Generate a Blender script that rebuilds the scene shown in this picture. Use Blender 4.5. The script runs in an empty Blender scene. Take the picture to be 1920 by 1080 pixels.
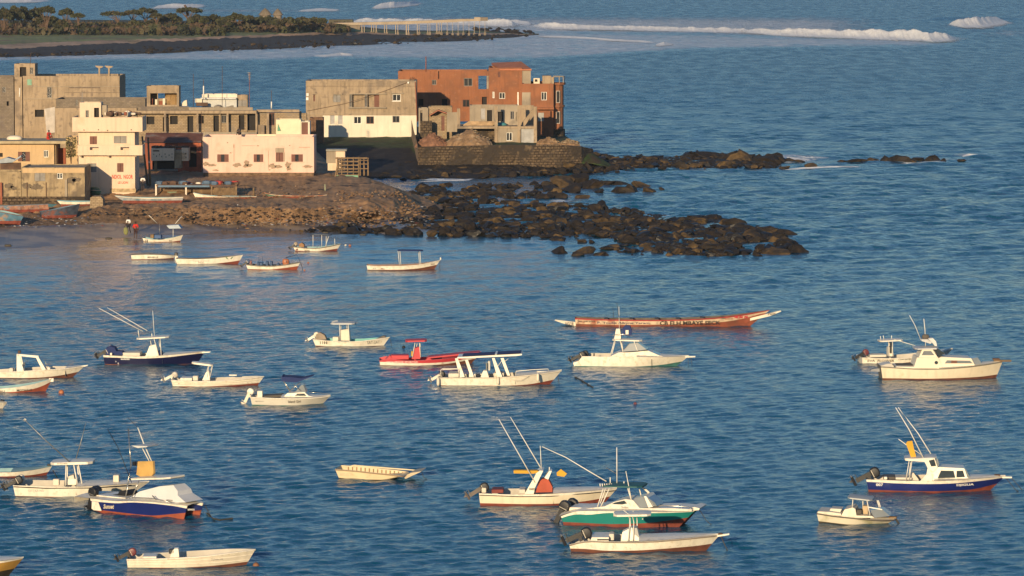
import bpy, math, random
import numpy as np
from mathutils import Vector, Matrix
R = math.radians
random.seed(7); rng = np.random.default_rng(7)
SC = bpy.context.scene
COL = SC.collection
# ---------------- camera ----------------
FPX, CH, HOR = 8000.0, 33.0, -136.0           # focal length in photo pixels, eye height (m), horizon row
YS = FPX / 5400.0                             # listed distances were measured for 5400
TH = math.atan((540 - HOR) / FPX)
cam_d = bpy.data.cameras.new('camera'); cam = bpy.data.objects.new('camera', cam_d); COL.objects.link(cam)
cam_d.sensor_width = 36; cam_d.lens = FPX / 1920 * 36; cam_d.clip_start = 1; cam_d.clip_end = 30000
cam.location = (0, 0, CH); cam.rotation_euler = (math.pi / 2 - TH, 0, 0)
SC.camera = cam
SC.render.resolution_x = 1920; SC.render.resolution_y = 1080
# ---------------- light ----------------
SUN_EL, SUN_AZ = 10.0, 13.5                    # elevation; azimuth to the left of straight behind the camera
sd = Vector((-math.sin(R(SUN_AZ)) * math.cos(R(SUN_EL)), -math.cos(R(SUN_AZ)) * math.cos(R(SUN_EL)), math.sin(R(SUN_EL))))
w = bpy.data.worlds.new('World'); SC.world = w; w.use_nodes = True
nt = w.node_tree; bg = nt.nodes['Background']
sky = nt.nodes.new('ShaderNodeTexSky'); sky.sky_type = 'NISHITA'; sky.sun_disc = False
sky.sun_elevation = R(SUN_EL); sky.sun_rotation = R(180 + SUN_AZ); sky.dust_density = 0.3; sky.ozone_density = 4.6; sky.air_density = 1.1
nt.links.new(sky.outputs[0], bg.inputs[0]); bg.inputs[1].default_value = 0.122
sl = bpy.data.lights.new('sun', 'SUN'); sl.energy = 5.0; sl.angle = R(0.5); sl.color = (1.0, 0.77, 0.47)
so = bpy.data.objects.new('sun', sl); COL.objects.link(so); so.rotation_euler = sd.to_track_quat('Z', 'Y').to_euler(); so.location = sd * 300
SC.view_settings.view_transform = 'Standard'; SC.view_settings.look = 'None'; SC.view_settings.exposure = 0.12
SC.view_settings.gamma = 1.0
SC.render.engine = 'CYCLES'
SC.cycles.max_bounces = 6; SC.cycles.glossy_bounces = 3; SC.cycles.diffuse_bounces = 2; SC.cycles.transparent_max_bounces = 8

# ---------------- projection helpers: photo pixel -> place ----------------
def ray(px, py):
    u = (px - 960) / FPX; v = (540 - py) / FPX
    return Vector((u, v * math.sin(TH) + math.cos(TH), v * math.cos(TH) - math.sin(TH)))
def W(px, py, z=0.0):
    d = ray(px, py); return Vector((0, 0, CH)) + d * ((z - CH) / d.z)
def WY(px, py, Y):
    d = ray(px, py); return Vector((0, 0, CH)) + d * (Y / d.y)

# ---------------- objects ----------------
def tag(o, label=None, cat=None, group=None, kind=None):
    if label: o['label'] = label
    if cat: o['category'] = cat
    if group: o['group'] = group
    if kind: o['kind'] = kind
    return o
def smooth(me, on=True):
    me.polygons.foreach_set('use_smooth', [on] * len(me.polygons))
class MB:
    def __init__(s): s.v = []; s.f = []; s.m = []
    def add(s, vs, fs, m=0):
        n = len(s.v); s.v += [tuple(v) for v in vs]; s.f += [tuple(i + n for i in f) for f in fs]; s.m += [m] * len(fs); return s
    def quad(s, a, b, c, d, m=0): return s.add((a, b, c, d), ((0, 1, 2, 3),), m)
    def box(s, x0, x1, y0, y1, z0, z1, m=0):
        if x0 > x1: x0, x1 = x1, x0
        if y0 > y1: y0, y1 = y1, y0
        if z0 > z1: z0, z1 = z1, z0
        return s.add([(x0, y0, z0), (x1, y0, z0), (x1, y1, z0), (x0, y1, z0), (x0, y0, z1), (x1, y0, z1), (x1, y1, z1), (x0, y1, z1)],
                     [(0, 3, 2, 1), (4, 5, 6, 7), (0, 1, 5, 4), (1, 2, 6, 5), (2, 3, 7, 6), (3, 0, 4, 7)], m)
    def prism(s, poly, y0, y1, m=0, taper=None):
        """poly: (x,z) outline, extruded along y from y0 to y1; taper narrows points above by (z)->inset"""
        n = len(poly); t = taper or (lambda x, z: 0)
        a = [(x, y0 + t(x, z), z) for x, z in poly]; b = [(x, y1 - t(x, z), z) for x, z in poly]
        ar = sum(poly[i][0] * poly[(i + 1) % n][1] - poly[(i + 1) % n][0] * poly[i][1] for i in range(n))
        fr = tuple(range(n)); fb = tuple(range(2 * n - 1, n - 1, -1))
        fs = [fr, fb] + [(i, n + i, n + (i + 1) % n, (i + 1) % n) for i in range(n)]
        if ar < 0: fs = [tuple(reversed(f)) for f in fs]
        return s.add(a + b, fs, m)
    def tube(s, pts, r, seg=6, m=0, r1=None):
        pts = [Vector(p) for p in pts]; n = len(pts); vs = []
        for i, p in enumerate(pts):
            d = (pts[min(i + 1, n - 1)] - pts[max(i - 1, 0)]).normalized()
            a = d.cross(Vector((0, 0, 1)));
            if a.length < .05: a = d.cross(Vector((0, 1, 0)))
            a.normalize(); b = d.cross(a); rr = r if r1 is None else r + (r1 - r) * i / (n - 1)
            vs += [p + (a * math.cos(6.2832 * k / seg) + b * math.sin(6.2832 * k / seg)) * rr for k in range(seg)]
        fs = [(i * seg + k, i * seg + (k + 1) % seg, (i + 1) * seg + (k + 1) % seg, (i + 1) * seg + k) for i in range(n - 1) for k in range(seg)]
        fs += [tuple(range(seg - 1, -1, -1)), tuple(range((n - 1) * seg, n * seg))]
        return s.add(vs, fs, m)
    def blob(s, c, r, e=2.6, nu=12, nv=8, m=0, rot=None):
        """super-ellipsoid, e=2 ball .. e=6 rounded box"""
        vs = []; c = Vector(c)
        f = lambda q: math.copysign(abs(q) ** (2.0 / e), q)
        for j in range(nv + 1):
            ph = -math.pi / 2 + math.pi * j / nv
            for i in range(nu):
                th = 6.28318 * i / nu
                p = Vector((r[0] * f(math.cos(ph)) * f(math.cos(th)), r[1] * f(math.cos(ph)) * f(math.sin(th)), r[2] * f(math.sin(ph))))
                vs.append(c + (rot @ p if rot else p))
        fs = [(j * nu + i, j * nu + (i + 1) % nu, (j + 1) * nu + (i + 1) % nu, (j + 1) * nu + i) for j in range(nv) for i in range(nu)]
        return s.add(vs, fs, m)
    def lathe(s, c, prof, seg=12, m=0):
        vs = [(c[0] + r * math.cos(6.28318 * k / seg), c[1] + r * math.sin(6.28318 * k / seg), c[2] + z) for r, z in prof for k in range(seg)]
        n = len(prof); fs = [(i * seg + k, i * seg + (k + 1) % seg, (i + 1) * seg + (k + 1) % seg, (i + 1) * seg + k) for i in range(n - 1) for k in range(seg)]
        return s.add(vs, fs, m)
    def build(s, name, mats, parent=None, sm=False, M=None):
        me = bpy.data.meshes.new(name); me.from_pydata(s.v, [], s.f)
        if not isinstance(mats, (list, tuple)): mats = [mats]
        for q in mats: me.materials.append(q)
        me.polygons.foreach_set('material_index', s.m); smooth(me, sm); me.update()
        o = bpy.data.objects.new(name, me); COL.objects.link(o)
        if parent: o.parent = parent
        if M: o.matrix_local = M
        return o
def empty(name, loc, rz=0.0):
    o = bpy.data.objects.new(name, None); o.empty_display_size = .5; COL.objects.link(o); o.location = loc; o.rotation_euler = (0, 0, rz); return o

# ---------------- materials ----------------
_mc = {}
def mat(name, col, rough=.6, var=.15, sc=1.5, bump=0.0, bsc=8.0, metal=0.0, stain=None, stv=.5, spec=.4, streak=0.0, brick=None, emit=None, alpha=None):
    """procedural paint / plaster / stone: base colour with broad noise, optional stain patches, vertical streaks, block courses"""
    if name in _mc: return _mc[name]
    m = bpy.data.materials.new(name); m.use_nodes = True; N = m.node_tree.nodes; L = m.node_tree.links
    b = N['Principled BSDF']; b.inputs['Roughness'].default_value = rough; b.inputs['Metallic'].default_value = metal
    b.inputs['Specular IOR Level'].default_value = spec
    tc = N.new('ShaderNodeTexCoord')
    def noise(s, det=4, vec=None, stretch=None):
        n = N.new('ShaderNodeTexNoise'); n.inputs['Scale'].default_value = s; n.inputs['Detail'].default_value = det
        src = vec or tc.outputs['Object']
        if stretch:
            mp = N.new('ShaderNodeMapping'); mp.inputs['Scale'].default_value = stretch; L.new(src, mp.inputs[0]); src = mp.outputs[0]
        L.new(src, n.inputs['Vector']); return n.outputs[0]
    def ramp(f, a, c):
        r = N.new('ShaderNodeMapRange'); r.inputs[1].default_value = a; r.inputs[2].default_value = c; r.clamp = True; L.new(f, r.inputs[0]); return r.outputs[0]
    def mix(f, A, B, bt='MIX'):
        x = N.new('ShaderNodeMix'); x.data_type = 'RGBA'; x.blend_type = bt
        if isinstance(f, (int, float)): x.inputs[0].default_value = f
        else: L.new(f, x.inputs[0])
        for i, q in ((6, A), (7, B)):
            if isinstance(q, (tuple, list)): x.inputs[i].default_value = (*q[:3], 1)
            else: L.new(q, x.inputs[i])
        return x.outputs[2]
    c = tuple(col)
    lo = tuple(max(0, q * (1 - var)) for q in c); hi = tuple(min(1, q * (1 + var)) for q in c)
    out = mix(ramp(noise(sc, 5), .32, .68), lo, hi)
    if brick:
        bt = N.new('ShaderNodeTexBrick'); bt.inputs['Scale'].default_value = 1.0
        bt.inputs['Brick Width'].default_value = brick[0]; bt.inputs['Row Height'].default_value = brick[1]; bt.inputs['Mortar Size'].default_value = brick[2]
        bt.inputs['Color1'].default_value = (1, 1, 1, 1); bt.inputs['Color2'].default_value = (.72, .72, .72, 1); bt.inputs['Mortar'].default_value = (*brick[3], 1)
        sp = N.new('ShaderNodeSeparateXYZ'); cb = N.new('ShaderNodeCombineXYZ'); ad = N.new('ShaderNodeMath'); L.new(tc.outputs['Object'], sp.inputs[0])
        L.new(sp.outputs[0], ad.inputs[0]); L.new(sp.outputs[1], ad.inputs[1]); L.new(ad.outputs[0], cb.inputs[0]); L.new(sp.outputs[2], cb.inputs[1]); L.new(cb.outputs[0], bt.inputs['Vector'])
        out = mix(1.0, out, bt.outputs[0], 'MULTIPLY')
    if stain:
        out = mix(ramp(noise(stain[1], 6), stain[2], stain[2] + .12), out, stain[0])
        if len(stain) > 3: out = mix(ramp(noise(stain[1] * 4, 6), .55, .75), out, stain[3])
    if streak:
        out = mix(ramp(noise(1.0, 5, stretch=(3.0, 3.0, .35)), .5, .75), out, tuple(q * (1 - streak) for q in c))
    L.new(out, b.inputs['Base Color'])
    if bump:
        bp = N.new('ShaderNodeBump'); bp.inputs['Strength'].default_value = bump; bp.inputs['Distance'].default_value = .05
        L.new(noise(bsc, 6), bp.inputs['Height']); L.new(bp.outputs[0], b.inputs['Normal'])
    if emit: b.inputs['Emission Color'].default_value = (*emit, 1); b.inputs['Emission Strength'].default_value = 1
    if alpha is not None: b.inputs['Alpha'].default_value = alpha
    _mc[name] = m; return m
def srgb(r, g, b):
    f = lambda c: (c / 255 / 12.92) if c <= 10 else ((c / 255 + .055) / 1.055) ** 2.4
    return (f(r), f(g), f(b))
# ================= numpy helpers =================
def _hash(ix, iy, s):
    h = (ix * 374761393 + iy * 668265263 + s * 1274126177) & 0xffffffff
    h = ((h ^ (h >> 13)) * 1274126177) & 0xffffffff
    return ((h ^ (h >> 16)) & 0xffff) / 65535.0
def vnoise(x, y, s=0):
    ix = np.floor(x).astype(np.int64); iy = np.floor(y).astype(np.int64); fx = x - ix; fy = y - iy
    fx = fx * fx * (3 - 2 * fx); fy = fy * fy * (3 - 2 * fy)
    a = _hash(ix, iy, s); b = _hash(ix + 1, iy, s); c = _hash(ix, iy + 1, s); d = _hash(ix + 1, iy + 1, s)
    return (a + (b - a) * fx) * (1 - fy) + (c + (d - c) * fx) * fy
def fbm(x, y, s=0, o=4):
    t = 0; a = .5; n = 0
    for k in range(o): t = t + a * vnoise(x * 2 ** k + 17.3 * k, y * 2 ** k - 9.1 * k, s + k); n += a; a *= .55
    return t / n
def raynp(px, py):
    u = (px - 960) / FPX; v = (540 - py) / FPX
    return u, v * math.sin(TH) + math.cos(TH), v * math.cos(TH) - math.sin(TH)
def Wnp(px, py, z):
    dx, dy, dz = raynp(px, py); t = (z - CH) / dz; return dx * t, dy * t
def grid_mesh(name, X, Y, Z, mats, mi=None, sm=True, attrs=None):
    r, c = X.shape; me = bpy.data.meshes.new(name)
    co = np.stack([X, Y, Z], -1).reshape(-1, 3).astype(np.float32)
    i = np.arange(r * c).reshape(r, c); q = np.stack([i[:-1, :-1], i[:-1, 1:], i[1:, 1:], i[1:, :-1]], -1).reshape(-1, 4)
    me.vertices.add(len(co)); me.vertices.foreach_set('co', co.ravel())
    me.loops.add(q.size); me.loops.foreach_set('vertex_index', q.ravel().astype(np.int32))
    me.polygons.add(len(q)); me.polygons.foreach_set('loop_start', np.arange(0, q.size, 4, dtype=np.int32)); me.polygons.foreach_set('loop_total', np.full(len(q), 4, np.int32))
    for m in mats: me.materials.append(m)
    if mi is not None: me.polygons.foreach_set('material_index', mi.ravel().astype(np.int32))
    me.polygons.foreach_set('use_smooth', np.full(len(q), sm))
    for k, a in (attrs or {}).items():
        at = me.attributes.new(k, 'FLOAT', 'POINT'); at.data.foreach_set('value', a.ravel().astype(np.float32))
    me.update(calc_edges=True); me.validate()
    o = bpy.data.objects.new(name, me); COL.objects.link(o); return o
def inpoly(px, py, poly):
    r = np.zeros(np.shape(px), bool); n = len(poly); j = n - 1
    for i in range(n):
        xi, yi = poly[i]; xj, yj = poly[j]
        if yi != yj: r ^= ((yi > py) != (yj > py)) & (px < (xj - xi) * (py - yi) / (yj - yi) + xi)
        j = i
    return r
def lerp_line(pts, x):
    return np.interp(x, [p[0] for p in pts], [p[1] for p in pts])
sst = lambda e0, e1, x: (lambda t: t * t * (3 - 2 * t))(np.clip((x - e0) / (e1 - e0), 0, 1))

# ================= water =================
def water_mat():
    m = bpy.data.materials.new('sea_water'); m.use_nodes = True; N = m.node_tree.nodes; L = m.node_tree.links; b = N['Principled BSDF']
    tc = N.new('ShaderNodeTexCoord')
    def noise(s, det, stretch=(1, 1, 1)):
        mp = N.new('ShaderNodeMapping'); mp.inputs['Scale'].default_value = stretch; L.new(tc.outputs['Object'], mp.inputs[0])
        n = N.new('ShaderNodeTexNoise'); n.inputs['Scale'].default_value = s; n.inputs['Detail'].default_value = det; L.new(mp.outputs[0], n.inputs['Vector']); return n.outputs[0]
    def mr(f, a, c, lo=0, hi=1):
        r = N.new('ShaderNodeMapRange'); r.inputs[1].default_value = a; r.inputs[2].default_value = c; r.inputs[3].default_value = lo; r.inputs[4].default_value = hi; L.new(f, r.inputs[0]); return r.outputs[0]
    def attr(k):
        a = N.new('ShaderNodeAttribute'); a.attribute_name = k; return a.outputs['Fac']
    def mth(op, a, c):
        x = N.new('ShaderNodeMath'); x.operation = op
        for i, q in enumerate((a, c)):
            if isinstance(q, (int, float)): x.inputs[i].default_value = q
            else: L.new(q, x.inputs[i])
        return x.outputs[0]
    foam = attr('foam'); shal = attr('shallow'); calm = attr('calm')
    fn = noise(.55, 8, (.35, 1.0, 1)); thr = mth('SUBTRACT', 1.0, foam)
    ff = mth('MULTIPLY', mr(mth('SUBTRACT', mr(fn, .25, .75), thr), -.12, .22), mr(foam, 0.02, .2))
    c1 = N.new('ShaderNodeMix'); c1.data_type = 'RGBA'; c1.inputs[6].default_value = (.003, .074, .138, 1); c1.inputs[7].default_value = (.22, .155, .10, 1); L.new(shal, c1.inputs[0])
    c2 = N.new('ShaderNodeMix'); c2.data_type = 'RGBA'; c2.inputs[7].default_value = (.75, .78, .8, 1); L.new(c1.outputs[2], c2.inputs[6]); L.new(ff, c2.inputs[0])
    L.new(c2.outputs[2], b.inputs['Base Color'])
    L.new(mth('ADD', mth('ADD', mr(ff, 0, 1, .09, .6), attr('sub')), mth('MULTIPLY', mth('MULTIPLY', mr(noise(.30, 4, (1.0, .25, 1)), .38, .66), attr('sub')), .8)), b.inputs['Roughness'])
    b.inputs['IOR'].default_value = 1.33; b.inputs['Specular IOR Level'].default_value = .5
    h = mth('ADD', mth('ADD', mth('MULTIPLY', noise(2.3, 4, (.8, 1, 1)), .75), mth('MULTIPLY', noise(6.5, 4, (.8, 1, 1)), .32)), mth('MULTIPLY', mth('ADD', mth('MULTIPLY', noise(1.3, 4, (1.0, .5, 1)), 4.0), mth('MULTIPLY', noise(.95, 6, (1.0, .30, 1)), 8.0)), attr('grain')))
    bp = N.new('ShaderNodeBump'); bp.inputs['Distance'].default_value = .12; L.new(h, bp.inputs['Height'])
    L.new(mr(calm, 0, 1, 1.0, .5), bp.inputs['Strength']); L.new(bp.outputs[0], b.inputs['Normal'])
    return m
def build_water():
    # rows/cols follow the view so that cell size grows with distance; the sheet itself is flat sea with real waves
    pyr = np.concatenate([np.linspace(2600, 1160, 60)[:-1], np.arange(1160, 480, -.72), np.arange(480, 60, -.5), np.linspace(60, -40, 90), np.linspace(-42, -130, 30)])
    pxc = np.concatenate([np.linspace(-2500, -260, 30)[:-1], np.arange(-260, 2181, 5.5), np.linspace(2200, 4500, 30)])
    PX, PY = np.meshgrid(pxc, pyr)
    X, Y = Wnp(PX, PY, 0.0)
    sy = np.abs(CH * FPX / (PY - HOR) ** 2) * .72; sx = np.abs(np.gradient(X, axis=1)); sp = np.maximum(sx, sy * .8)
    # masks
    fo = np.zeros_like(X)
    A1 = sst(-12, 6, PY - lerp_line([(-300, 104), (0, 104), (320, 98), (640, 84), (900, 74), (1000, 60), (1800, 78), (1900, 84)], PX)) * \
         sst(6, -4, PY - lerp_line([(-300, 112), (0, 113), (250, 111), (480, 112), (600, 107), (1000, 109), (1100, 103), (1260, 92), (1520, 86), (1800, 84), (1850, 78)], PX)) * sst(1850, 1700, PX)
    fo = np.maximum(fo, A1 * .63)
    A2 = sst(20, 45, PY) * sst(72, 55, PY) * sst(560, 700, PX) * sst(1750, 1500, PX); fo = np.maximum(fo, A2 * .68)
    def blobm(cx, cy, rx, ry, a):
        nonlocal fo
        d = ((PX - cx) / rx) ** 2 + ((PY - cy) / ry) ** 2; fo = np.maximum(fo, a * np.exp(-d))
    blobm(625, 103, 45, 3, .85); blobm(760, 98, 110, 3.5, .62); blobm(1250, 82, 40, 5, .8); blobm(340, 12, 60, 6, .55); blobm(750, 8, 60, 7, .5)
    blobm(1830, 45, 60, 9, .55); blobm(1480, 62, 260, 6, .6); blobm(1900, 62, 80, 8, .4); blobm(1500, 300, 45, 6, .8); blobm(1475, 293, 28, 4, .8); blobm(1830, 291, 40, 3, .72)
    blobm(830, 337, 60, 3, .75); blobm(1048, 377, 22, 3.5, .85); blobm(1560, 311, 60, 2, .5); blobm(1245, 403, 18, 2.5, .7); blobm(1400, 318, 60, 2, .6)
    blobm(460, 20, 300, 4, .45); blobm(1700, 300, 120, 8, .5)
    sh = sst(-30, 6, lerp_line([(-300, 500), (0, 482), (150, 470), (300, 457), (420, 448), (560, 440), (650, 434)], PX) - PY) * .85 * sst(700, 600, PX) * sst(400, 420, PY)
    calm = sst(620, 470, PY) * sst(1300, 900, PX) * sst(420, 432, PY)
    calm = np.maximum(calm, sst(330, 345, PY) * sst(380, 365, PY) * sst(1250, 1000, PX) * .8)
    calm = np.maximum(calm, A1 * .7)
    # waves
    Z = np.zeros_like(X); r2 = np.random.default_rng(3)
    for k in range(96):
        lam = .29 * (2.1 / .29) ** (r2.random() ** 1.2); th = R(-66 + r2.normal(0, 34)); ph = r2.random() * 6.28
        kx = 2 * math.pi / lam * math.cos(th); ky = 2 * math.pi / lam * math.sin(th)
        amp = .0040 * lam ** .85
        fade = sst(2.0, 10.0, lam / sp) ** .7
        a = kx * X + ky * Y + ph
        Z += amp * fade * (np.sin(a) + .22 * np.cos(2 * a))
    outer = sst(300, 480, Y)
    for k in range(44):                                    # the outer bay carries a longer chop
        lam = 2.4 * (8.5 / 2.4) ** r2.random(); th = R(-70 + r2.normal(0, 30)); ph = r2.random() * 6.28
        a = 2 * math.pi / lam * (math.cos(th) * X + math.sin(th) * Y) + ph; Z += outer * .0040 * lam ** .9 * sst(2.0, 6.0, lam / sp) * (np.sin(a) + .25 * np.cos(2 * a))
    gust = .65 + .7 * fbm(X / 22, Y / 34, 5, 3)
    Z *= gust * (1 - .6 * calm) * 1.15
    rg_ = sst(.12, 1.9, sp) * .14
    far = sst(900, 1300, Y)
    Z += far * .25 * np.sin((Y * .97 + X * .12) / 42 * 6.28) * fbm(X / 60, Y / 60, 8)   # open sea swell
    # two low swells near the outer reef
    def swell(p0, p1, yb, hgt, wid):
        nonlocal Z
        x0 = (p0 - 960) / FPX; Yc = W(p0, yb).y; xc0, xc1 = W(p0, yb).x, W(p1, yb).x
        m = sst(xc0 - 4, xc0 + 4, X) * sst(xc1 + 4, xc1 - 4, X); Z = Z + hgt * m * np.exp(-((Y - Yc - 1.2 * np.sin(X / 9)) / wid) ** 2)
    swell(1400, 1560, 296, .28, 2.2); swell(1560, 1780, 292, .28, 2.2); swell(1800, 1960, 296, .34, 2.2); swell(1320, 1520, 281, .18, 2.2); swell(1740, 1960, 36, 1.0, 5)
    Z[PY < -40] = 0
    o = grid_mesh('water', X, Y, Z, [water_mat()], attrs={'foam': fo, 'shallow': sh, 'calm': calm, 'sub': rg_ * (1 - .7 * calm), 'grain': np.clip(sp * 1.7, 0, 1) * sst(.06, .3, sp) * (1 - .65 * calm)}); tag(o, kind='structure')
build_water()

# ================= terrain strips =================
def strip(name, cols, mats, bands, amp, dpx=5.0, sub=7, sc=1.0, seed=0, kind='structure', sm=True):
    """cols: (px, [(py, z) or (None, Y, z)...]); bands: material index per interval; amp: roughness per point row"""
    K = len(cols[0][1]); cx = np.array([c[0] for c in cols], float)
    YY = np.zeros((len(cols), K)); ZZ = np.zeros((len(cols), K))
    for i, (px, rows) in enumerate(cols):
        for j, r in enumerate(rows):
            if len(r) == 3: YY[i, j] = r[1] * YS; ZZ[i, j] = r[2]
            else: YY[i, j] = W(px, r[0], r[1]).y; ZZ[i, j] = r[1]
    pxs = np.arange(cx[0], cx[-1] + .1, dpx)
    Yc = np.stack([np.interp(pxs, cx, YY[:, j]) for j in range(K)]); Zc = np.stack([np.interp(pxs, cx, ZZ[:, j]) for j in range(K)])
    t = np.linspace(0, K - 1, (K - 1) * sub + 1); ii = np.minimum(t.astype(int), K - 2); f = (t - ii)[:, None]
    Yg = Yc[ii] * (1 - f) + Yc[ii + 1] * f; Zg = Zc[ii] * (1 - f) + Zc[ii + 1] * f
    am = np.interp(t, np.arange(K), amp)[:, None]
    Xg = (pxs[None, :] - 960) / (FPX * math.cos(TH)) * Yg * 1.0
    Yg = Yg + (fbm(Xg / (2.2 * sc), Yg / (9 * sc), seed + 5) - .5) * am * 2.5
    Zg = Zg + (fbm(Xg / (1.6 * sc), Yg / (1.6 * sc), seed) - .5) * am + (fbm(Xg / (.5 * sc), Yg / (.5 * sc), seed + 3, 3) - .5) * am * .5
    mi = np.repeat(np.array([bands[k] for k in ii[:-1]])[:, None], len(pxs) - 1, 1)
    o = grid_mesh(name, Xg, Yg, Zg, mats, mi, sm); tag(o, kind=kind); return o
WETSAND = mat('wet_sand', (.15, .125, .115), .4, .2, .4, stain=((.34, .25, .17), .25, .44), spec=.5, bump=.25, bsc=3)
BANK = mat('rubble_bank', (.20, .118, .064), .95, .4, .8, bump=.9, bsc=6, stain=((.25, .16, .09), .5, .55, (.08, .05, .03)))
SOIL = mat('dry_soil', (.38, .215, .105), .95, .3, .6, bump=.6, bsc=5, stain=((.075, .045, .026), .4, .55))
YARD = mat('house_yard', (.34, .21, .115), .95, .3, .4, bump=.4, bsc=5)
GREEN = mat('weedy_slope', (.035, .058, .014), .95, .5, .8, bump=.9, bsc=7, stain=((.05, .034, .02), .5, .52, (.02, .018, .012)))
ROCK = mat('dark_shore_rock', (.018, .012, .008), .8, .5, 1.1, bump=1.0, bsc=5, stain=((.075, .045, .018), .55, .60, (.010, .008, .007)))
ROCKG = mat('seaweed_rock', (.085, .052, .020), .85, .5, 1.5, bump=1.0, bsc=6, stain=((.03, .021, .014), .6, .5))
WETROCK = mat('wet_black_rock', (.012, .010, .009), .5, .5, 1.5, bump=1.0, bsc=6)
strip('headland', [
    (-120, [(500, -.5), (474, 0), (424, .8), (404, 1.3), (392, 1.6), (372, 2.3), (None, 380, 3.5), (None, 480, 3.5), (None, 500, -1)]),
    (0,   [(495, -.5), (468, 0), (424, .8), (404, 1.3), (392, 1.6), (372, 2.3), (None, 380, 3.5), (None, 480, 3.5), (None, 500, -1)]),
    (150, [(480, -.5), (456, 0), (421, .8), (400, 1.5), (385, 1.9), (366, 2.4), (None, 380, 3.5), (None, 440, 3.5), (None, 455, -1)]),
    (190, [(470, -.5), (448, 0), (418, .8), (390, 2.1), (379, 2.0), (360, 2.6), (None, 380, 3.5), (None, 440, 3.5), (None, 455, -1)]),
    (340, [(455, -.4), (438, 0), (422, .5), (391, 2.1), (378, 2.05), (352, 3.0), (None, 378, 3.5), (None, 430, 3.4), (None, 445, -1)]),
    (450, [(446, -.4), (433, 0), (418, .5), (391, 2.1), (377, 2.05), (336, 3.2), (None, 378, 3.5), (None, 430, 3.4), (None, 445, -1)]),
    (560, [(446, -.4), (433, 0), (416, .6), (391, 2.1), (376, 2.05), (334, 3.2), (None, 374, 3.4), (None, 430, 3.3), (None, 445, -1)]),
    (640, [(448, -.4), (434, 0), (413, .6), (392, 1.7), (374, 2.3), (334, 3.2), (None, 358, 3.0), (None, 372, .4), (None, 376, -1)]),
    (690, [(450, -.4), (436, 0), (410, .5), (397, 1.6), (374, 2.5), (335, 3.1), (None, 352, 2.4), (None, 362, .2), (None, 366, -1)]),
    (740, [(452, -.4), (438, 0), (414, .4), (398, 1.1), (376, 2.1), (352, 2.5), (None, 348, 1.6), (None, 356, 0), (None, 360, -1)]),
    (790, [(452, -.4), (440, 0), (414, .3), (400, .4), (384, .7), (368, 1.0), (None, 342, .7), (None, 350, -.2), (None, 356, -1)]),
    (830, [(452, -.4), (442, -.1), (420, 0), (410, 0), (398, .1), (385, .1), (None, 340, 0), (None, 348, -.4), (None, 352, -1)]),
], [WETSAND, BANK, SOIL, YARD], [0, 0, 1, 2, 2, 3, 3, 3], [.05, .03, .30, .8, .45, .5, .4, .2, 0], dpx=2.5, sub=14, sc=.7, seed=11)
strip('far_headland', [
    (560,  [(345, -.5), (338, 0), (325, .9), (300, 1.6), (None, 398, 2.6), (258, 3.1), (None, 425, 3.4), (None, 436, 2), (None, 440, -1)]),
    (690,  [(345, -.5), (337, 0), (322, .9), (300, 1.6), (None, 398, 2.6), (257, 3.1), (None, 425, 3.4), (None, 436, 2), (None, 440, -1)]),
    (770,  [(345, -.5), (336, 0), (316, .9), (300, 1.5), (None, 398, 2.6), (None, 408, 3.1), (None, 425, 3.4), (None, 436, 2), (None, 440, -1)]),
    (790,  [(345, -.5), (336, 0), (314, .9), (303, 1.4), (None, 389.5, 1.4), (None, 390.5, 3.4), (None, 425, 3.8), (None, 436, 2), (None, 440, -1)]),
    (950,  [(341, -.5), (333, 0), (316, .8), (304, 1.3), (None, 389.5, 1.3), (None, 390.5, 3.5), (None, 425, 3.8), (None, 436, 2), (None, 440, -1)]),
    (1060, [(332, -.5), (325, 0), (312, .7), (302, 1.2), (None, 389.5, 1.3), (None, 390.5, 3.4), (None, 410, 3.4), (None, 418, 1), (None, 422, -1)]),
    (1108, [(328, -.5), (321, 0), (312, .6), (302, 1.0), (None, 390, 1.1), (None, 392, 2.4), (None, 396, 2.0), (None, 400, .6), (None, 404, -1)]),
    (1150, [(328, -.5), (321, 0), (314, .3), (306, .5), (None, 390, .4), (None, 392, .5), (None, 396, .3), (None, 400, 0), (None, 404, -1)]),
], [ROCK, GREEN, SOIL], [0, 0, 0, 0, 1, 1, 2, 2], [.1, .2, .6, .5, .3, .25, .1, .1, 0], sub=8, seed=31)
def reef(name, cols, h, seed):
    """cols: px, lower py, upper py -> low rough shelf just above the water"""
    return strip(name, [(px, [(a + 3, -.5), (a, -.05), (a - (a - b) * .3, h), (a - (a - b) * .65, h * .9), (b, -.05), (b - 2, -.5)]) for px, a, b in cols], [ROCK], [0] * 5, [.3, .5, 1.1, 1.1, .5, .2], dpx=3, sub=10, sc=1.3, seed=seed, sm=False)
reef('reef_shelf', [(590, 432, 405), (660, 436, 400), (760, 439, 385), (860, 442, 374), (1000, 444, 382), (1100, 443, 383), (1150, 446, 389), (1260, 470, 406), (1330, 480, 408), (1400, 480, 418), (1470, 470, 430), (1500, 468, 462)], .06, 41)
reef('outer_reef_shelf', [(1100, 322, 294), (1200, 317, 294), (1300, 316, 291), (1400, 315, 290), (1465, 314, 293)], .1, 51)
GSTR = [mat('pebble_shore', (.028, .022, .022), .9, .4, .2, bump=.6, bsc=1), mat('shore_tan', (.42, .28, .19), .95, .3, .15, stain=((.14, .12, .06), .12, .55)),
        mat('island_grass', (.19, .21, .075), .95, .3, .1, stain=((.20, .14, .08), .08, .55)), mat('island_scrub', (.045, .042, .022), .95, .5, .1)]
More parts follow.
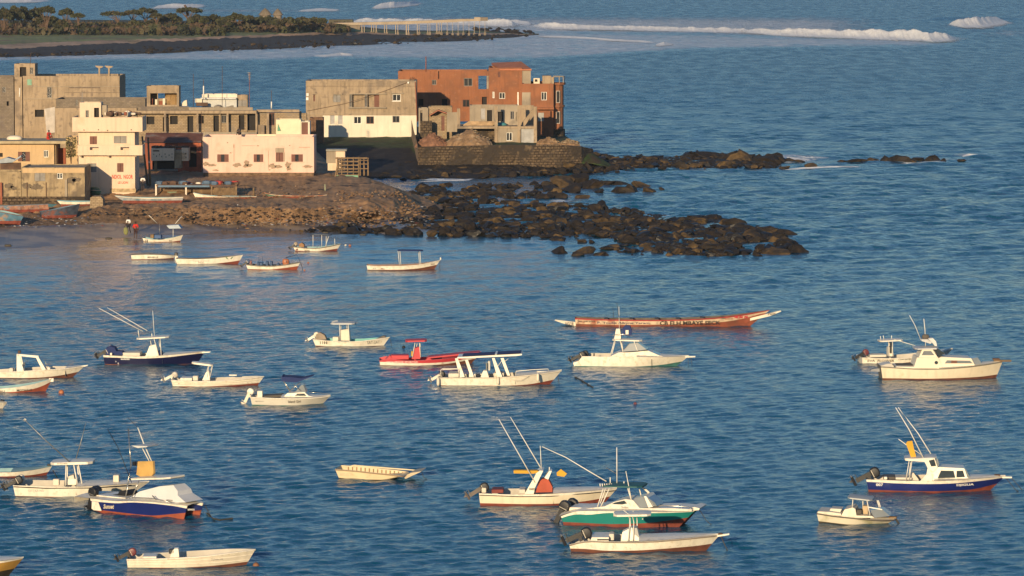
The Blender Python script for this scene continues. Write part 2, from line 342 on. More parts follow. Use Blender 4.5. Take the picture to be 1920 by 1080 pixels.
strip('island', [
    (-160, [(114, -.5), (110, 0), (95, 1.4), (86, 2.0), (60, 2.4), (38, 2.6), (None, 985, -1)]),
    (0,   [(110, -.5), (107, 0), (92, 1.4), (84, 2.0), (60, 2.4), (37, 2.6), (None, 985, -1)]),
    (150, [(108, -.5), (105, 0), (84, 1.4), (77, 2.0), (60, 2.4), (37, 2.6), (None, 985, -1)]),
    (300, [(103, -.5), (100, 0), (78, 1.4), (73, 2.0), (58, 2.4), (38, 2.6), (None, 985, -1)]),
    (600, [(91, -.5), (88, 0), (65, 1.4), (61, 1.9), (52, 2.3), (43, 2.5), (None, 950, -1)]),
    (700, [(87, -.5), (83, 0), (64, 1.2), (60, 1.5), (56, 1.7), (52, 1.6), (None, 915, -1)]),
    (760, [(85, -.5), (80, 0), (66, .8), (63, .9), (60, .9), (57, .9), (None, 905, -1)]),
    (900, [(79, -.5), (75, 0), (64, .7), (61, .8), (59, .8), (57, .7), (None, 895, -1)]),
    (970, [(72, -.5), (69, 0), (65, .5), (64, .5), (63, .4), (62, .3), (None, 870, -1)]),
    (1010, [(67, -.5), (66, -.1), (65, .1), (64.5, .1), (64, .1), (63.5, 0), (None, 860, -1)]),
], GSTR, [0, 0, 1, 2, 3, 0], [.2, .6, .9, .5, .4, .4, .1], dpx=3, sub=8, sc=3, seed=61)

# ================= rocks =================
import bmesh
def ico(sub):
    bm = bmesh.new(); bmesh.ops.create_icosphere(bm, subdivisions=sub, radius=1); v = np.array([q.co[:] for q in bm.verts]); f = [tuple(x.index for x in q.verts) for q in bm.faces]; bm.free(); return v, f
ICO = {1: ico(1), 2: ico(2)}
def rock_pts(r, rg, sub=2, flat=.6):
    v, f = ICO[sub]; v = v.copy()
    for k in range(9):                                    # cut facets
        n = rg.normal(size=3); n /= np.linalg.norm(n); d = .36 + .38 * rg.random(); s = v @ n; v -= np.outer(np.maximum(s - d, 0), n)
    v *= 1 + .16 * rg.normal(size=(len(v), 1)) * (1 if sub == 1 else .7)
    v *= np.array([r * (1 + .5 * rg.random()), r * (.8 + .5 * rg.random()), r * flat * (.7 + .6 * rg.random())])
    a = rg.random() * 6.28; c, s = math.cos(a), math.sin(a); v = v @ np.array([[c, s, 0], [-s, c, 0], [0, 0, 1]]); return v, f
def mesh_np(name, V, F, mats, mi=None, sm=False, parent=None):
    me = bpy.data.meshes.new(name); me.from_pydata(V.tolist(), [], F)
    for m in mats: me.materials.append(m)
    if mi is not None: me.polygons.foreach_set('material_index', mi)
    smooth(me, sm); o = bpy.data.objects.new(name, me); COL.objects.link(o); o.parent = parent; return o
def scatter(name, poly, n, r0, r1, z, mats, probs, seed, sub=1, label=None, sink=.3, gap=0.0, pw=2.2):
    rg = np.random.default_rng(seed); xs = [p[0] for p in poly]; ys = [p[1] for p in poly]; V = []; F = []; MI = []; off = 0; k = 0
    while k < n:
        px = rg.uniform(min(xs), max(xs)); py = rg.uniform(min(ys), max(ys))
        if not inpoly(np.array(px), np.array(py), poly): continue
        if gap and float(fbm(np.array(px / 26.), np.array(py / 7.), seed, 3)) < gap: continue
        r = r0 + (r1 - r0) * rg.random() ** pw; p = W(px, py, z(px, py) if callable(z) else z); v, f = rock_pts(r, rg, sub); v = v + np.array([p.x, p.y, p.z + r * (.5 - sink) * .6])
        V.append(v); F += [tuple(i + off for i in q) for q in f]; MI += [int(rg.choice(len(mats), p=probs))] * len(f); off += len(v); k += 1
    o = mesh_np(name, np.concatenate(V), F, mats, MI); tag(o, label, 'rocks' if label else None, kind='stuff'); return o
RK = [ROCK, ROCKG, WETROCK]
scatter('reef_rocks', [(560, 434), (700, 438), (850, 442), (1000, 445), (1143, 443), (1160, 455), (1290, 478), (1400, 480), (1478, 470), (1482, 460), (1440, 432), (1372, 417), (1258, 408), (1186, 395), (1100, 386), (1000, 385), (930, 379), (790, 372), (700, 405), (600, 420)],
        2300, .16, 1.15, .10, RK, [.5, .22, .28], 71, 2, 'broad dark reef of piled boulders below the pink house', gap=.40, pw=3.2)
scatter('reef_rocks', [(1131, 468), (1200, 452), (1290, 462), (1380, 470), (1372, 482), (1286, 482), (1190, 480)], 130, .22, .8, 0, RK, [.5, .2, .3], 72, 2, 'low boulders along the seaward edge of the near reef')
scatter('reef_rocks', [(1100, 300), (1114, 293), (1200, 294), (1286, 292), (1330, 290), (1407, 291), (1455, 294), (1458, 315), (1315, 316), (1206, 317), (1143, 325), (1100, 322)],
        560, .2, 1.1, .12, RK, [.5, .27, .23], 73, 2, 'long rocky spit running out from the orange house', gap=.36, pw=2.8)
scatter('shore_rocks', [(700, 306), (790, 304), (900, 300), (1100, 298), (1110, 322), (1050, 326), (940, 333), (800, 337), (690, 338)],
        420, .35, 1.1, lambda x, y: max(0, (334 - y) / 30), RK, [.7, .12, .18], 74, 2, 'dark boulders piled under the stone sea wall')
scatter('inlet_rocks', [(770, 372), (790, 352), (840, 346), (930, 345), (1030, 352), (1050, 366), (990, 372), (900, 374), (820, 380)], 300, .2, 1.0, .05, RK, [.5, .3, .2], 75, 2, 'band of boulders beside the narrow inlet', gap=.42)
scatter('bank_rocks', [(150, 408), (185, 392), (300, 388), (600, 390), (780, 388), (800, 405), (700, 430), (480, 434), (340, 430), (300, 432), (190, 420)], 1200, .05, .32, lambda x, y: max(.1, min(2.05, .3 + (424 - y) / 17)), [BANK, ROCK, mat('pale_rubble', (.30, .20, .125), .9, .3), mat('ochre_rubble', (.20, .11, .055), .9, .3)], [.66, .15, .05, .14], 76, 1, 'broken rubble spread down the bank above the beach')
RB2 = [BANK, mat('pale_rubble', ()), mat('ochre_rubble', ()), ROCK]
scatter('bank_rocks', [(640, 345), (735, 350), (800, 398), (720, 404), (620, 394)], 800, .06, .30, lambda x, y: max(.4, min(2.6, 1.3 + (400 - y) / 26) - max(0, (x - 700) / 120)), RB2, [.35, .2, .35, .1], 79, 1, 'stones and earth clods on the slope right of the beached boats', sink=0)
scatter('yard_rocks', [(270, 352), (380, 340), (610, 336), (625, 372), (300, 372)], 650, .05, .18, lambda x, y: 2.2 + (374 - y) / 45, RB2, [.4, .25, .3, .05], 80, 1, 'small stones littering the ground before the pink house', sink=0)
scatter('pebble_rocks', [(0, 106), (320, 99), (640, 86), (900, 76), (1000, 66), (900, 62), (640, 68), (300, 82), (0, 96)], 500, .4, 1.1, .5, RK, [.8, .05, .15], 77, 1, 'black boulder shore of the island')
scatter('island_end_rocks', [(880, 52), (930, 53), (1010, 61), (1000, 66), (900, 62)], 60, .5, 1.3, .5, RK, [.8, .05, .15], 78, 1, 'black rocks trailing off the island beyond the pier')
# single rocks one can count, standing clear in the water
ORD = ['leftmost', 'second from the left', 'third from the left', 'fourth from the left', 'fifth from the left', 'fifth from the right', 'fourth from the right', 'third from the right', 'second from the right', 'rightmost']
def ordw(i, n): return ORD[i] if i < (n + 1) // 2 else ORD[10 - (n - i)]
def lone(px, py, r, label, grp, seed, flat=.62):
    rg = np.random.default_rng(seed); v, f = rock_pts(r, rg, 2, flat); o = mesh_np('rock', v, f, [ROCK if rg.random() < .75 else ROCKG]); p = W(px, py, 0); o.location = (p.x, p.y, r * flat * .12)
    tag(o, label, 'rock', grp)
LR = sorted([(1048, 452, 1.0), (1089, 453, .6), (1110, 455, .6), (1053, 474, 1.2), (1080, 479, .7), (1098, 474, 1.4), (1122, 479, .8), (1000, 347, .9)])
for i, (x, y, r) in enumerate(LR):
    lone(x, y, r, 'low rock in the pool left of the reef tip, ' + ordw(i, len(LR)), 'isolated rocks in the pool by the reef tip', 100 + i)
LR = sorted([(1060, 349, 2.6), (1088, 347, 2.2), (1108, 352, 1.8), (1122, 362, 1.0), (1094, 371, 1.1), (1020, 373, 1.4), (1056, 372, 1.0), (1036, 357, 1.9), (1075, 359, 1.9)])
for i, (x, y, r) in enumerate(LR):
    lone(x, y, r, 'boulder in the clump between the two reefs, ' + ordw(i, len(LR)), 'boulders in the middle clump between the reefs', 120 + i)
LR = sorted([(1138, 346, 1.2), (1162, 346, 1.2), (1160, 360, 1.4), (1180, 359, 1.5), (1203, 351, 1.2), (1214, 360, 1.1), (1240, 355, .5)])
for i, (x, y, r) in enumerate(LR):
    lone(x, y, r, 'boulder in the group seaward of the clump, ' + ordw(i, len(LR)), 'small boulder group seaward of the middle clump', 140 + i)
LR = sorted([(1334, 295, 2.6), (1364, 299, 2.3), (1395, 302, 2.6), (1440, 306, 2.5), (1456, 303, 2.6), (1425, 309, 1.4), (1480, 303, 1.2), (1500, 304, .9), (1470, 317, 1.3), (1520, 313, 1.0)])
for i, (x, y, r) in enumerate(LR):
    lone(x, y, r, 'large black boulder ending the long spit, ' + ordw(i, len(LR)), 'large boulders at the end of the spit', 160 + i)
LR = sorted([(1578, 303, .9), (1606, 304, 1.1), (1640, 302, 1.0), (1660, 302, 1.4), (1684, 303, 1.9), (1703, 303, 1.8), (1724, 302, 1.5), (1750, 302, 1.6), (1768, 303, .9), (1803, 302, .8)])
for i, (x, y, r) in enumerate(LR):
    lone(x, y, r, 'small rock in the line offshore of the spit, ' + ordw(i, len(LR)), 'line of rocks offshore of the spit', 180 + i, .5)
LR = sorted([(1430, 437, 1.7), (1452, 440, 1.2), (1472, 440, 1.3), (1450, 475, 1.5), (1440, 472, .9), (1493, 473, 1.1), (1420, 480, .7), (1396, 480, .7), (1372, 417, 1.0), (1340, 411, 1.2)])
for i, (x, y, r) in enumerate(LR):
    lone(x, y, r, 'dark boulder at the near reef tip, ' + ordw(i, len(LR)), 'boulders at the tip of the near reef', 200 + i)
# litter on the bank
def litter():
    rg = np.random.default_rng(5); b = MB()
    for k in range(900):
        if k < 780: px = rg.uniform(190, 800) if rg.random() < .75 else rg.normal(530, 70); py = rg.uniform(385, 424); z = max(.3, (430 - py) / 24) + .12
        else: px = rg.uniform(0, 200); py = rg.uniform(405, 428); z = max(.7, (428 - py) / 28 + .75)
        p = W(px, py, z); s = rg.uniform(.05, .17); a = rg.random() * 3
        pts = [(p.x + s * math.cos(a + t) * (1 + .5 * rg.random()), p.y + s * math.sin(a + t), p.z + s * rg.random() * .8) for t in (0, 1.6, 3.1, 4.7)]
        b.quad(*pts, m=int(rg.choice(4, p=[.55, .25, .1, .1])))
    o = b.build('litter', [mat('white_litter', (.7, .66, .6)), mat('tan_litter', (.45, .33, .22)), mat('blue_litter', (.12, .22, .35)), mat('red_litter', (.35, .06, .04))])
    tag(o, 'pale scraps of litter strewn over the rubble bank', 'litter', kind='stuff')
litter()

# ================= surf =================
def foam_mat():
    m = mat('white_foam', (.80, .79, .78), .9, .1, .8, bump=.6, bsc=2); N = m.node_tree.nodes; L = m.node_tree.links; b = N['Principled BSDF']
    at = N.new('ShaderNodeAttribute'); at.attribute_name = 'cover'; tc = N.new('ShaderNodeTexCoord'); n = N.new('ShaderNodeTexNoise'); n.inputs['Scale'].default_value = .9; n.inputs['Detail'].default_value = 7; L.new(tc.outputs['Object'], n.inputs['Vector'])
    ad = N.new('ShaderNodeMath'); L.new(at.outputs['Fac'], ad.inputs[0]); L.new(n.outputs[0], ad.inputs[1]); r = N.new('ShaderNodeMapRange'); r.inputs[1].default_value = .80; r.inputs[2].default_value = 1.20; L.new(ad.outputs[0], r.inputs[0]); L.new(r.outputs[0], b.inputs['Alpha']); return m
FOAM = foam_mat()
def surf(pts, depth, seed, name='breaking_wave'):
    """pts: (px, base py, height px) along the crest; a rolled foam bank with a ragged top"""
    xs = np.array([p[0] for p in pts], float); n = int((xs[-1] - xs[0]) / 1.0) + 2; px = np.linspace(xs[0], xs[-1], n)
    py = np.interp(px, xs, [p[1] for p in pts]); hp = np.interp(px, xs, [p[2] for p in pts])
    X, Y = Wnp(px, py, 0.0); H = hp * Y / FPX
    prof = [(-4.2, -.04, 0), (-3.0, .06, .5), (-1.9, .14, .78), (-1.1, .3, .92), (-.6, .55, 1), (-.2, .8, 1), (.1, 1, .9), (.4, 1.04, .45), (.6, .8, .25), (1.2, .3, .1), (1.8, -.2, 0)]
    G = []; nn = len(prof)
    j = np.arange(n)
    Xg = np.tile(X, (nn, 1)); Yg = np.zeros((nn, n)); Zg = np.zeros((nn, n))
    rag = .72 + .5 * fbm(X / 3.2, X * 0 + seed, seed, 4)
    CV = np.zeros((nn, n)); ends = sst(0, .12, np.linspace(0, 1, n)) * sst(1, .88, np.linspace(0, 1, n))
    for k, (a, h, cv) in enumerate(prof):
        CV[k] = cv * (.35 + .65 * ends) * (.75 + .4 * fbm(X / 5, X * 0 + k * .3, seed + 21))
        nz = fbm(X / 1.6, a * 3 + X * 0, seed + 9, 4)
        Yg[k] = Y + a * depth * (2.6 if a < 0 else 1.2) * (.7 + .6 * nz) + (fbm(X / 6, X * 0, seed + 2) - .5) * 3
        Zg[k] = H * 1.2 * h * ends ** .5 * (rag if h > .4 else 1) * (.75 + .5 * nz) - (.1 if h < 0 else 0)
    o = grid_mesh(name, Xg, Yg, Zg, [FOAM], attrs={'cover': CV}); tag(o, kind='structure')
surf([(696, 14, 1), (715, 14, 6), (740, 13, 8), (768, 10, 6), (795, 6, 1)], 4.0, 1)
surf([(900, 42, 1), (930, 43, 4), (970, 44, 6), (1000, 45, 2)], 3.0, 15)
surf([(560, 20, 1), (600, 19, 3), (640, 19, 1)], 3.0, 16)
surf([(645, 44, 2), (670, 44, 9), (760, 45, 8), (900, 47, 8), (960, 49, 10), (985, 47, 4)], 2.5, 2)
surf([(985, 48, 3), (1010, 52, 9), (1060, 54, 8), (1150, 55, 6), (1280, 58, 6), (1420, 61, 7), (1425, 62, 3)], 2.2, 3)
surf([(1370, 60, 5), (1424, 62, 7), (1450, 65, 8), (1520, 68, 12), (1620, 72, 12), (1700, 74, 15), (1740, 77, 16), (1775, 76, 12), (1800, 72, 5), (1810, 70, 2)], 2.6, 4)
surf([(1775, 47, 3), (1795, 49, 9), (1830, 49, 14), (1855, 45, 10), (1885, 38, 3)], 4.2, 5)
surf([(285, 15, 2), (310, 14, 5), (350, 14, 6), (390, 12, 2)], 3, 6)
surf([(-100, 5, 5), (60, 4, 6), (100, 2, 3)], 3, 7)
surf([(585, 105, .5), (612, 105, 2.4), (640, 103, 3.2), (665, 104, 1.5)], 1.0, 8)
surf([(1000, 68, 1.5), (1080, 71, 2.5), (1150, 76, 2), (1235, 80, 2)], 1.2, 9)
surf([(1228, 85, 1), (1245, 84, 5), (1262, 82, 1)], 1.5, 10)
surf([(1462, 300, 1), (1478, 300, 5), (1500, 300, 3), (1512, 300, .5)], .8, 11)
surf([(1800, 295, .5), (1815, 293, 4), (1845, 292, 3), (1862, 292, .5)], .3, 12)
surf([(1462, 319, .3), (1500, 316, 1.6), (1560, 314, 1.6), (1620, 313, .6)], .12, 13)
surf([(770, 341, .3), (820, 341, 1.5), (870, 339, 2), (892, 335, .4)], .15, 14)
# ================= frames: draw parts by photo coordinates, at real depth =================
ZO = dict(P=(0, 0, 1), ZA=(0, 90, 4.8), ZB=(0, 240, 4.8), ZC=(250, 130, 4.8), ZD=(560, 120, 6.353), ZE=(740, 90, 5.0237), ZF=(160, 300, 3.2), ZG=(0, 0, 3.0), ZH=(560, 0, 3.84),
          Z1=(0, 570, 4.8), Z2=(300, 570, 4.3636), Z3=(700, 570, 4.8), Z4=(1020, 560, 4.0), Z5=(1560, 580, 5.3333), Z6=(0, 770, 3.4839), Z7=(180, 950, 2.8235), Z8=(860, 770, 3.4846),
          Z9=(1500, 750, 4.1548), ZT=(600, 850, 8.727), ZS=(200, 400, 4.1739), ZU=(660, 440, 9.6))
class Frame:
    def __init__(s, name, label, cat, z, base, g=0.0, Y=None, h=0.0, group=None, dy=0.0):
        s.Z = ZO[z]; px, py = s.px(*base); s.o = WY(px, py, Y * YS) if Y else W(px, py, g)
        s.h = h; s.ex = Vector((math.cos(h), math.sin(h), 0)); s.ey = Vector((-math.sin(h), math.cos(h), 0)); s.o = s.o + s.ey * dy
        s.root = empty(name, s.o, h); tag(s.root, label, cat, group); s.Y = s.o.y
    def px(s, x, y): return s.Z[0] + x / s.Z[2], s.Z[1] + y / s.Z[2]
    def p(s, x, y, ly=0.0):
        """photo (zoom) coordinate -> local point on the vertical plane at local depth ly"""
        d = ray(*s.px(x, y)); C = Vector((0, 0, CH)) - s.o
        t = (ly - C.dot(s.ey)) / d.dot(s.ey); q = C + d * t
        return Vector((q.dot(s.ex), ly, q.z))
    def box(s, name, x0, y0, x1, y1, ya, yb, m, parent=None):
        a = s.p(x0, y0, ya); b = s.p(x1, y1, ya); return MB().box(a.x, b.x, ya, yb, b.z, a.z).build(name, m, parent or s.root)
    def poly(s, name, pts, ya, yb, m, parent=None, **k):
        return MB().prism([(lambda q: (q.x, q.z))(s.p(x, y, ya)) for x, y in pts], ya, yb).build(name, m, parent or s.root, **k)
    def tube(s, name, pts, r, m, parent=None, seg=6, r1=None, **k):
        return MB().tube([s.p(*q) for q in pts], r, seg, 0, r1).build(name, m, parent or s.root, sm=True)
    def text(s, txt, x0, y0, x1, y1, ly, m, yfun=None, bold=.02, parent=None, slant=0.0):
        a = s.p(x0, y1, ly); b = s.p(x1, y0, ly); c = bpy.data.curves.new('lettering', 'FONT'); c.body = txt; c.size = 1; c.resolution_u = 2; c.offset = bold; c.shear = slant
        to = bpy.data.objects.new('lettering', c); COL.objects.link(to); bpy.context.view_layer.update()
        me = bpy.data.meshes.new_from_object(to.evaluated_get(bpy.context.evaluated_depsgraph_get())); bpy.data.objects.remove(to)
        V = np.array([v.co[:] for v in me.vertices]); mn = V.min(0); mx = V.max(0)
        yl, yr = s.p(x0, y1, ly).z, s.p(x1, y1, ly).z
        for v in me.vertices:
            u = (v.co.x - mn[0]) / (mx[0] - mn[0]); w_ = (v.co.y - mn[1]) / (mx[1] - mn[1])
            x = a.x + (b.x - a.x) * u; z = yl + (yr - yl) * u + (b.z - yr) * w_
            v.co = (x, yfun(x, z) if yfun else ly, z)
        me.materials.clear(); me.materials.append(m); o = bpy.data.objects.new('lettering', me); COL.objects.link(o); o.parent = parent or s.root; return o

PANE = mat('window_glass', (.02, .022, .025), .12, .2, spec=.6)
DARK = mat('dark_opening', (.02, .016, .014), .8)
BROWN = mat('brown_shutter', (.16, .065, .045), .7, .2)
WHITEF = mat('white_frame', (.75, .72, .66), .6)
GREYF = mat('grey_shutter', (.24, .22, .20), .7)
def holes_wall(b, x0, x1, z0, z1, y, th, holes, m=0):
    xs = sorted({x0, x1} | {min(max(v, x0), x1) for h in holes for v in (h[0], h[1])}); zs = sorted({z0, z1} | {min(max(v, z0), z1) for h in holes for v in (h[2], h[3])})
    for i in range(len(xs) - 1):
        for j in range(len(zs) - 1):
            cx, cz = (xs[i] + xs[i + 1]) / 2, (zs[j] + zs[j + 1]) / 2
            if any(h[0] < cx < h[1] and h[2] < cz < h[3] for h in holes): continue
            a, c, d, e = xs[i], xs[i + 1], zs[j], zs[j + 1]
            b.quad((a, y, d), (c, y, d), (c, y, e), (a, y, e), m); b.quad((a, y + th, e), (c, y + th, e), (c, y + th, d), (a, y + th, d), m)
    for h in holes:
        a, c, d, e = max(h[0], x0), min(h[1], x1), max(h[2], z0), min(h[3], z1)
        b.quad((a, y, d), (a, y, e), (a, y + th, e), (a, y + th, d), m); b.quad((c, y, e), (c, y, d), (c, y + th, d), (c, y + th, e), m)
        b.quad((a, y, e), (c, y, e), (c, y + th, e), (a, y + th, e), m); b.quad((c, y, d), (a, y, d), (a, y + th, d), (c, y + th, d), m)
    b.quad((x0, y, z0), (x0, y, z1), (x0, y + th, z1), (x0, y + th, z0), m); b.quad((x1, y, z1), (x1, y, z0), (x1, y + th, z0), (x1, y + th, z1), m)
    b.quad((x0, y, z1), (x1, y, z1), (x1, y + th, z1), (x0, y + th, z1), m)
def block(F, x0, y0, x1, y1, ly, dep, m, wins=(), drop=.45, below=.8, th=.25, roofm=None, name='wall', back=()):
    """a flat-roofed volume; wins: (x0,y0,x1,y1,kind) in the same photo coordinates"""
    a = F.p(x0, y0, ly); c = F.p(x1, y1, ly); X0, X1, Z0, Z1 = a.x, c.x, c.z - below, a.z; b = MB(); H = []
    for q in wins:
        p = F.p(q[0], q[1], ly); r = F.p(q[2], q[3], ly); H.append((p.x, r.x, r.z, p.z))
    holes_wall(b, X0, X1, Z0, Z1, ly, th, [h for h, q in zip(H, wins) if q[4] != 'flat'])
    b.box(X0, X0 + th, ly + th + .002, ly + dep, Z0, Z1); b.box(X1 - th, X1, ly + th + .002, ly + dep, Z0, Z1)
    bb = MB(); hs = []
    for q in back: p = F.p(q[0], q[1], ly + dep); r = F.p(q[2], q[3], ly + dep); hs.append((p.x, r.x, r.z, p.z))
    holes_wall(b, X0 + th + .003, X1 - th - .003, Z0, Z1 - .01, ly + dep - th, th, hs)
    w_ = b.build(name, m, F.root)
    if drop is not None: MB().box(X0 + th - .02, X1 - th + .02, ly + th - .02, ly + dep - th + .02, Z1 - drop - .2, Z1 - drop).build('roof', roofm or m, F.root)
    for h, q in zip(H, wins): window(F, h, ly, q[4], th)
    return w_
def window(F, h, ly, kind, th=.25):
    x0, x1, z0, z1 = h; t = .07; b = MB(); w_ = x1 - x0
    def frame(mm, nm='window', dpt=.1, mull=1):
        for a in ((x0, x0 + t, z0, z1), (x1 - t, x1, z0, z1), (x0 + t, x1 - t, z0, z0 + t), (x0 + t, x1 - t, z1 - t, z1)): b.box(a[0], a[1], ly + dpt, ly + dpt + .06, a[2], a[3])
        for i in range(mull): c = x0 + w_ * (i + 1) / (mull + 1); b.box(c - t * .5, c + t * .5, ly + dpt, ly + dpt + .06, z0 + t, z1 - t)
        return b.build(nm, mm, F.root)
    if kind in ('pane', 'white', 'grey'):
        f = frame({'pane': BROWN, 'white': WHITEF, 'grey': GREYF}[kind]); MB().box(x0 + t, x1 - t, ly + .17, ly + .19, z0 + t, z1 - t).build('pane', PANE, f)
    elif kind in ('open', 'flat'): pass
    elif kind == 'dark': MB().box(x0 - .02, x1 + .02, ly + th + .3, ly + th + .34, z0 - .02, z1 + .02).build('window', DARK, F.root)
    elif kind == 'door': MB().box(x0, x1, ly + .1, ly + .15, z0, z1).build('door', BROWN, F.root)
    elif kind == 'greydoor': MB().box(x0, x1, ly + .08, ly + .13, z0, z1).build('door', mat('grey_door', (.33, .31, .30), .6), F.root)
    elif kind in ('shut', 'shutgrey', 'half'):
        mm = GREYF if kind == 'shutgrey' else BROWN; f = MB().box(x0 + .01, x1 - .01, ly + .2, ly + .22, z0 + .01, z1 - .01).build('window', PANE, F.root)
        lv = [(x0, x0 + w_ * .5 - .01), (x0 + w_ * .5 + .01, x1)] if kind != 'half' else [(x0, x0 + w_ * .34), (x0 + w_ * .62, x1)]
        for a, c in lv:
            q = MB(); q.box(a + .01, c - .01, ly + .05, ly + .09, z0 + .01, z1 - .01); n = max(3, int((z1 - z0) / .16))
            for k in range(n): zz = z0 + (z1 - z0) * (k + .5) / n; q.box(a + .05, c - .05, ly + .02, ly + .052, zz - .03, zz + .03)
            q.build('shutter', mm, f)
CONC = mat('weathered_concrete', (.36, .27, .18), .92, .25, .35, bump=.35, bsc=3, stain=((.22, .17, .125), .35, .52, (.15, .115, .085)), streak=.45)
CONCD = mat('grey_block_wall', (.25, .20, .15), .95, .25, .5, bump=.4, stain=((.15, .12, .10), .5, .5), brick=(.45, .22, .02, (.6, .6, .6)), streak=.3)
BLOCK = mat('bare_cement_block', (.37, .28, .18), .95, .2, .6, bump=.5, brick=(.42, .2, .03, (.55, .5, .45)), stain=((.24, .19, .14), .6, .56))
CREAM = mat('cream_render', (.70, .53, .385), .85, .06, .5, bump=.12, stain=((.58, .44, .30), .5, .56), streak=.16)
YELL = mat('yellow_render', (.55, .38, .21), .9, .1, .5, bump=.15, stain=((.42, .31, .17), .6, .56), streak=.15)
STAINW = mat('stained_yard_wall', (.36, .27, .16), .95, .25, .5, bump=.4, stain=((.17, .13, .09), .45, .5, (.11, .085, .06)), streak=.4)
PINK = mat('pink_render', (.73, .49, .39), .88, .06, .6, bump=.12, stain=((.62, .41, .31), .8, .56), streak=.12)
ORNG = mat('orange_render', (.28, .108, .050), .88, .12, .4, bump=.15, stain=((.22, .092, .048), .5, .50, (.33, .15, .08)), streak=.3)
REDB = mat('red_brown_render', (.26, .08, .045), .9, .2, .6, streak=.2)
WHITEW = mat('whitewash', (.72, .63, .50), .9, .08, .5, bump=.12, streak=.12)
ROOFC = mat('roof_screed', (.30, .25, .19), .95, .25, .5, stain=((.18, .15, .12), .7, .5))
STONE = mat('stone_masonry', (.125, .088, .055), .95, .5, 3.5, bump=1.0, bsc=3, brick=(.6, .35, .06, (.25, .22, .2)), stain=((.04, .03, .022), .35, .46, (.17, .12, .07)))
TIN = mat('rusty_tin', (.22, .10, .07), .7, .3, .8, stain=((.28, .22, .19), .8, .55))
GWALL = mat('grey_plaster', (.33, .27, .20), .92, .2, .4, bump=.2, stain=((.24, .20, .155), .5, .52), streak=.3)
WOOD = mat('old_wood', (.20, .13, .07), .9, .35, 2, bump=.4)
RUST = mat('dark_rust', (.10, .055, .035), .8, .3)
STEEL = mat('galvanised_pole', (.35, .33, .30), .6, .2)

# ---- H1 big grey house, back left ----
F = Frame('concrete_house', 'big stained grey concrete house with square stair tower, at the back left', 'house', 'ZA', (640, 640), Y=392)
block(F, -150, 262, 128, 900, 0, 8, CONCD, [(20, 350, 52, 400, 'grey'), (60, 480, 80, 520, 'dark')])  # left block stands in shade; that shade is put into its darker wall colour
block(F, 128, 142, 315, 260, .5, 3.5, CONC, [(178, 172, 236, 258, 'dark'), (268, 175, 300, 235, 'grey')], drop=.2, below=.1, name='stair_tower')
block(F, 206, 252, 1080, 900, 0, 9, CONC, [(424, 352, 466, 448, 'grey'), (314, 556, 396, 620, 'dark'), (205, 690, 214, 700, 'dark')], roofm=ROOFC)
F.box('floor_line', 210, 455, 1078, 462, -.12, -.003, GWALL); F.box('floor_line', 210, 345, 1078, 350, -.06, -.003, GWALL); F.box('crack_patch', 620, 352, 900, 362, -.02, -.003, mat('dark_repair', (.16, .12, .09), .95, .3, 3)); F.box('crack_patch', 580, 400, 1078, 404, -.04, -.003, mat('dark_repair', ()))
for x in (640, 720, 815): F.box('window', x, 400, x + 22, 432, -.02, -.003, mat('blocked_window', (.24, .18, .13), .95, .2, 3))
F.box('wall_panel', 130, 262, 204, 900, -.1, 2, CONC)
F.poly('tin_sheet', [(398, 548), (494, 530), (494, 760), (420, 770)], -.12, -.02, mat('pale_tin', (.42, .37, .33), .5, .15, streak=.3))
F.box('green_patch', 245, 282, 285, 335, -.03, 0, mat('green_paint', (.20, .36, .25), .8))
F.tube('drain_pipe', [(178, 360, -.1), (176, 440, -.1)], .09, WHITEF)
for x in (893, 980):
    G = Frame('roof_post', 'T-shaped concrete post on the grey house roof, %s of the pair' % ('left' if x == 893 else 'right'), 'post', 'ZA', (x, 248), Y=395, group='T-shaped posts on the grey roof')
    G.box('post', x - 7, 175, x + 7, 256, 0, .25, CONC); G.poly('cap', [(x - 38, 158), (x + 38, 164), (x + 30, 174), (x + 8, 182), (x - 8, 182), (x - 30, 170)], -.02, .27, CONC)
F = Frame('concrete_outbuilding', 'lower grey block building with long plain parapet, in front of the grey house', 'house', 'ZA', (900, 760), Y=384)
block(F, 502, 460, 1310, 900, 1.0, 7, CONCD, [(680, 466, 700, 520, 'grey')], roofm=ROOFC)
block(F, 495, 540, 1232, 900, 0, 1.0, CONC, [], drop=None, name='front_wall')
# ---- H5 unfinished long building ----
F = Frame('unfinished_house', 'long unfinished block house with open doorways, columns and open rooftop room', 'house', 'ZC', (850, 590), Y=373)
wins = [(120, 425, 190, 495, 'dark'), (330, 420, 400, 495, 'dark'), (266, 430, 320, 560, 'dark'), (486, 422, 540, 565, 'dark'), (584, 418, 635, 487, 'dark'), (720, 415, 770, 560, 'dark'), (793, 412, 838, 484, 'grey'), (855, 415, 872, 480, 'dark'),
        (950, 412, 1000, 543, 'dark'), (1026, 392, 1100, 550, 'dark'), (1122, 388, 1198, 405, 'dark'), (1222, 392, 1272, 505, 'pane')]
block(F, 38, 392, 1494, 640, 1.2, 6, BLOCK, wins, drop=.05, roofm=ROOFC)
F.box('roof_beam', 30, 372, 1108, 398, 0, 1.19, CONC); F.box('roof_beam', 1109, 362, 1494, 386, .9, 1.19, CONC)
F.box('parapet', 38, 335, 500, 371, 1.3, 1.55, CONCD); F.box('parapet', 500, 342, 1075, 371, 1.35, 1.6, GWALL)
for x in (285, 577, 848, 1108, 1212): F.box('column', x - 9, 398, x + 9, 620, .05, .35, CONC)
for x, a in ((1020, 390), (780, 400)): F.box('column', x - 6, a, x + 6, 560, .9, 1.18, CONC)
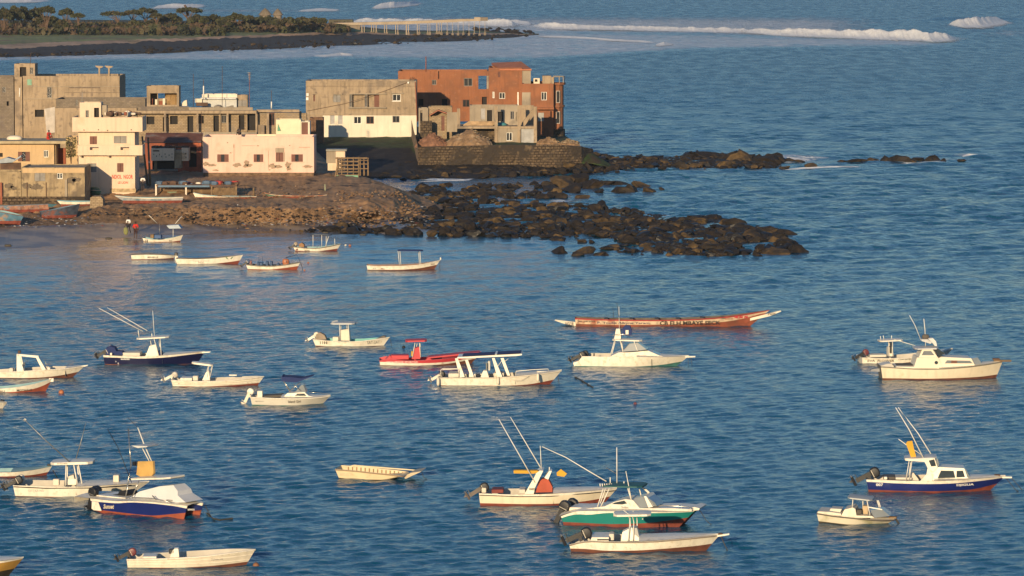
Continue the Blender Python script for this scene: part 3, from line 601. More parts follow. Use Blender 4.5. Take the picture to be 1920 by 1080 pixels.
F.box('low_wall', 440, 565, 1110, 640, -.3, -.1, GWALL); F.box('low_wall', 1112, 500, 1180, 600, .4, .6, CONC)
block(F, 120, 150, 410, 320, 1.6, 3.2, CONC, [(152, 215, 392, 320, 'open')], drop=.15, below=.5, name='rooftop_room', back=[(215, 214, 285, 262)])
F.box('partition', 215, 216, 222, 330, 1.9, 2.1, CONC)
c = MB()
for i in range(9): a = F.p(292 + i * 11, 222, 3); b_ = F.p(292 + i * 11 + 8, 330, 3); c.box(a.x, b_.x, 3, 3.1 + .06 * (i % 2), b_.z, a.z)
c.build('curtain', mat('ochre_curtain', (.34, .21, .09), .9, .2), F.root)
for x0, y0, x1, y1, mm in ((150, 262, 175, 320, REDB), (195, 270, 215, 325, WHITEW), (230, 285, 262, 330, REDB), (265, 262, 285, 325, WHITEW)): F.box('hanging_cloth', x0, y0, x1, y1, 2.4, 2.45, mm)
F = Frame('roof_shed', 'white shed with grey awning on the roof of the unfinished house', 'shed', 'ZC', (800, 345), Y=377)
block(F, 618, 224, 935, 350, .5, 2.5, WHITEW, [], drop=.1, below=.3); block(F, 936, 232, 1028, 350, .6, 2.2, CONC, [(938, 278, 1020, 335, 'shutgrey')], drop=.1, below=.3, name='side_room')
F.box('awning', 606, 256, 925, 268, -.5, .48, mat('grey_sheet', (.55, .55, .53), .6)); F.box('front_panel', 618, 262, 930, 345, -.02, .45, mat('pale_sheet', (.50, .49, .46), .7, .1))
F.box('bench', 565, 300, 670, 330, -1.4, -.8, RUST); F.box('white_box', 555, 264, 618, 300, -.4, .3, WHITEW)
F = Frame('cloth_tent', 'pale cloth sheet tied up beside the rooftop room', 'tent', 'ZC', (450, 330), Y=375)
F.poly('cloth', [(418, 330), (455, 285), (480, 275), (484, 330)], 0, 1.2, WHITEW)
for i, (x, wd, hh) in enumerate(((700, 34, 20), (785, 62, 46), (880, 44, 36))):
    F = Frame('rubble_heap', ['small heap of rubble on the unfinished roof, leftmost', 'widest heap of rubble on the unfinished roof', 'heap of rubble on the unfinished roof nearest the pole with red top'][i], 'rubble', 'ZC', (x, 348), Y=374.6, group='rubble heaps on the flat roof')
    r = wd / 4.8 / 5400 * 374; v, f = rock_pts(r, np.random.default_rng(i), 2, hh / wd); mesh_np('rubble', v, f, [GWALL], parent=F.root)
# ---- H6 small white block + door ----
F = Frame('white_block', 'small whitewashed block with brown door behind the pink house roof', 'shed', 'ZC', (1400, 600), Y=362)
block(F, 1284, 452, 1508, 640, 0, 3, mat('cream_whitewash', (.78, .66, .46), .9, .06), [], roofm=ROOFC)
block(F, 1509, 470, 1588, 640, .1, 2.8, WHITEW, [(1514, 476, 1572, 586, 'door')], name='porch'); F.poly('green_board', [(1300, 490), (1326, 552), (1296, 555)], -.2, -.1, mat('green_board', (.12, .30, .18), .7))
F = Frame('brown_stone_hut', 'ruined brown stone wall between white block and grey-white house', 'wall', 'ZD', (200, 880), Y=404)
block(F, 130, 640, 292, 900, 0, 3, mat('brown_stone', (.17, .095, .055), .95, .35, 1.5, bump=.8), [], drop=.3, below=.6)
F = Frame('back_wall', 'low block wall standing beyond the white block', 'wall', 'ZC', (1530, 460), Y=398); F.box('wall', 1500, 395, 1560, 640, 0, 1.5, BLOCK)
# ---- H7 pink house ----
F = Frame('pink_house', 'single-storey pink house with peeling plaster patches and four brown windows', 'house', 'ZC', (1100, 965), g=3.15)
wins = [(755, 765, 858, 834, 'half'), (1083, 765, 1170, 834, 'half'), (1282, 748, 1350, 832, 'shut'), (1422, 765, 1526, 832, 'half')]
block(F, 626, 608, 1626, 930, 0, 6.5, PINK, wins, below=.0, drop=.3, roofm=ROOFC)
F.box('plinth', 632, 931, 1624, 990, .05, 6.4, mat('dark_plinth', (.16, .10, .06), .95, .4, 2, bump=.8))
F.box('shutter_box', 1278, 708, 1358, 747, -.03, 0, GWALL); F.box('side_trim', 1352, 748, 1362, 830, -.03, 0, GWALL)
for q in ((1352, 832), ): F.box('sill', 750, 834, 862, 840, -.08, 0, PINK); F.box('sill', 1078, 834, 1176, 840, -.08, 0, PINK); F.box('sill', 1418, 832, 1530, 838, -.08, 0, PINK)
pl = mat('bare_plaster_patch', (.32, .23, .16), .95, .25, 3, bump=.6)
def patch(F, cx, cy, rx, ry, seed, m, ly=-.012):
    rg = random.Random(seed); n = 18; pts = []
    for i in range(n): a = 6.283 * i / n; k = .6 + .55 * rg.random(); pts.append((cx + rx * k * math.cos(a), cy + ry * k * math.sin(a)))
    F.poly('peeling_patch', pts, ly, ly + .01, m)
for i, (x, y, rx, ry) in enumerate(((650, 852, 26, 22), (705, 862, 46, 14), (930, 862, 40, 20), (1020, 845, 26, 30), (1030, 868, 50, 18), (1250, 868, 36, 26), (1305, 876, 36, 18), (1390, 860, 34, 32), (1400, 892, 26, 22), (1570, 875, 56, 15), (848, 660, 8, 6), (1120, 688, 12, 6), (1408, 686, 8, 5), (740, 908, 34, 9), (905, 690, 6, 22), (1226, 905, 10, 6), (875, 752, 14, 5))):
    patch(F, x, y, rx, ry, i, pl)
F.box('conduit', 903, 700, 907, 830, -.05, 0, GWALL); F.box('conduit', 1214, 730, 1218, 900, -.05, 0, GWALL); F.box('ledge_crack', 1490, 699, 1590, 704, -.02, 0, pl); F.box('ledge_crack', 975, 686, 1100, 689, -.02, 0, pl)
F.box('roof_kerb', 1115, 584, 1285, 600, 2.5, 2.8, mat('cream_whitewash', (.78, .66, .46)))
# ---- H8 shacks between cream and pink ----
F = Frame('rusty_shack', 'long low shack with rusty corrugated roof left of the pink house', 'shack', 'ZC', (400, 900), Y=352)
b = MB(); a = F.p(95, 660, 0); c_ = F.p(615, 660, 0); zt = F.p(300, 572, 3).z; n = 60
for i in range(n):
    xa = a.x + (c_.x - a.x) * i / n; xb = a.x + (c_.x - a.x) * (i + 1) / n; xm = (xa + xb) / 2; u = .06
    b.quad((xa, 0, a.z), (xm, 0, a.z + u), (xm, 3, zt + u), (xa, 3, zt)); b.quad((xm, 0, a.z + u), (xb, 0, a.z), (xb, 3, zt), (xm, 3, zt + u))
b.build('roof', TIN, F.root); block(F, 400, 662, 612, 900, .4, 2.4, mat('brick_red_wall', (.36, .10, .05), .9, .2, streak=.2), [(500, 700, 570, 880, 'dark')], drop=.2)
F.box('wall', 100, 664, 400, 900, .5, 2.6, REDB)
F = Frame('perforated_hut', 'cream hut wall dotted with ventilation holes, standing over a dark recess', 'hut', 'ZC', (330, 900), Y=347)
hl = [(172, 728, 234, 740, 'dark')] + [(x, y, x + 7, y + 14, 'dark') for x, y in ((180, 758), (205, 775), (232, 760), (252, 778), (282, 757), (290, 782), (318, 765), (345, 755), (345, 785), (468, 752), (470, 785))]
block(F, 160, 712, 368, 822, 0, 2.4, CREAM, hl, below=0, drop=.0); block(F, 434, 706, 497, 824, .2, 2.4, CREAM, hl[-2:], below=0, drop=.0, name='right_wall'); F.box('pier', 369, 730, 433, 890, .1, 2.2, CONC)
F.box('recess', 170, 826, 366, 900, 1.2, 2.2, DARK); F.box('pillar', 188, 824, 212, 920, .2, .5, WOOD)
sc_ = MB()
for i in range(26): x = 170 + random.random() * 320; q = F.p(x, 706, .3 + random.random() * 1.6); sc_.blob((q.x, q.y, q.z + .1), (.12 + .25 * random.random(), .15, .1 + .12 * random.random()), 2.4, 6, 4)
sc_.build('roof_clutter', RUST, F.root)
# ---- H2 cream house ----
F = Frame('cream_house', 'tall cream two-storey house with balconies and red lettering', 'house', 'ZB', (960, 575), g=2.75)
wins = [(808, 74, 873, 146, 'shut'), (1024, 72, 1140, 138, 'shutgrey'), (1054, 316, 1112, 396, 'shut'), (786, 318, 868, 398, 'shutgrey')]
block(F, 704, -30, 1216, 578, 0, 5.5, CREAM, wins, below=.8, drop=.3, roofm=ROOFC)
F.box('plinth', 990, 545, 1222, 578, -.06, -.002, mat('dirty_cream', (.42, .31, .18), .95, .3, 3, bump=.5))
def balc(x0, y0, x1, y1, out, slots=()):
    a = F.p(x0, y0, -out); c = F.p(x1, y1, -out); b = MB(); hs = []
    for q in slots: p = F.p(q[0], q[1], -out); r = F.p(q[2], q[3], -out); hs.append((p.x, r.x, r.z, p.z))
    holes_wall(b, a.x, c.x, c.z, a.z, -out, .15, hs); b.box(a.x, a.x + .15, -out + .152, -.003, c.z, a.z); b.box(c.x - .15, c.x, -out + .152, 2.5 if x1 > 1200 else -.003, c.z, a.z); b.box(a.x + .152, c.x - .152, -out + .152, -.003, c.z, c.z + .15)
    return b.build('balcony', CREAM, F.root)
balc(698, 155, 1282, 246, .9, [(808, 172, 888, 198), (1084, 172, 1164, 198)])
balc(648, -98, 1296, 8, .9) if False else None
a = F.p(650, -96, -.9); c_ = F.p(1282, 34, -.9)
b = MB(); holes_wall(b, a.x, c_.x, c_.z, a.z, -.9, .15, []); b.box(c_.x - .15, c_.x, -.748, 4.5, c_.z, a.z); b.box(a.x, a.x + .15, -.748, 4.5, c_.z, a.z); b.box(a.x + .152, c_.x - .152, -.748, 5, c_.z, c_.z + .18); b.build('roof_parapet', CREAM, F.root)
for x in (725, 975, 1220): F.box('beam_end', x - 8, 248, x + 8, 262, -.8, -.01, GWALL)
for x, y in ((755, 36), (885, 34), (968, 40), (1180, 34)): F.box('drain', x - 4, y - 22, x + 4, y - 14, -1.0, -.9, DARK)
block(F, 716, -230, 910, -90, .8, 2.6, CREAM, [(846, -182, 892, -92, 'dark'), (770, -160, 800, -92, 'grey')], drop=.15, below=.3, name='roof_room')
F.box('water_tank', 912, -205, 960, -120, 1.2, 2.4, GWALL); F.tube('antenna', [(740, -320, 1), (738, -210, 1)], .03, STEEL)
cl = MB()
for i in range(22): q = F.p(930 + random.random() * 340, -108, .5 + random.random() * 3); cl.blob((q.x, q.y, q.z + .25), (.2 + .25 * random.random(), .2, .12 + .3 * random.random()), 3, 6, 4, m=random.randrange(3))
cl.build('roof_clutter', [RUST, REDB, WHITEW], F.root)
RED = mat('red_lettering', (.50, .05, .03), .8, .15, 5)
F.text('NDIOL  NGOR', 1008, 420, 1196, 458, -.02, RED); F.text('LE LION', 1062, 480, 1152, 502, -.02, RED)
for i, (x, tl, bl) in enumerate(((1288, 75, 500), (1334, 85, 510))):
    G = Frame('utility_pole', ['leaning wooden pole beside the cream house, left one', 'straighter wooden pole right of the leaning one'][i], 'pole', 'ZB', (1345, 520), g=2.8, group='poles beside the cream house')
    G.tube('pole', [((1280, 1332)[i], tl, 0), ((1338, 1356)[i], 600, 0)], .11, WOOD, seg=8, r1=.14)
    if i == 0: G.box('fitting', 1284, 115, 1306, 132, -.2, .1, STEEL)
    else: G.box('fitting', 1336, 300, 1352, 316, -.2, .1, WHITEW)
# ---- H3 yellow low house ----
F = Frame('yellow_house', 'low yellow house with overhanging flat slab roof, left of the cream house', 'house', 'ZA', (240, 1020), Y=343)
block(F, -200, 868, 488, 1080, 0, 6, YELL, [(162, 934, 270, 1020, 'half'), (392, 920, 436, 984, 'white'), (-40, 945, 25, 980, 'dark')], drop=None)
F.box('roof', -210, 838, 600, 862, -.9, 6.2, mat('roof_slab', (.40, .32, .20), .9, .15)); F.box('side_wall', 489, 866, 505, 1080, .5, 5.5, YELL)
block(F, 594, 800, 700, 1080, 1.5, 4, YELL, [(520, 934, 590, 1000, 'dark')][:0], name='side_room'); F.box('back_wall', 506, 900, 593, 1080, 3.0, 3.2, REDB)
G = Frame('cactus_tree', 'small bare-branched tree against the wall between yellow and cream houses', 'tree', 'ZA', (640, 1020), Y=341)
tb = MB(); rr = random.Random(4)
for i in range(8): x = 600 + rr.random() * 70; tb.tube([G.p(640, 1040, 0), G.p((x + 640) / 2, 930, rr.uniform(-.3, .3)), G.p(x, 830 + rr.random() * 80, rr.uniform(-.5, .5))], .08, 5, 0, .03)
tb.build('trunk', WOOD, G.root); lf = MB()
for i in range(260): q = G.p(590 + rr.random() * 90, 810 + rr.random() * 180, rr.uniform(-.7, .7)); s = .12; lf.quad(q, q + Vector((s, rr.uniform(-s, s), rr.uniform(0, s))), q + Vector((s, rr.uniform(-s, s), s * 1.4)), q + Vector((0, 0, s)))
lf.build('crown', mat('dusty_leaf', (.12, .10, .035), .8, .4), G.root)
G = Frame('rooftop_bundle', 'white wrapped bundle on the yellow house roof', 'bundle', 'ZA', (130, 832), Y=345); bb = MB(); q = G.p(130, 815, 0); bb.blob(q, (.95, .6, .38), 2.3, 12, 8); bb.build('bundle', WHITEW, G.root, sm=True)
for i, (x, s) in enumerate(((20, .5), (60, .35), (270, .4), (315, .3), (355, .45))):
    G = Frame('junk_pile', ['pile of junk at the left edge of the yellow roof', 'small junk pile left of the white bundle', 'low junk pile right of the white bundle', 'small dark junk pile mid yellow roof', 'junk pile beside the person in red'][i], 'junk', 'ZA', (x, 836), Y=345.5, group='junk on the yellow roof')
    v, f = rock_pts(s * 1.6, np.random.default_rng(40 + i), 1, .5); mesh_np('junk', v, f, [REDB if i % 2 else RUST], parent=G.root)
# ---- H4 front-left wall/house ----
F = Frame('seafront_house', 'low stained yellow seafront house and yard wall at the far left', 'house', 'ZB', (400, 660), g=2.25)
block(F, 192, 355, 765, 700, 0, 7, STAINW, [(310, 405, 408, 478, 'shutgrey'), (512, 406, 564, 458, 'white')], drop=.1, below=.5, roofm=ROOFC)
block(F, -200, 395, 191, 700, .1, 5, STAINW, [], drop=.5, below=.5, name='yard_wall', roofm=ROOFC)
F.box('upper_band', 200, 362, 760, 404, -.03, -.001, YELL)
F.box('stone_plinth', -200, 618, 762, 690, -.25, -.005, STONE)
F.box('buttress', 582, 462, 606, 680, -.2, -.004, GWALL); F.box('buttress', 0, 490, 20, 690, -.35, -.26, REDB)
for x in (243, 415): F.box('buttress', x - 4, 490, x + 4, 616, -.1, -.006, RUST)
for x, y, r in ((240, 520, 36), (85, 520, 32), (640, 470, 40), (690, 465, 30), (120, 540, 24), (330, 530, 40)): patch(F, x, y, r * 1.5, r * .8, x, mat('damp_patch', (.15, .115, .08), .95, .3, 3), -.01)
G = Frame('blue_tarp_shelter', 'shelter with a pale blue tarp on the yard wall at the far left', 'shelter', 'ZB', (90, 395), Y=334)
G.poly('tarp', [(-40, 300), (60, 265), (130, 285), (190, 245), (190, 262), (110, 310), (-40, 320)], 0, 2, mat('pale_blue_tarp', (.30, .33, .36), .7, .2)); G.box('wall', 0, 312, 188, 400, .5, .8, RUST)
# ---- stone block and wall stub on the beach bank ----
F = Frame('stone_block', 'square sunlit stone block at the top of the beach', 'block', 'ZB', (860, 715), g=2.0); F.poly('block', [(808, 722), (812, 628), (830, 616), (905, 616), (925, 640), (928, 722)], 0, 2.2, BLOCK)
G = Frame('overturned_dinghy', 'green and white dinghy lying against the cream house', 'dinghy', 'ZB', (850, 605), g=2.5, h=R(-60))
b = MB(); b.blob((0, 0, .45), (1.3, .55, .5), 2.4, 14, 8); b.build('hull', mat('dinghy_green', (.06, .16, .11), .6), G.root, sm=True); b = MB(); b.blob((0, 0, .62), (1.34, .58, .08), 3, 14, 4); b.build('rim', WHITEW, G.root)
# ---- H10 grey and white house ----
F = Frame('grey_white_house', 'two-storey house, bare grey above and whitewashed below', 'house', 'ZD', (700, 850), Y=412)
up = [(175, 365, 195, 445, 'pane'), (412, 370, 498, 455, 'shutgrey'), (604, 365, 634, 512, 'grey'), (636, 365, 784, 512, 'open'), (786, 365, 816, 510, 'grey'), (818, 365, 960, 512, 'open'), (1118, 360, 1215, 440, 'white')]
lo_ = [(376, 606, 428, 716, 'greydoor'), (470, 604, 524, 716, 'greydoor'), (656, 626, 746, 712, 'white'), (806, 624, 896, 712, 'pane'), (1118, 618, 1202, 698, 'grey')]
block(F, 85, 200, 1402, 612, 0, 6, CONC, up, below=0, drop=.3, th=.4, roofm=ROOFC, name='upper_wall')
block(F, 285, 613, 1404, 860, -.02, 6, WHITEW, lo_, below=1, drop=None, name='lower_wall'); F.box('side_wall', 85, 613, 284, 900, .05, 5.5, CONC)
F.box('loggia_wall', 636, 365, 960, 513, .8, 1.0, CONC); F.box('door', 900, 362, 960, 512, .7, .79, BROWN)
for a in ((600, 352, 1050, 362), (1095, 345, 1250, 353), (410, 358, 520, 366), (160, 356, 205, 362)): F.box('lintel', *a, -.25, 0, GWALL)
F.box('floor_line', 90, 590, 1400, 596, -.06, -.001, GWALL); F.box('floor_line', 90, 262, 1400, 266, -.04, -.001, mat('dark_repair', ())); F.box('balcony_ledge', 590, 515, 1045, 530, -.35, -.001, GWALL)
F.tube('cable', [(100, 560, -.1), (560, 470, -.1), (1000, 330, -.1), (1300, 218, -.1)], .03, RUST)
F.tube('drain_pipe', [(1390, 215, -.05), (1412, 690, -.05)], .07, REDB)
for x, y in ((108, 366), (105, 415)): F.box('meter_box', x - 16, y - 18, x + 12, y + 16, -.2, 0, WHITEF)
F.box('lamp', 1296, 212, 1314, 232, -.3, -.05, WHITEF)
for x0, y0, x1, y1 in ((1114, 355, 1120, 446), ): F.box('sill', 1112, 441, 1220, 448, -.1, 0, WHITEF)
b = MB(); q0 = F.p(1340, 195, 1)
for i in range(9): q = F.p(1320 + i * 9, 200, .5 + i * .3); b.tube([q - Vector((0, 0, .3)), q + Vector((.05, 0, .3 + .3 * random.random()))], .03, 5)
b.build('rebar', RUST, F.root)
# ---- H12 orange house ----
F = Frame('orange_house', 'large terracotta orange house standing at the tip of the headland', 'house', 'ZE', (1000, 860), Y=408)
block(F, 32, 218, 884, 640, 25, 8, ORNG, [(352, 300, 392, 348, 'grey'), (652, 284, 732, 360, 'grey'), (788, 262, 866, 388, 'open'), (640, 486, 706, 556, 'pane'), (822, 460, 880, 536, 'dark'), (225, 480, 270, 545, 'dark'), (445, 480, 495, 545, 'dark')], drop=None, back=[(770, 250, 880, 400)])
a = F.p(32, 225, 25); c_ = F.p(776, 225, 25); MB().box(a.x + .3, c_.x, 25.3, 32.7, a.z - .6, a.z - .4).build('roof', ROOFC, F.root)
block(F, 885, 186, 1200, 820, 3, 9, ORNG, [(970, 222, 996, 276, 'shut'), (984, 420, 1040, 478, 'white'), (920, 412, 940, 472, 'white')], drop=2.2, name='stair_block')
a = F.p(1000, 198, 2.8); q = F.p(1282, 198, 2.8); t = F.p(905, 140, 9); u_ = F.p(1180, 128, 9)
b = MB(); b.quad((a.x - 2.2 + 2, 2.8, a.z), (q.x + .1, 2.8, q.z), (u_.x + .2, 9.5, u_.z), (t.x, 9.5, t.z)); b.quad((t.x, 9.5, t.z - .2), (u_.x + .2, 9.5, u_.z - .2), (q.x + .1, 2.8, q.z - .2), (a.x - .2, 2.8, a.z - .2)); b.quad((a.x - .2, 2.8, a.z - .2), (q.x + .1, 2.8, q.z - .2), (q.x + .1, 2.8, q.z), (a.x - .2, 2.8, a.z)); b.quad((q.x + .1, 2.8, q.z - .2), (u_.x + .2, 9.5, u_.z - .2), (u_.x + .2, 9.5, u_.z), (q.x + .1, 2.8, q.z))
b.build('sloping_roof', mat('terracotta_roof', (.42, .15, .075), .85, .15, 1), F.root)
block(F, 1002, 200, 1282, 340, 3.1, 6, GWALL, [(1088, 214, 1172, 276, 'shut')], drop=None, below=0, name='upper_room')
block(F, 1196, 336, 1496, 820, 0, 10, ORNG, [(1380, 414, 1432, 492, 'white'), (1160, 416, 1168, 536, 'flat'), (1186, 418, 1280, 538, 'flat')][:1], drop=.5, name='right_wing')
a = F.p(1186, 418, -.03); F.box('blank_panel', 1200, 418, 1280, 560, -.03, -.002, GWALL); F.box('downpipe', 1156, 416, 1168, 540, 2.9, 2.99, WHITEF)
F.box('terrace_block', 1392, 262, 1474, 340, 2, 4, CONC); F.box('terrace_post', 1476, 272, 1500, 345, .5, .8, CONC)
F.box('plaster_trim', 868, 262, 884, 385, 24.9, 24.99, GWALL)
# round bay tower, right end, on stone foot
cen = F.p(1500, 340, 2.2); top = F.p(1550, 350, .5).z; bot = F.p(1550, 770, .5).z; r = F.p(1592, 400, 2.2).x - F.p(1500, 400, 2.2).x
def oct_ring(z0, z1, rr): 
    b = MB(); pts = [(cen.x + rr * math.cos(a), 2.9 + rr * 1.15 * math.sin(a)) for a in [math.pi * (-.5 + k / 6) for k in range(7)]]; pts = [(cen.x - .5, 2.9 - rr * 1.15)] + pts + [(cen.x - .5, 2.9 + rr * 1.15)]; n = len(pts)
    b.add([(x, y, z0) for x, y in pts] + [(x, y, z1) for x, y in pts], [tuple(range(n - 1, -1, -1)), tuple(range(n, 2 * n))] + [(i, (i + 1) % n, n + (i + 1) % n, n + i) for i in range(n)]); return b
oct_ring(bot, top, r).build('bay_tower', ORNG, F.root); oct_ring(top, top + .3, r * 1.2).build('tower_cornice', ORNG, F.root)
zm = F.p(1550, 560, .5).z; oct_ring(zm, zm + .25, r * 1.12).build('tower_cornice', ORNG, F.root); oct_ring(bot - 1.5, bot - .01, r * 1.15).build('stone_foot', STONE, F.root)
for y0, y1 in ((405, 520), (600, 715)):
    a = F.p(1530, y0, .4); c_ = F.p(1578, y1, .4); f = MB().box(cen.x + r * .22, cen.x + r * .62, 2.9 - r * 1.12, 2.9 - r * .9, c_.z, a.z).build('window', mat('pale_frame', (.45, .40, .36), .6), F.root)
    MB().box(cen.x + r * .27, cen.x + r * .57, 2.9 - r * 1.135, 2.9 - r * 1.121, c_.z + .08, a.z - .08).build('pane', PANE, f)
zt2 = F.p(1550, 330, .5).z
b = MB()
for k in range(7): an = math.pi * (-.5 + k / 6); b.tube([(cen.x + r * 1.1 * math.cos(an), 2.9 + r * 1.2 * math.sin(an), top + .3), (cen.x + r * 1.1 * math.cos(an), 2.9 + r * 1.2 * math.sin(an), top + 1.2)], .05, 5)
b.tube([(cen.x + r * 1.1 * math.cos(math.pi * (-.5 + k / 6)), 2.9 + r * 1.2 * math.sin(math.pi * (-.5 + k / 6)), top + 1.15) for k in range(7)], .05, 5); b.build('railing', GWALL, F.root)
F.box('ground_window', 1352, 610, 1405, 690, -.04, -.001, mat('pale_screen', (.30, .30, .28), .6)); F.box('column', 1450, 590, 1466, 800, -.9, -.6, ORNG); F.box('balcony_slab', 1340, 560, 1500, 580, -1.0, -.001, ORNG)
G = Frame('roof_hut', 'small white utility box on the orange house terrace', 'box', 'ZE', (1340, 340), Y=411); G.box('box', 1308, 285, 1366, 338, 0, 1, WHITEW); G.box('vent', 1320, 295, 1345, 318, -.03, 0, DARK)
# ---- gatehouse with tiled roof ----
F = Frame('tiled_gatehouse', 'small stone house with red gabled porch roof before the orange house', 'house', 'ZE', (450, 780), Y=402)
block(F, 318, 552, 540, 800, 1.5, 3.5, BLOCK, [], drop=.3); block(F, 225, 566, 317, 800, 1.0, 3, GWALL, [(240, 590, 262, 690, 'dark')], name='side_room')
block(F, 350, 640, 490, 800, 0, 1.49, BLOCK, [(440, 640, 470, 778, 'door')], drop=None, name='porch'); b = MB()
p0, p1, p2 = F.p(326, 632, -.5), F.p(410, 582, -.5), F.p(536, 628, -.5)
for yy in ((-.5, 1.45),):
    for A, B in ((p0, p1), (p1, p2)):
        b.quad((A.x, -.5, A.z), (B.x, -.5, B.z), (B.x, 1.45, B.z), (A.x, 1.45, A.z)); b.quad((A.x, 1.45, A.z - .15), (B.x, 1.45, B.z - .15), (B.x, -.5, B.z - .15), (A.x, -.5, A.z - .15)); b.quad((A.x, -.5, A.z - .15), (B.x, -.5, B.z - .15), (B.x, -.5, B.z), (A.x, -.5, A.z))
b.build('tiled_roof', mat('tile_red', (.33, .13, .075), .85, .2, 3), F.root)
F = Frame('stone_ruin', 'heap of masonry beside the tiled gatehouse', 'ruin', 'ZE', (300, 800), Y=400)
block(F, 240, 690, 350, 800, 0, 1.5, STONE, [], drop=.2); F.box('grey_wall', 492, 605, 588, 790, 1.5, 1.8, GWALL)
# ---- concrete frame ruin ----
F = Frame('unfinished_building', 'unfinished concrete frame building with bare columns before the orange house', 'house', 'ZE', (1150, 900), Y=396)
block(F, 706, 540, 1160, 745, 4, 3, GWALL, [(812, 570, 852, 672, 'greydoor'), (870, 585, 918, 690, 'dark'), (972, 600, 1022, 690, 'dark'), (1090, 595, 1126, 672, 'grey'), (1142, 605, 1158, 690, 'dark')], below=.4, drop=None, name='back_wall')
F.box('floor_slab', 590, 738, 1340, 760, 0, 6.9, CONC)
for x, y0, y1 in ((602, 570, 760), (955, 548, 905), (1172, 540, 905), (1325, 552, 905)): F.box('column', x - 15, y0, x + 15, y1, -.05, .45, CONC)
block(F, 972, 761, 1158, 905, .1, 6, GWALL, [(1052, 796, 1108, 874, 'white')], below=.4, drop=None, name='lower_wall'); block(F, 1190, 761, 1310, 905, .3, 6, mat('grey_panel', (.36, .35, .34), .9), [], below=.4, drop=None, name='lower_wall')
F.box('side_wall', 720, 761, 940, 905, 2.5, 2.8, STONE)
F.box('far_wall', 1188, 540, 1310, 738, 5.2, 5.4, CONC)
F.poly('stair', [(1195, 738), (1195, 712), (1300, 580), (1318, 590), (1225, 738)], 1.5, 2.6, CONC); F.poly('broken_edge', [(1310, 560), (1342, 580), (1348, 640), (1335, 720), (1345, 760), (1310, 760)], .5, .9, BLOCK)
for i, (x, c3) in enumerate(((900, (.05, .22, .17)), (985, (.05, .2, .22)))):
    G = Frame('tarp_bundle', ['green tarp bundle lying on the concrete slab', 'teal tarp bundle by the middle concrete column'][i], 'tarp', 'ZE', (x, 740), Y=398, group='tarps on the slab'); b = MB(); q = G.p(x, 722, 0); b.blob(q, (1.5 if i == 0 else 1.1, .6, .35), 2.3, 12, 6); b.build('tarp', mat('tarp%d' % i, c3, .7), G.root, sm=True)
rp = Frame('plank_pile', 'pile of loose planks on the unfinished slab', 'planks', 'ZE', (740, 735), Y=397); b = MB()
for i in range(10): q = rp.p(640 + i * 6, 732 - i * 3.5, 0); b.box(q.x, q.x + 4.2, .1 + i * .1, .4 + i * .1, q.z, q.z + .1)
b.build('planks', mat('pale_plank', (.38, .26, .15), .9, .3), rp.root)
# ---- sea wall, side wall, rubble heaps ----
def curvewall(name, label, pts, zt, zb, th, m):
    """pts: (px, Y) along the face"""
    P = [Vector(((px - 960) / (FPX * math.cos(TH)) * Y * YS, Y * YS, 0)) for px, Y in pts]; Q = []
    for i in range(len(P) - 1):
        for k in range(10): Q.append((P[i] + (P[i + 1] - P[i]) * k / 10, i + k / 10))
    Q.append((P[-1], len(P) - 1)); o = P[0].copy(); root = empty(name, o); tag(root, label, 'wall'); b = MB(); rows = 9
    zt_ = lambda t: np.interp(t, range(len(zt)), zt); zb_ = lambda t: np.interp(t, range(len(zb)), zb); vs = []
    for p, t in Q:
        for j in range(rows):
            f = j / (rows - 1); z = zb_(t) + (zt_(t) - zb_(t)) * f; n = random.uniform(-.09, .09); vs.append((p.x - o.x, p.y - o.y - .35 * (1 - f) + n, z + (random.uniform(-.06, .06) if j == rows - 1 else 0)))
        vs.append((p.x - o.x, p.y - o.y + th, zt_(t))); vs.append((p.x - o.x, p.y - o.y + th, zb_(t)))
    K = rows + 2; b.add(vs, [(i * K + j, (i + 1) * K + j, (i + 1) * K + j + 1, i * K + j + 1) for i in range(len(Q) - 1) for j in range(K - 1)] + [tuple(range(K - 1, -1, -1)), tuple(range((len(Q) - 1) * K, len(Q) * K))])
    b.build('masonry', m, root); return root
curvewall('sea_wall', 'long stone sea wall below the orange house and concrete frame', [(784, 387.5), (860, 388), (950, 388.5), (1050, 389), (1090, 390), (1112, 393)], [3.55, 3.6, 3.75, 3.7, 3.4, 2.8], [.6, .6, .6, .6, .6, .4], 1.0, STONE)
curvewall('boundary_wall', 'pale stone wall dropping from the grey-white house to the sea wall', [(772, 409), (776, 400), (784, 388)], [5.8, 4.9, 3.7], [2, 2, 1.5], .7, mat('pale_masonry', (.34, .23, .14), .95, .3, 1.5, bump=.7, brick=(.4, .2, .03, (.5, .5, .5))))
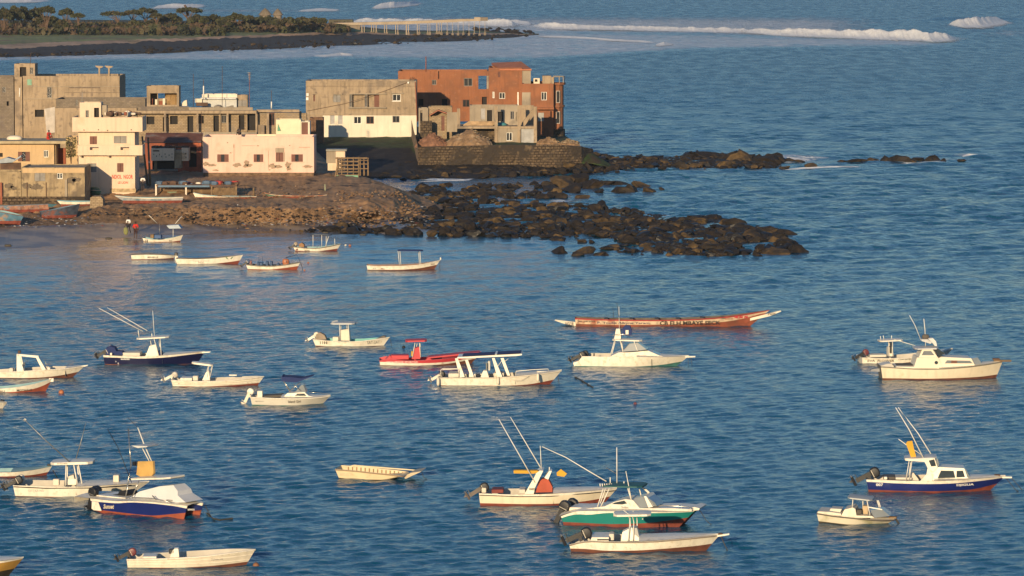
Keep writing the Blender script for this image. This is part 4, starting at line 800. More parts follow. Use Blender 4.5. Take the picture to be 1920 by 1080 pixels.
def heap(label, z, cx, cy, rx, ry, Y, m, seed, seg=26):
    F = Frame('rubble_mound', label, 'rubble', z, (cx, cy), Y=Y); a = F.p(cx - rx, cy, 0); c = F.p(cx + rx, cy, 0); t = F.p(cx, cy - ry, 0); R_ = (c.x - a.x) / 2; H_ = t.z; rg = np.random.default_rng(seed); V = []; Fs = []
    n = seg; g = np.linspace(-1, 1, n); GX, GY = np.meshgrid(g, g); d = np.sqrt(GX ** 2 + GY ** 2); hgt = np.clip(1 - d, 0, 1) ** .8 * H_ * (1 + .5 * (fbm(GX * 3, GY * 3, seed) - .5)) + (fbm(GX * 9, GY * 9, seed + 1, 3) - .5) * H_ * .25 * (d < .98) - .3 * (d > .95)
    o = grid_mesh('rubble', GX * R_, GY * min(R_, 3.0), hgt, [m], sm=False); o.parent = F.root
    V = []; Fs = []; off = 0
    for k in range(90):
        x, y = rg.uniform(-.85, .85, 2)
        if x * x + y * y > .8: continue
        v, f = rock_pts(rg.uniform(.08, .3), rg, 1); i, j = int((y + 1) / 2 * (n - 1)), int((x + 1) / 2 * (n - 1)); V.append(v + np.array([x * R_, y * min(R_, 3.0), hgt[i, j] + .05])); Fs += [tuple(q + off for q in w3) for w3 in f]; off += len(v)
    mesh_np('stones', np.concatenate(V), Fs, [BLOCK if rg.random() < .5 else m], parent=F.root)['kind'] = 'stuff'
RUB = mat('earth_rubble', (.25, .155, .085), .95, .35, 1.5, bump=.9, bsc=4, stain=((.38, .27, .17), .9, .55))
heap('big earth and rubble mound before the concrete frame', 'ZE', 700, 905, 230, 140, 391.5, RUB, 3)
heap('reddish rubble mound in the corner behind the sea wall', 'ZE', 350, 915, 160, 110, 391.5, mat('red_rubble', (.22, .11, .065), .95, .4, 1.5, bump=.9), 4)
heap('pale rubble mound right of the concrete frame, before the bay tower', 'ZE', 1440, 900, 110, 60, 392.5, RUB, 5); heap('low pale rubble bank at the far right end of the sea wall', 'ZE', 1640, 905, 110, 42, 392.5, RUB, 6)
# ---- H14 small hut & crate stand ----
F = Frame('cream_hut', 'tiny cream hut with tin roof right of the pink house', 'hut', 'ZD', (500, 1150), Y=348)
block(F, 345, 1040, 552, 1170, 0, 2, CREAM, [], drop=None, below=1.0); F.box('grey_side', 330, 1042, 440, 1180, -.06, -.003, GWALL); F.box('roof', 325, 1018, 570, 1038, -.3, 2.2, mat('grey_tin', (.22, .21, .18), .6, .2))
F = Frame('fish_drying_rack', 'wooden rack of slatted crates with a green bottom board right of the pink house', 'rack', 'ZF', (1570, 108), g=2.9)
b = MB()
for y in (-12, 8, 30, 52, 70, 90):
    a = F.p(1508 if y > -5 else 1500, y, 0); c_ = F.p(1638 if y > -5 else 1690, y + 5, 0)
    for d in (0, .7, 1.4): b.box(a.x, c_.x, d, d + .08, c_.z, a.z)
for x in (1508, 1535, 1570, 1605, 1636):
    for d in (0.002, 1.3): a = F.p(x, -14, 0); c_ = F.p(x + 5, 108, 0); b.box(a.x, c_.x, d + .01, d + .1, c_.z - .3, a.z)
b.build('slats', WOOD, F.root); F.box('green_board', 1508, 92, 1636, 106, -.06, -.01, mat('mint_board', (.16, .34, .22), .8)); b = MB()
for x in (1645, 1668, 1692):
    for d in (.2, 1.2): a = F.p(x, -10, 0); c_ = F.p(x + 6, 75, 0); b.box(a.x, c_.x, d, d + .09, c_.z - .4, a.z)
for y in (0, 22, 50): a = F.p(1640, y, 0); c_ = F.p(1698, y + 5, 0); b.box(a.x, c_.x, .1, .19, c_.z, a.z)
b.build('side_rack', WOOD, F.root); F.poly('ramp_board', [(1495, 100), (1515, 0), (1520, 0), (1503, 105)], -.2, -.12, WOOD)
# ---- boat shed ----
F = Frame('boat_shed', 'makeshift plank boat shed with a blue beam and cluttered roof', 'shed', 'ZF', (650, 215), g=2.35)
F.box('roof', 425, 148, 910, 158, -.2, 3.2, RUST); F.box('blue_beam', 437, 152, 745, 163, -.3, -.21, mat('blue_beam', (.10, .17, .25), .7)); b = MB()
for i in range(30): x = 770 + i * 4.7; a = F.p(x, 162 + random.random() * 6, .3); c_ = F.p(x + 4, 216, .3); b.box(a.x, c_.x, .3 + random.random() * .12, .45, c_.z - .3, a.z)
b.build('plank_wall', WOOD, F.root); b = MB()
for i in range(46): x = 450 + i * 7; a = F.p(x, 162 + random.random() * 6, 2); c_ = F.p(x + 6, 216, 2); b.box(a.x, c_.x, 2 + random.random() * .12, 2.2, c_.z - .3, a.z)
b.build('back_wall', WOOD, F.root)
for x in (424, 604, 758, 905): F.box('post', x - 5, 145, x + 5, 235, -.15, .02, WHITEW if x < 700 else WOOD)
F.box('green_panel', 492, 190, 550, 222, .8, .9, mat('dull_green_panel', (.16, .20, .13), .8))
b = MB()
for i in range(70):
    x = 430 + random.random() * 480; q = F.p(x, 146, random.random() * 2.5); s = .1 + .3 * random.random() ** 2; b.blob((q.x, q.y, q.z + s * .4), (s * 1.5, s, s * .8), 3, 6, 4, m=random.choice((0, 0, 0, 1, 2, 3)))
b.build('roof_clutter', [RUST, WHITEW, mat('red_thing', (.35, .04, .03), .7), mat('blue_thing', (.08, .13, .2), .7)], F.root)
F = Frame('driftwood_post', 'weathered grey post standing above the green pirogue', 'post', 'ZF', (1440, 205), g=2.2); F.tube('post', [(1438, 145, 0), (1440, 215, 0)], .1, mat('green_grey_post', (.28, .28, .18), .9), seg=7)
F = Frame('driftwood_post', 'short dark post between the white and green beached boats', 'post', 'ZF', (1010, 220), g=2.2); F.tube('post', [(1010, 168, 0), (1010, 225, 0)], .12, WOOD, seg=7)
# ---- antennas and rooftop masts ----
for i, (z, x, y0, y1, Y, lb) in enumerate((('ZC', 540, 40, 330, 376, 'thin mast behind the rooftop room, leftmost of four'), ('ZC', 632, 88, 260, 376, 'short mast with a white foot at the roof shed corner'), ('ZC', 800, -30, 330, 376, 'tallest thin mast, over the roof shed'), ('ZC', 1045, 30, 370, 374, 'rooftop aerial with stacked crossbars right of the roof shed'),
                                          ('ZC', 1243, 190, 352, 375, 'thin mast with a thick white foot near the roof end'), ('ZC', 612, 380, 650, 350, 'thin pole before the unfinished house at the pink house corner'), ('ZE', 294, 80, 215, 420, 'reddish mast on the orange house roof'), ('ZA', 275, 45, 142, 394, 'thin mast on the stair tower of the grey house'))):
    F = Frame('antenna_mast', lb, 'antenna', z, (x, y1), Y=Y); F.tube('mast', [(x, y0, 0), (x, y1 + 8, 0)], .035 if i != 6 else .08, REDB if i in (3, 6) else RUST, seg=5)
    if i == 3:
        for k in range(5): F.tube('crossbar', [(x - 16 + k * 2, 30 + k * 14, 0), (x + 14 - k, 33 + k * 14, 0)], .04, STEEL, seg=4)
    if i in (1, 4): F.tube('foot', [(x, y0 + (60 if i == 1 else 100), 0), (x, y1, 0)], .09, WHITEF, seg=6)
# ---- wires from cream house ----
for k, (p0_, p1_) in enumerate((((0, 250), (1250, 90)), )):
    F = Frame('overhead_wire', 'thin dark wire slanting across the cream house front', 'wire', 'ZB', (900, 300), g=3); F.tube('wire', [(1290, 105, -1.5), (1000, 205, -1.5), (760, 260, -1.5), (500, 285, -2)], .02, RUST, seg=4)

# ================= people =================
def person(label, px, py, z, hgt, shirt, legs, pose, Y=None, face=0.0, group=None):
    root = empty('person', (WY(px, py, Y * YS) if Y else W(px, py, z)), face); tag(root, label, 'person', group)
    k = hgt / 1.75; J = {'pel': (0, 0, .95), 'ch': (0, 0, 1.25), 'nk': (0, 0, 1.48), 'hd': (0, -.02, 1.62), 'ht': (0, -.01, 1.74), 'ls': (-.19, 0, 1.42), 'rs': (.19, 0, 1.42), 'le': (-.26, -.03, 1.14), 're': (.26, -.03, 1.14), 'lh': (-.27, -.12, .90), 'rh': (.27, -.12, .90),
         'lhip': (-.1, 0, .90), 'rhip': (.1, 0, .90), 'lk': (-.11, -.02, .50), 'rk': (.11, .0, .50), 'la': (-.12, .02, .09), 'ra': (.12, .03, .09), 'lt': (-.13, -.14, .04), 'rt': (.13, -.13, .04)}
    J.update(pose)
    rad = {'pel': .15, 'ch': .155, 'nk': .055, 'hd': .095, 'ht': .07, 'ls': .075, 'rs': .075, 'le': .045, 're': .045, 'lh': .035, 'rh': .035, 'lhip': .095, 'rhip': .095, 'lk': .062, 'rk': .062, 'la': .04, 'ra': .04, 'lt': .035, 'rt': .035}
    E = [('pel', 'ch'), ('ch', 'nk'), ('nk', 'hd'), ('hd', 'ht'), ('ch', 'ls'), ('ch', 'rs'), ('ls', 'le'), ('rs', 're'), ('le', 'lh'), ('re', 'rh'), ('pel', 'lhip'), ('pel', 'rhip'), ('lhip', 'lk'), ('rhip', 'rk'), ('lk', 'la'), ('rk', 'ra'), ('la', 'lt'), ('ra', 'rt')]
    def skin(name, keys, m, grow=1.0, lvl=2):
        ks = [q for q in J if q in keys]; me = bpy.data.meshes.new(name); me.from_pydata([Vector(J[q]) * k for q in ks], [(ks.index(a), ks.index(b)) for a, b in E if a in ks and b in ks], [])
        o = bpy.data.objects.new(name, me); COL.objects.link(o); md = o.modifiers.new('s', 'SKIN'); 
        for i, q in enumerate(ks): me.skin_vertices[0].data[i].radius = (rad[q] * k * grow,) * 2
        me.skin_vertices[0].data[0].use_root = True
        o.modifiers.new('u', 'SUBSURF').levels = lvl; bpy.context.view_layer.update()
        m2 = bpy.data.meshes.new_from_object(o.evaluated_get(bpy.context.evaluated_depsgraph_get())); o.modifiers.clear(); o.data = m2; m2.materials.clear(); m2.materials.append(m); smooth(m2); o.parent = root; return o
    body = skin('body', list(J), mat('dark_skin', (.075, .04, .025), .55, .1))
    skin('shirt', ['pel', 'ch', 'nk', 'ls', 'rs', 'le', 're'][:7], shirt, 1.16); 
    if legs: skin('trousers', ['pel', 'lhip', 'rhip', 'lk', 'rk'], legs, 1.2)
    h = Vector(J['hd']) * k; b = MB(); b.blob(h + Vector((0, .015, .05)) * k, (.098 * k, .11 * k, .09 * k), 2.2, 10, 6); b.build('hair', mat('black_hair', (.01, .008, .008), .8), root, sm=True)
    b = MB()
    for s in (-.035, .035): b.blob(h + Vector((s, -.098, .01)) * k, (.012 * k, .008, .008 * k), 2, 6, 4)
    b.build('eyes', mat('eye_white', (.5, .45, .4), .4), root)
    b = MB(); b.blob(h + Vector((0, -.108, -.02)) * k, (.016 * k, .02 * k, .025 * k), 2, 6, 4); b.build('nose', mat('dark_skin', ()), root)
    for hand, s in (('lh', -1), ('rh', 1)):
        a = Vector(J[hand]) * k; e = Vector(J['le' if s < 0 else 're']) * k; d = (a - e).normalized(); b = MB(); b.blob(a + d * .05, (.02, .042, .05), 2.4, 8, 6)
        for i, ln in enumerate((.07, .08, .075, .06)): st = a + d * .085 + Vector((0, -.03 + i * .02, 0)); b.tube([st, st + d * ln * .6, st + d * ln + Vector((-s * .02, 0, 0))], .010, 5, 0, .007)
        st = a + d * .04 + Vector((0, -.04, 0)); b.tube([st, st + d * .03 + Vector((0, -.03, 0)), st + d * .06 + Vector((0, -.035, 0))], .011, 5); b.build('hand', mat('dark_skin', ()), root, sm=True)
    return root
REDC = mat('red_cloth', (.55, .03, .02), .85, .1); WHC = mat('white_cloth', (.75, .72, .68), .85, .05); DRK = mat('dark_cloth', (.02, .02, .028), .85)
walk = {'lk': (-.11, -.14, .52), 'la': (-.12, -.1, .1), 'lt': (-.13, -.26, .05), 'rk': (.11, .04, .5), 'ra': (.12, .22, .12), 'rt': (.13, .1, .03)}
r_ = person('person in a white shirt carrying a green bundle on the dark beach', 241, 438, .25, 1.78, WHC, DRK, dict(walk, lh=(-.33, -.2, .8)), face=R(-30))
b = MB(); b.blob((0, 0, .45), (.26, .2, .42), 2.3, 12, 10); o = b.build('bundle', mat('olive_bundle', (.22, .22, .08), .9, .3), sm=True); o.location = W(236, 441, .2); tag(o, 'olive green bundle hanging beside the person in white', 'bundle')
person('person in a red shirt standing at the water edge', 254.5, 448, .03, 1.85, REDC, mat('maroon_shorts', (.05, .02, .02), .8), {'le': (-.3, -.1, 1.12), 'lh': (-.22, -.22, .95), 'la': (-.14, .02, .06), 'ra': (.1, .03, .06)}, face=R(15))
sit = {'pel': (0, 0, .25), 'ch': (0, -.05, .58), 'nk': (0, -.08, .82), 'hd': (0, -.1, .96), 'ht': (0, -.1, 1.08), 'ls': (-.19, -.07, .76), 'rs': (.19, -.07, .76), 'le': (-.25, -.2, .5), 're': (.25, -.2, .5), 'lh': (-.15, -.4, .42), 'rh': (.15, -.4, .42), 'lhip': (-.12, -.05, .2), 'rhip': (.12, -.05, .2), 'lk': (-.2, -.42, .42), 'rk': (.2, -.42, .42), 'la': (-.15, -.55, .06), 'ra': (.15, -.55, .06), 'lt': (-.15, -.7, .03), 'rt': (.15, -.7, .03)}
person('person in red clothes sitting on the yellow house roof', 91, 261.5, 0, 1.8, REDC, REDC, sit, Y=345, face=R(40))
person('person in dark clothes crouching on the pink house roof', 449, 253, 0, 1.6, DRK, DRK, sit, Y=349, face=R(-20))
person('person in a white shirt standing in the dark alley by the cream house', 268, 358, 2.8, 1.75, WHC, DRK, {}, face=R(0))

# ================= island =================
F = Frame('ruined_pier', 'long ruined concrete pier on slender pillars at the end of the island', 'pier', 'ZH', (1000, 235), Y=868)
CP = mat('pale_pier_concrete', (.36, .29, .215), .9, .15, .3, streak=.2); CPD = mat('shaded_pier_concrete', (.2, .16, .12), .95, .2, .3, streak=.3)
F.poly('deck', [(245, 165), (500, 160), (765, 153), (1000, 145), (1165, 137), (1265, 136), (1265, 152), (1145, 156), (1140, 160), (985, 164), (765, 175), (560, 178), (440, 180), (380, 180), (300, 172)], 0, 3, CP)
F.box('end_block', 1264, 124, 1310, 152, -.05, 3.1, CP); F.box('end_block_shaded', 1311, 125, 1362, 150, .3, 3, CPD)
for i, (x, w_, yb) in enumerate([(455, 8, 236), (472, 6, 232), (524, 6, 240), (541, 5, 238), (558, 7, 240), (618, 6, 246), (634, 6, 244), (698, 6, 246), (714, 5, 246), (775, 9, 250), (790, 6, 248), (854, 6, 246), (868, 4, 244), (930, 5, 248), (945, 4, 246), (995, 8, 246), (1012, 4, 240), (1028, 5, 246), (1069, 4, 246), (1108, 3, 252), (1148, 3, 252), (1185, 3, 248), (1226, 3, 250), (1264, 4, 250), (1303, 3, 256), (1341, 3, 248)]):
    yt = np.interp(x, [440, 765, 1000, 1165, 1340], [181, 176, 165, 157, 152]); F.box('pillar', x - w_ * .42, yt, x + w_ * .42, yb + 4, .6, 1.4, CP)
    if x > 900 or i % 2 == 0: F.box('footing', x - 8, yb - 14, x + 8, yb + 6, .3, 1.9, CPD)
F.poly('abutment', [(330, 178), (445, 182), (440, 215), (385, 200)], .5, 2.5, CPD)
def hut(label, cx, by, w_, h_, Y):
    F = Frame('thatched_hut', label, 'hut', 'ZG', (cx, by), Y=Y, group='thatched huts on the island'); a = F.p(cx - w_ / 2, by, 0); t = F.p(cx, by - h_, 0).z; r = -a.x
    b = MB(); b.lathe((0, 0, 0), [(r * .8, -1.5), (r * .8, t * .25)], 14); b.build('wall', CPD, F.root); b = MB(); b.lathe((0, 0, 0), [(r * 1.05, t * .15), (r * .95, t * .3), (r * .5, t * .72), (.1, t)], 14); b.build('thatched_roof', mat('thatch', (.19, .15, .105), .95, .25, .5), F.root)
hut('larger thatched round hut roof on the island, left one', 1492, 92, 74, 46, 905); hut('smaller thatched round hut roof on the island, right one', 1562, 92, 58, 44, 905)
F = Frame('low_ruin', 'low pinkish ruined wall among the island bushes', 'ruin', 'ZG', (1465, 168), Y=868); block(F, 1424, 146, 1508, 170, 0, 4, mat('pinkish_ruin', (.27, .16, .11), .95, .2, .4), [], drop=.3)
F = Frame('marker_post', 'small white marker post in the island grass', 'post', 'ZG', (1354, 137), Y=880); F.box('post', 1349, 123, 1358, 140, 0, .8, WHITEW)
F = Frame('flat_bunker', 'flat green-roofed bunker at the shore end of the pier', 'bunker', 'ZH', (320, 165), Y=905); F.box('wall', 215, 142, 388, 168, 0, 8, mat('mossy_concrete', (.10, .09, .06), .95, .3, .3))
LEAF = [mat('leaf_dark', (.040, .042, .020), .85, .35, 3), mat('leaf_mid', (.058, .062, .024), .85, .35, 3), mat('leaf_olive', (.080, .066, .034), .85, .35, 3)]
BARK = mat('acacia_bark', (.12, .075, .05), .9, .3)
def tree(label, cx, by, w_, h_, Y, seed, kind='umbrella', group='trees and bushes on the island', lean=0.0):
    """cx, by, w_, h_ in ZG coordinates"""
    F = Frame({'umbrella': 'umbrella_tree', 'bush': 'bush', 'grove': 'broad_tree'}[kind], label, 'bush' if kind == 'bush' else 'tree', 'ZG', (cx, by), Y=Y, group=group); rg = random.Random(seed)
    Wm = F.p(cx + w_, by, 0).x; Hm = F.p(cx, by - h_, 0).z; b = MB(); lm = Wm * lean; cb = Hm * {'umbrella': .62, 'bush': .05, 'grove': .32}[kind]
    cs = []
    for i in range({'umbrella': 9, 'bush': 8, 'grove': 12}[kind]):
        u = (i + .5) / {'umbrella': 9, 'bush': 8, 'grove': 12}[kind] * 2 - 1; x = u * Wm * .45 + rg.uniform(-.1, .1) * Wm + lm; zc = cb + (Hm - cb) * (.30 + .42 * (1 - abs(u)) * rg.uniform(.7, 1.15)); cs.append(Vector((x, rg.uniform(-.25, .25) * Wm, zc)))
    for i, c in enumerate(cs):
        if kind != 'bush' or i % 3 == 0: mid = Vector((c.x * .35, c.y * .35, cb * rg.uniform(.6, .95))); b.tube([(0, 0, -.4), mid * .6 if kind == 'umbrella' else mid, c], .16, 5, 0, .05)
    b.build('trunk', BARK, F.root); lv = MB(); rr = Wm * (.17 if kind != 'bush' else .2); n = {'umbrella': 70, 'bush': 70, 'grove': 90}[kind]
    for c in cs:
        rz = (Hm - cb) * rg.uniform(.22, .36); m = rg.choice((0, 0, 1, 1, 2))
        for k in range(n):
            a = rg.random() * 6.283; q = rg.random() ** .4; ph = rg.uniform(-.6, 1.5); p = c + Vector((rr * q * math.cos(a) * math.cos(ph), rr * q * math.sin(a) * math.cos(ph), rz * q * math.sin(ph))); s = .30 + .25 * rg.random()
            d1 = Vector((rg.uniform(-1, 1), rg.uniform(-1, 1), rg.uniform(-.5, .5))).normalized() * s; d2 = Vector((rg.uniform(-1, 1), rg.uniform(-1, 1), rg.uniform(-.2, 1))).normalized() * s; lv.quad(p - d1 - d2, p + d1 - d2 * .6, p + d1 * .8 + d2, p - d1 * .7 + d2 * .8, m if rg.random() < .8 else (m + 1) % 3)
    lv.build('crown', LEAF, F.root)
TL = [(20, 165, 90, 118, 'grove'), (80, 165, 90, 128, 'grove'), (135, 168, 80, 128, 'grove'), (190, 165, 80, 118, 'grove'), (262, 165, 96, 132, 'umbrella'), (245, 175, 90, 90, 'grove'), (300, 172, 70, 80, 'grove'), (372, 160, 74, 112, 'umbrella'), (345, 175, 70, 70, 'bush'), (440, 128, 56, 50, 'umbrella')]
LB = ['dense broad tree at the island far left edge', 'dense tree second from the left edge of the island', 'dense tree third from the left edge of the island', 'dark tree left of the tallest umbrella tree', 'tallest umbrella tree on the left of the island', 'leafy tree under the tallest umbrella tree', 'low broad tree between the two left umbrella trees', 'leaning umbrella tree at the right edge of the left grove', 'round bush below the leaning umbrella tree', 'tiny umbrella tree standing alone right of the left grove']
for i, t in enumerate(TL): tree(LB[i], t[0], t[1], t[2], t[3], 830 + 6 * (i % 4), 300 + i, t[4])
TL = [(665, 128, 118, 64, 'umbrella', 'wide flat umbrella tree leaning left in mid island'), (745, 130, 80, 72, 'umbrella', 'umbrella tree between the leaning one and the wide canopy'), (820, 128, 130, 78, 'umbrella', 'widest flat umbrella canopy in mid island'), (880, 140, 60, 62, 'umbrella', 'small umbrella tree right of the widest canopy'),
      (955, 160, 110, 86, 'grove', 'round dark tree in the middle of the island'), (1060, 125, 130, 82, 'umbrella', 'umbrella tree with a bare stub on top right of centre'), (600, 180, 90, 54, 'bush', 'dark bush left of the mid island umbrella trees'), (690, 180, 90, 56, 'bush', 'dark bush under the leaning umbrella tree'), (770, 178, 110, 70, 'bush', 'large reddish bush below the widest canopy'), (860, 176, 100, 72, 'bush', 'large bush left of the round dark tree'),
      (475, 182, 90, 46, 'bush', 'low bush at the left end of the mid island scrub'), (540, 182, 70, 40, 'bush', 'low bush second from the left of the scrub'), (1110, 165, 110, 84, 'grove', 'broad green tree right of the stubbed umbrella tree'), (1190, 165, 120, 80, 'grove', 'broad green tree in front of the white wave'), (1150, 182, 110, 40, 'bush', 'low scrub under the broad green trees'), (1040, 182, 110, 46, 'bush', 'low scrub left of the broad green trees'),
      (1265, 150, 60, 46, 'bush', 'rounded bush left of the white marker post'), (1330, 145, 130, 66, 'grove', 'rounded dark tree behind the white marker post'), (1410, 155, 90, 66, 'bush', 'dark bush left of the pinkish ruin'), (1500, 140, 120, 52, 'bush', 'green bush in front of the thatched huts'), (1620, 140, 130, 42, 'bush', 'reddish bush right of the thatched huts'), (1690, 150, 110, 50, 'grove', 'bare-stemmed thicket right of the huts'), (1780, 145, 110, 46, 'grove', 'bare-stemmed thicket nearest the pier'), (1545, 155, 90, 34, 'bush', 'small scrub right of the pinkish ruin')]
for i, t in enumerate(TL): tree(t[5], t[0], t[1], t[2], t[3], 845 + (30 if t[1] < 135 else 0) + 5 * (i % 5), 340 + i, t[4], lean=-.25 if i == 0 else 0)
F = Frame('bare_stub', 'dark leaning bare trunk sticking up above an umbrella canopy', 'trunk', 'ZG', (1050, 60), Y=880); F.tube('trunk', [(1056, 90, 0), (1050, 50, 0), (1038, 28, 0)], .5, RUST, seg=6, r1=.35)

# dense low scrub filling the island between the trees
def scrub():
    rg = np.random.default_rng(9); b = MB(); xs = rg.uniform(-60, 655, 9500)
    for px in xs:
        band = rg.random(); py = (66 - 14 * band) if px < 420 else (60 - 10 * band); py = py if px < 560 else py - 1
        z0 = 2.3; q = W(px, py, z0); hmax = (.8 + 2.2 * float(fbm(np.array(px / 14.), np.array(band * 3.), 12))) * (1 if px < 600 else .6); z = z0 - .2 + hmax * rg.random() ** .7; s = .35 + .45 * rg.random()
        d1 = Vector(rg.uniform(-1, 1, 3)).normalized() * s; d2 = Vector((rg.uniform(-1, 1), rg.uniform(-1, 1), rg.uniform(-.2, 1))).normalized() * s; p = Vector((q.x, q.y, z))
        m = int(float(fbm(np.array(px / 22.), np.array(band * 2.), 31)) * 6.99) % 4; b.quad(p - d1 - d2, p + d1 - d2 * .6, p + d1 * .8 + d2, p - d1 * .7 + d2 * .8, m)
    o = b.build('scrub', LEAF + [mat('leaf_rust', (.085, .055, .034), .85, .35, 3)]); tag(o, 'dense low scrub covering the island between the trees', 'scrub', kind='stuff')
scrub()
# ================= boats =================
GEL = mat('white_gelcoat', (.80, .73, .60), .4, .06, .6, spec=.5, stain=((.64, .54, .40), 1.2, .58, (.60, .50, .36)), streak=.16); GEL2 = mat('aged_white_paint', (.70, .62, .49), .6, .1, 1, stain=((.50, .43, .33), 1.5, .6), streak=.15)
CRM = mat('cream_boat_paint', (.66, .53, .33), .6, .08, 1, stain=((.52, .40, .24), 1.5, .6)); ANTI = mat('red_antifouling', (.19, .045, .028), .7, .25, 2); ANTIO = mat('orange_red_bottom', (.30, .07, .035), .65, .2, 2); ANTIB = mat('brown_antifouling', (.14, .05, .03), .75, .25, 2)
ANTIG = mat('green_bottom', (.05, .16, .14), .7, .3, 2); DKB = mat('dark_wet_bottom', (.045, .035, .022), .6, .3, 2); NAVY = mat('navy_gelcoat', (.010, .012, .05), .3, .1, 1); BLUE = mat('blue_gelcoat', (.012, .022, .13), .3, .12, 1); TEAL = mat('teal_gelcoat', (.015, .19, .165), .3, .1, 1)
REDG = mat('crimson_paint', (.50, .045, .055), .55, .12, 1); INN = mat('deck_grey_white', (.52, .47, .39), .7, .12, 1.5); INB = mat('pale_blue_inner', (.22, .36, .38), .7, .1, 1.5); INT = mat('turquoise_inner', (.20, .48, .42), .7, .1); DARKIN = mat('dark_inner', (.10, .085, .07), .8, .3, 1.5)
ENG = mat('black_engine', (.014, .014, .017), .5, .2, spec=.4); ENGM = mat('engine_metal', (.30, .28, .25), .4, .2, metal=.6); MAR = mat('maroon_cowling', (.14, .03, .035), .4); TUBE = mat('bright_tube', (.74, .70, .62), .35, .05); SS = mat('stainless', (.55, .52, .47), .25, .05, metal=.8)
GLS = mat('smoked_glass', (.035, .045, .05), .08, .1, spec=.7); GLSL = mat('hazy_glass', (.17, .19, .20), .2, .1, spec=.7); BLK = mat('black_lettering', (.025, .022, .022), .7); BLUC = mat('navy_canvas', (.015, .03, .12), .8, .12); YEL = mat('yellow_board', (.55, .30, .02), .7, .1); OCH = mat('ochre_board', (.42, .23, .045), .75, .15)
TOPG = mat('pale_canopy', (.56, .56, .54), .6, .08); ROPE = mat('wet_rope', (.05, .045, .035), .9); CUSH = mat('cushion_white', (.66, .60, .50), .8, .08); ORB = mat('orange_buoy', (.40, .14, .06), .5, .1); WHL = mat('white_lettering', (.75, .72, .65), .6)
def sm(e0, e1, x): t = min(1, max(0, (x - e0) / (e1 - e0))); return t * t * (3 - 2 * t)
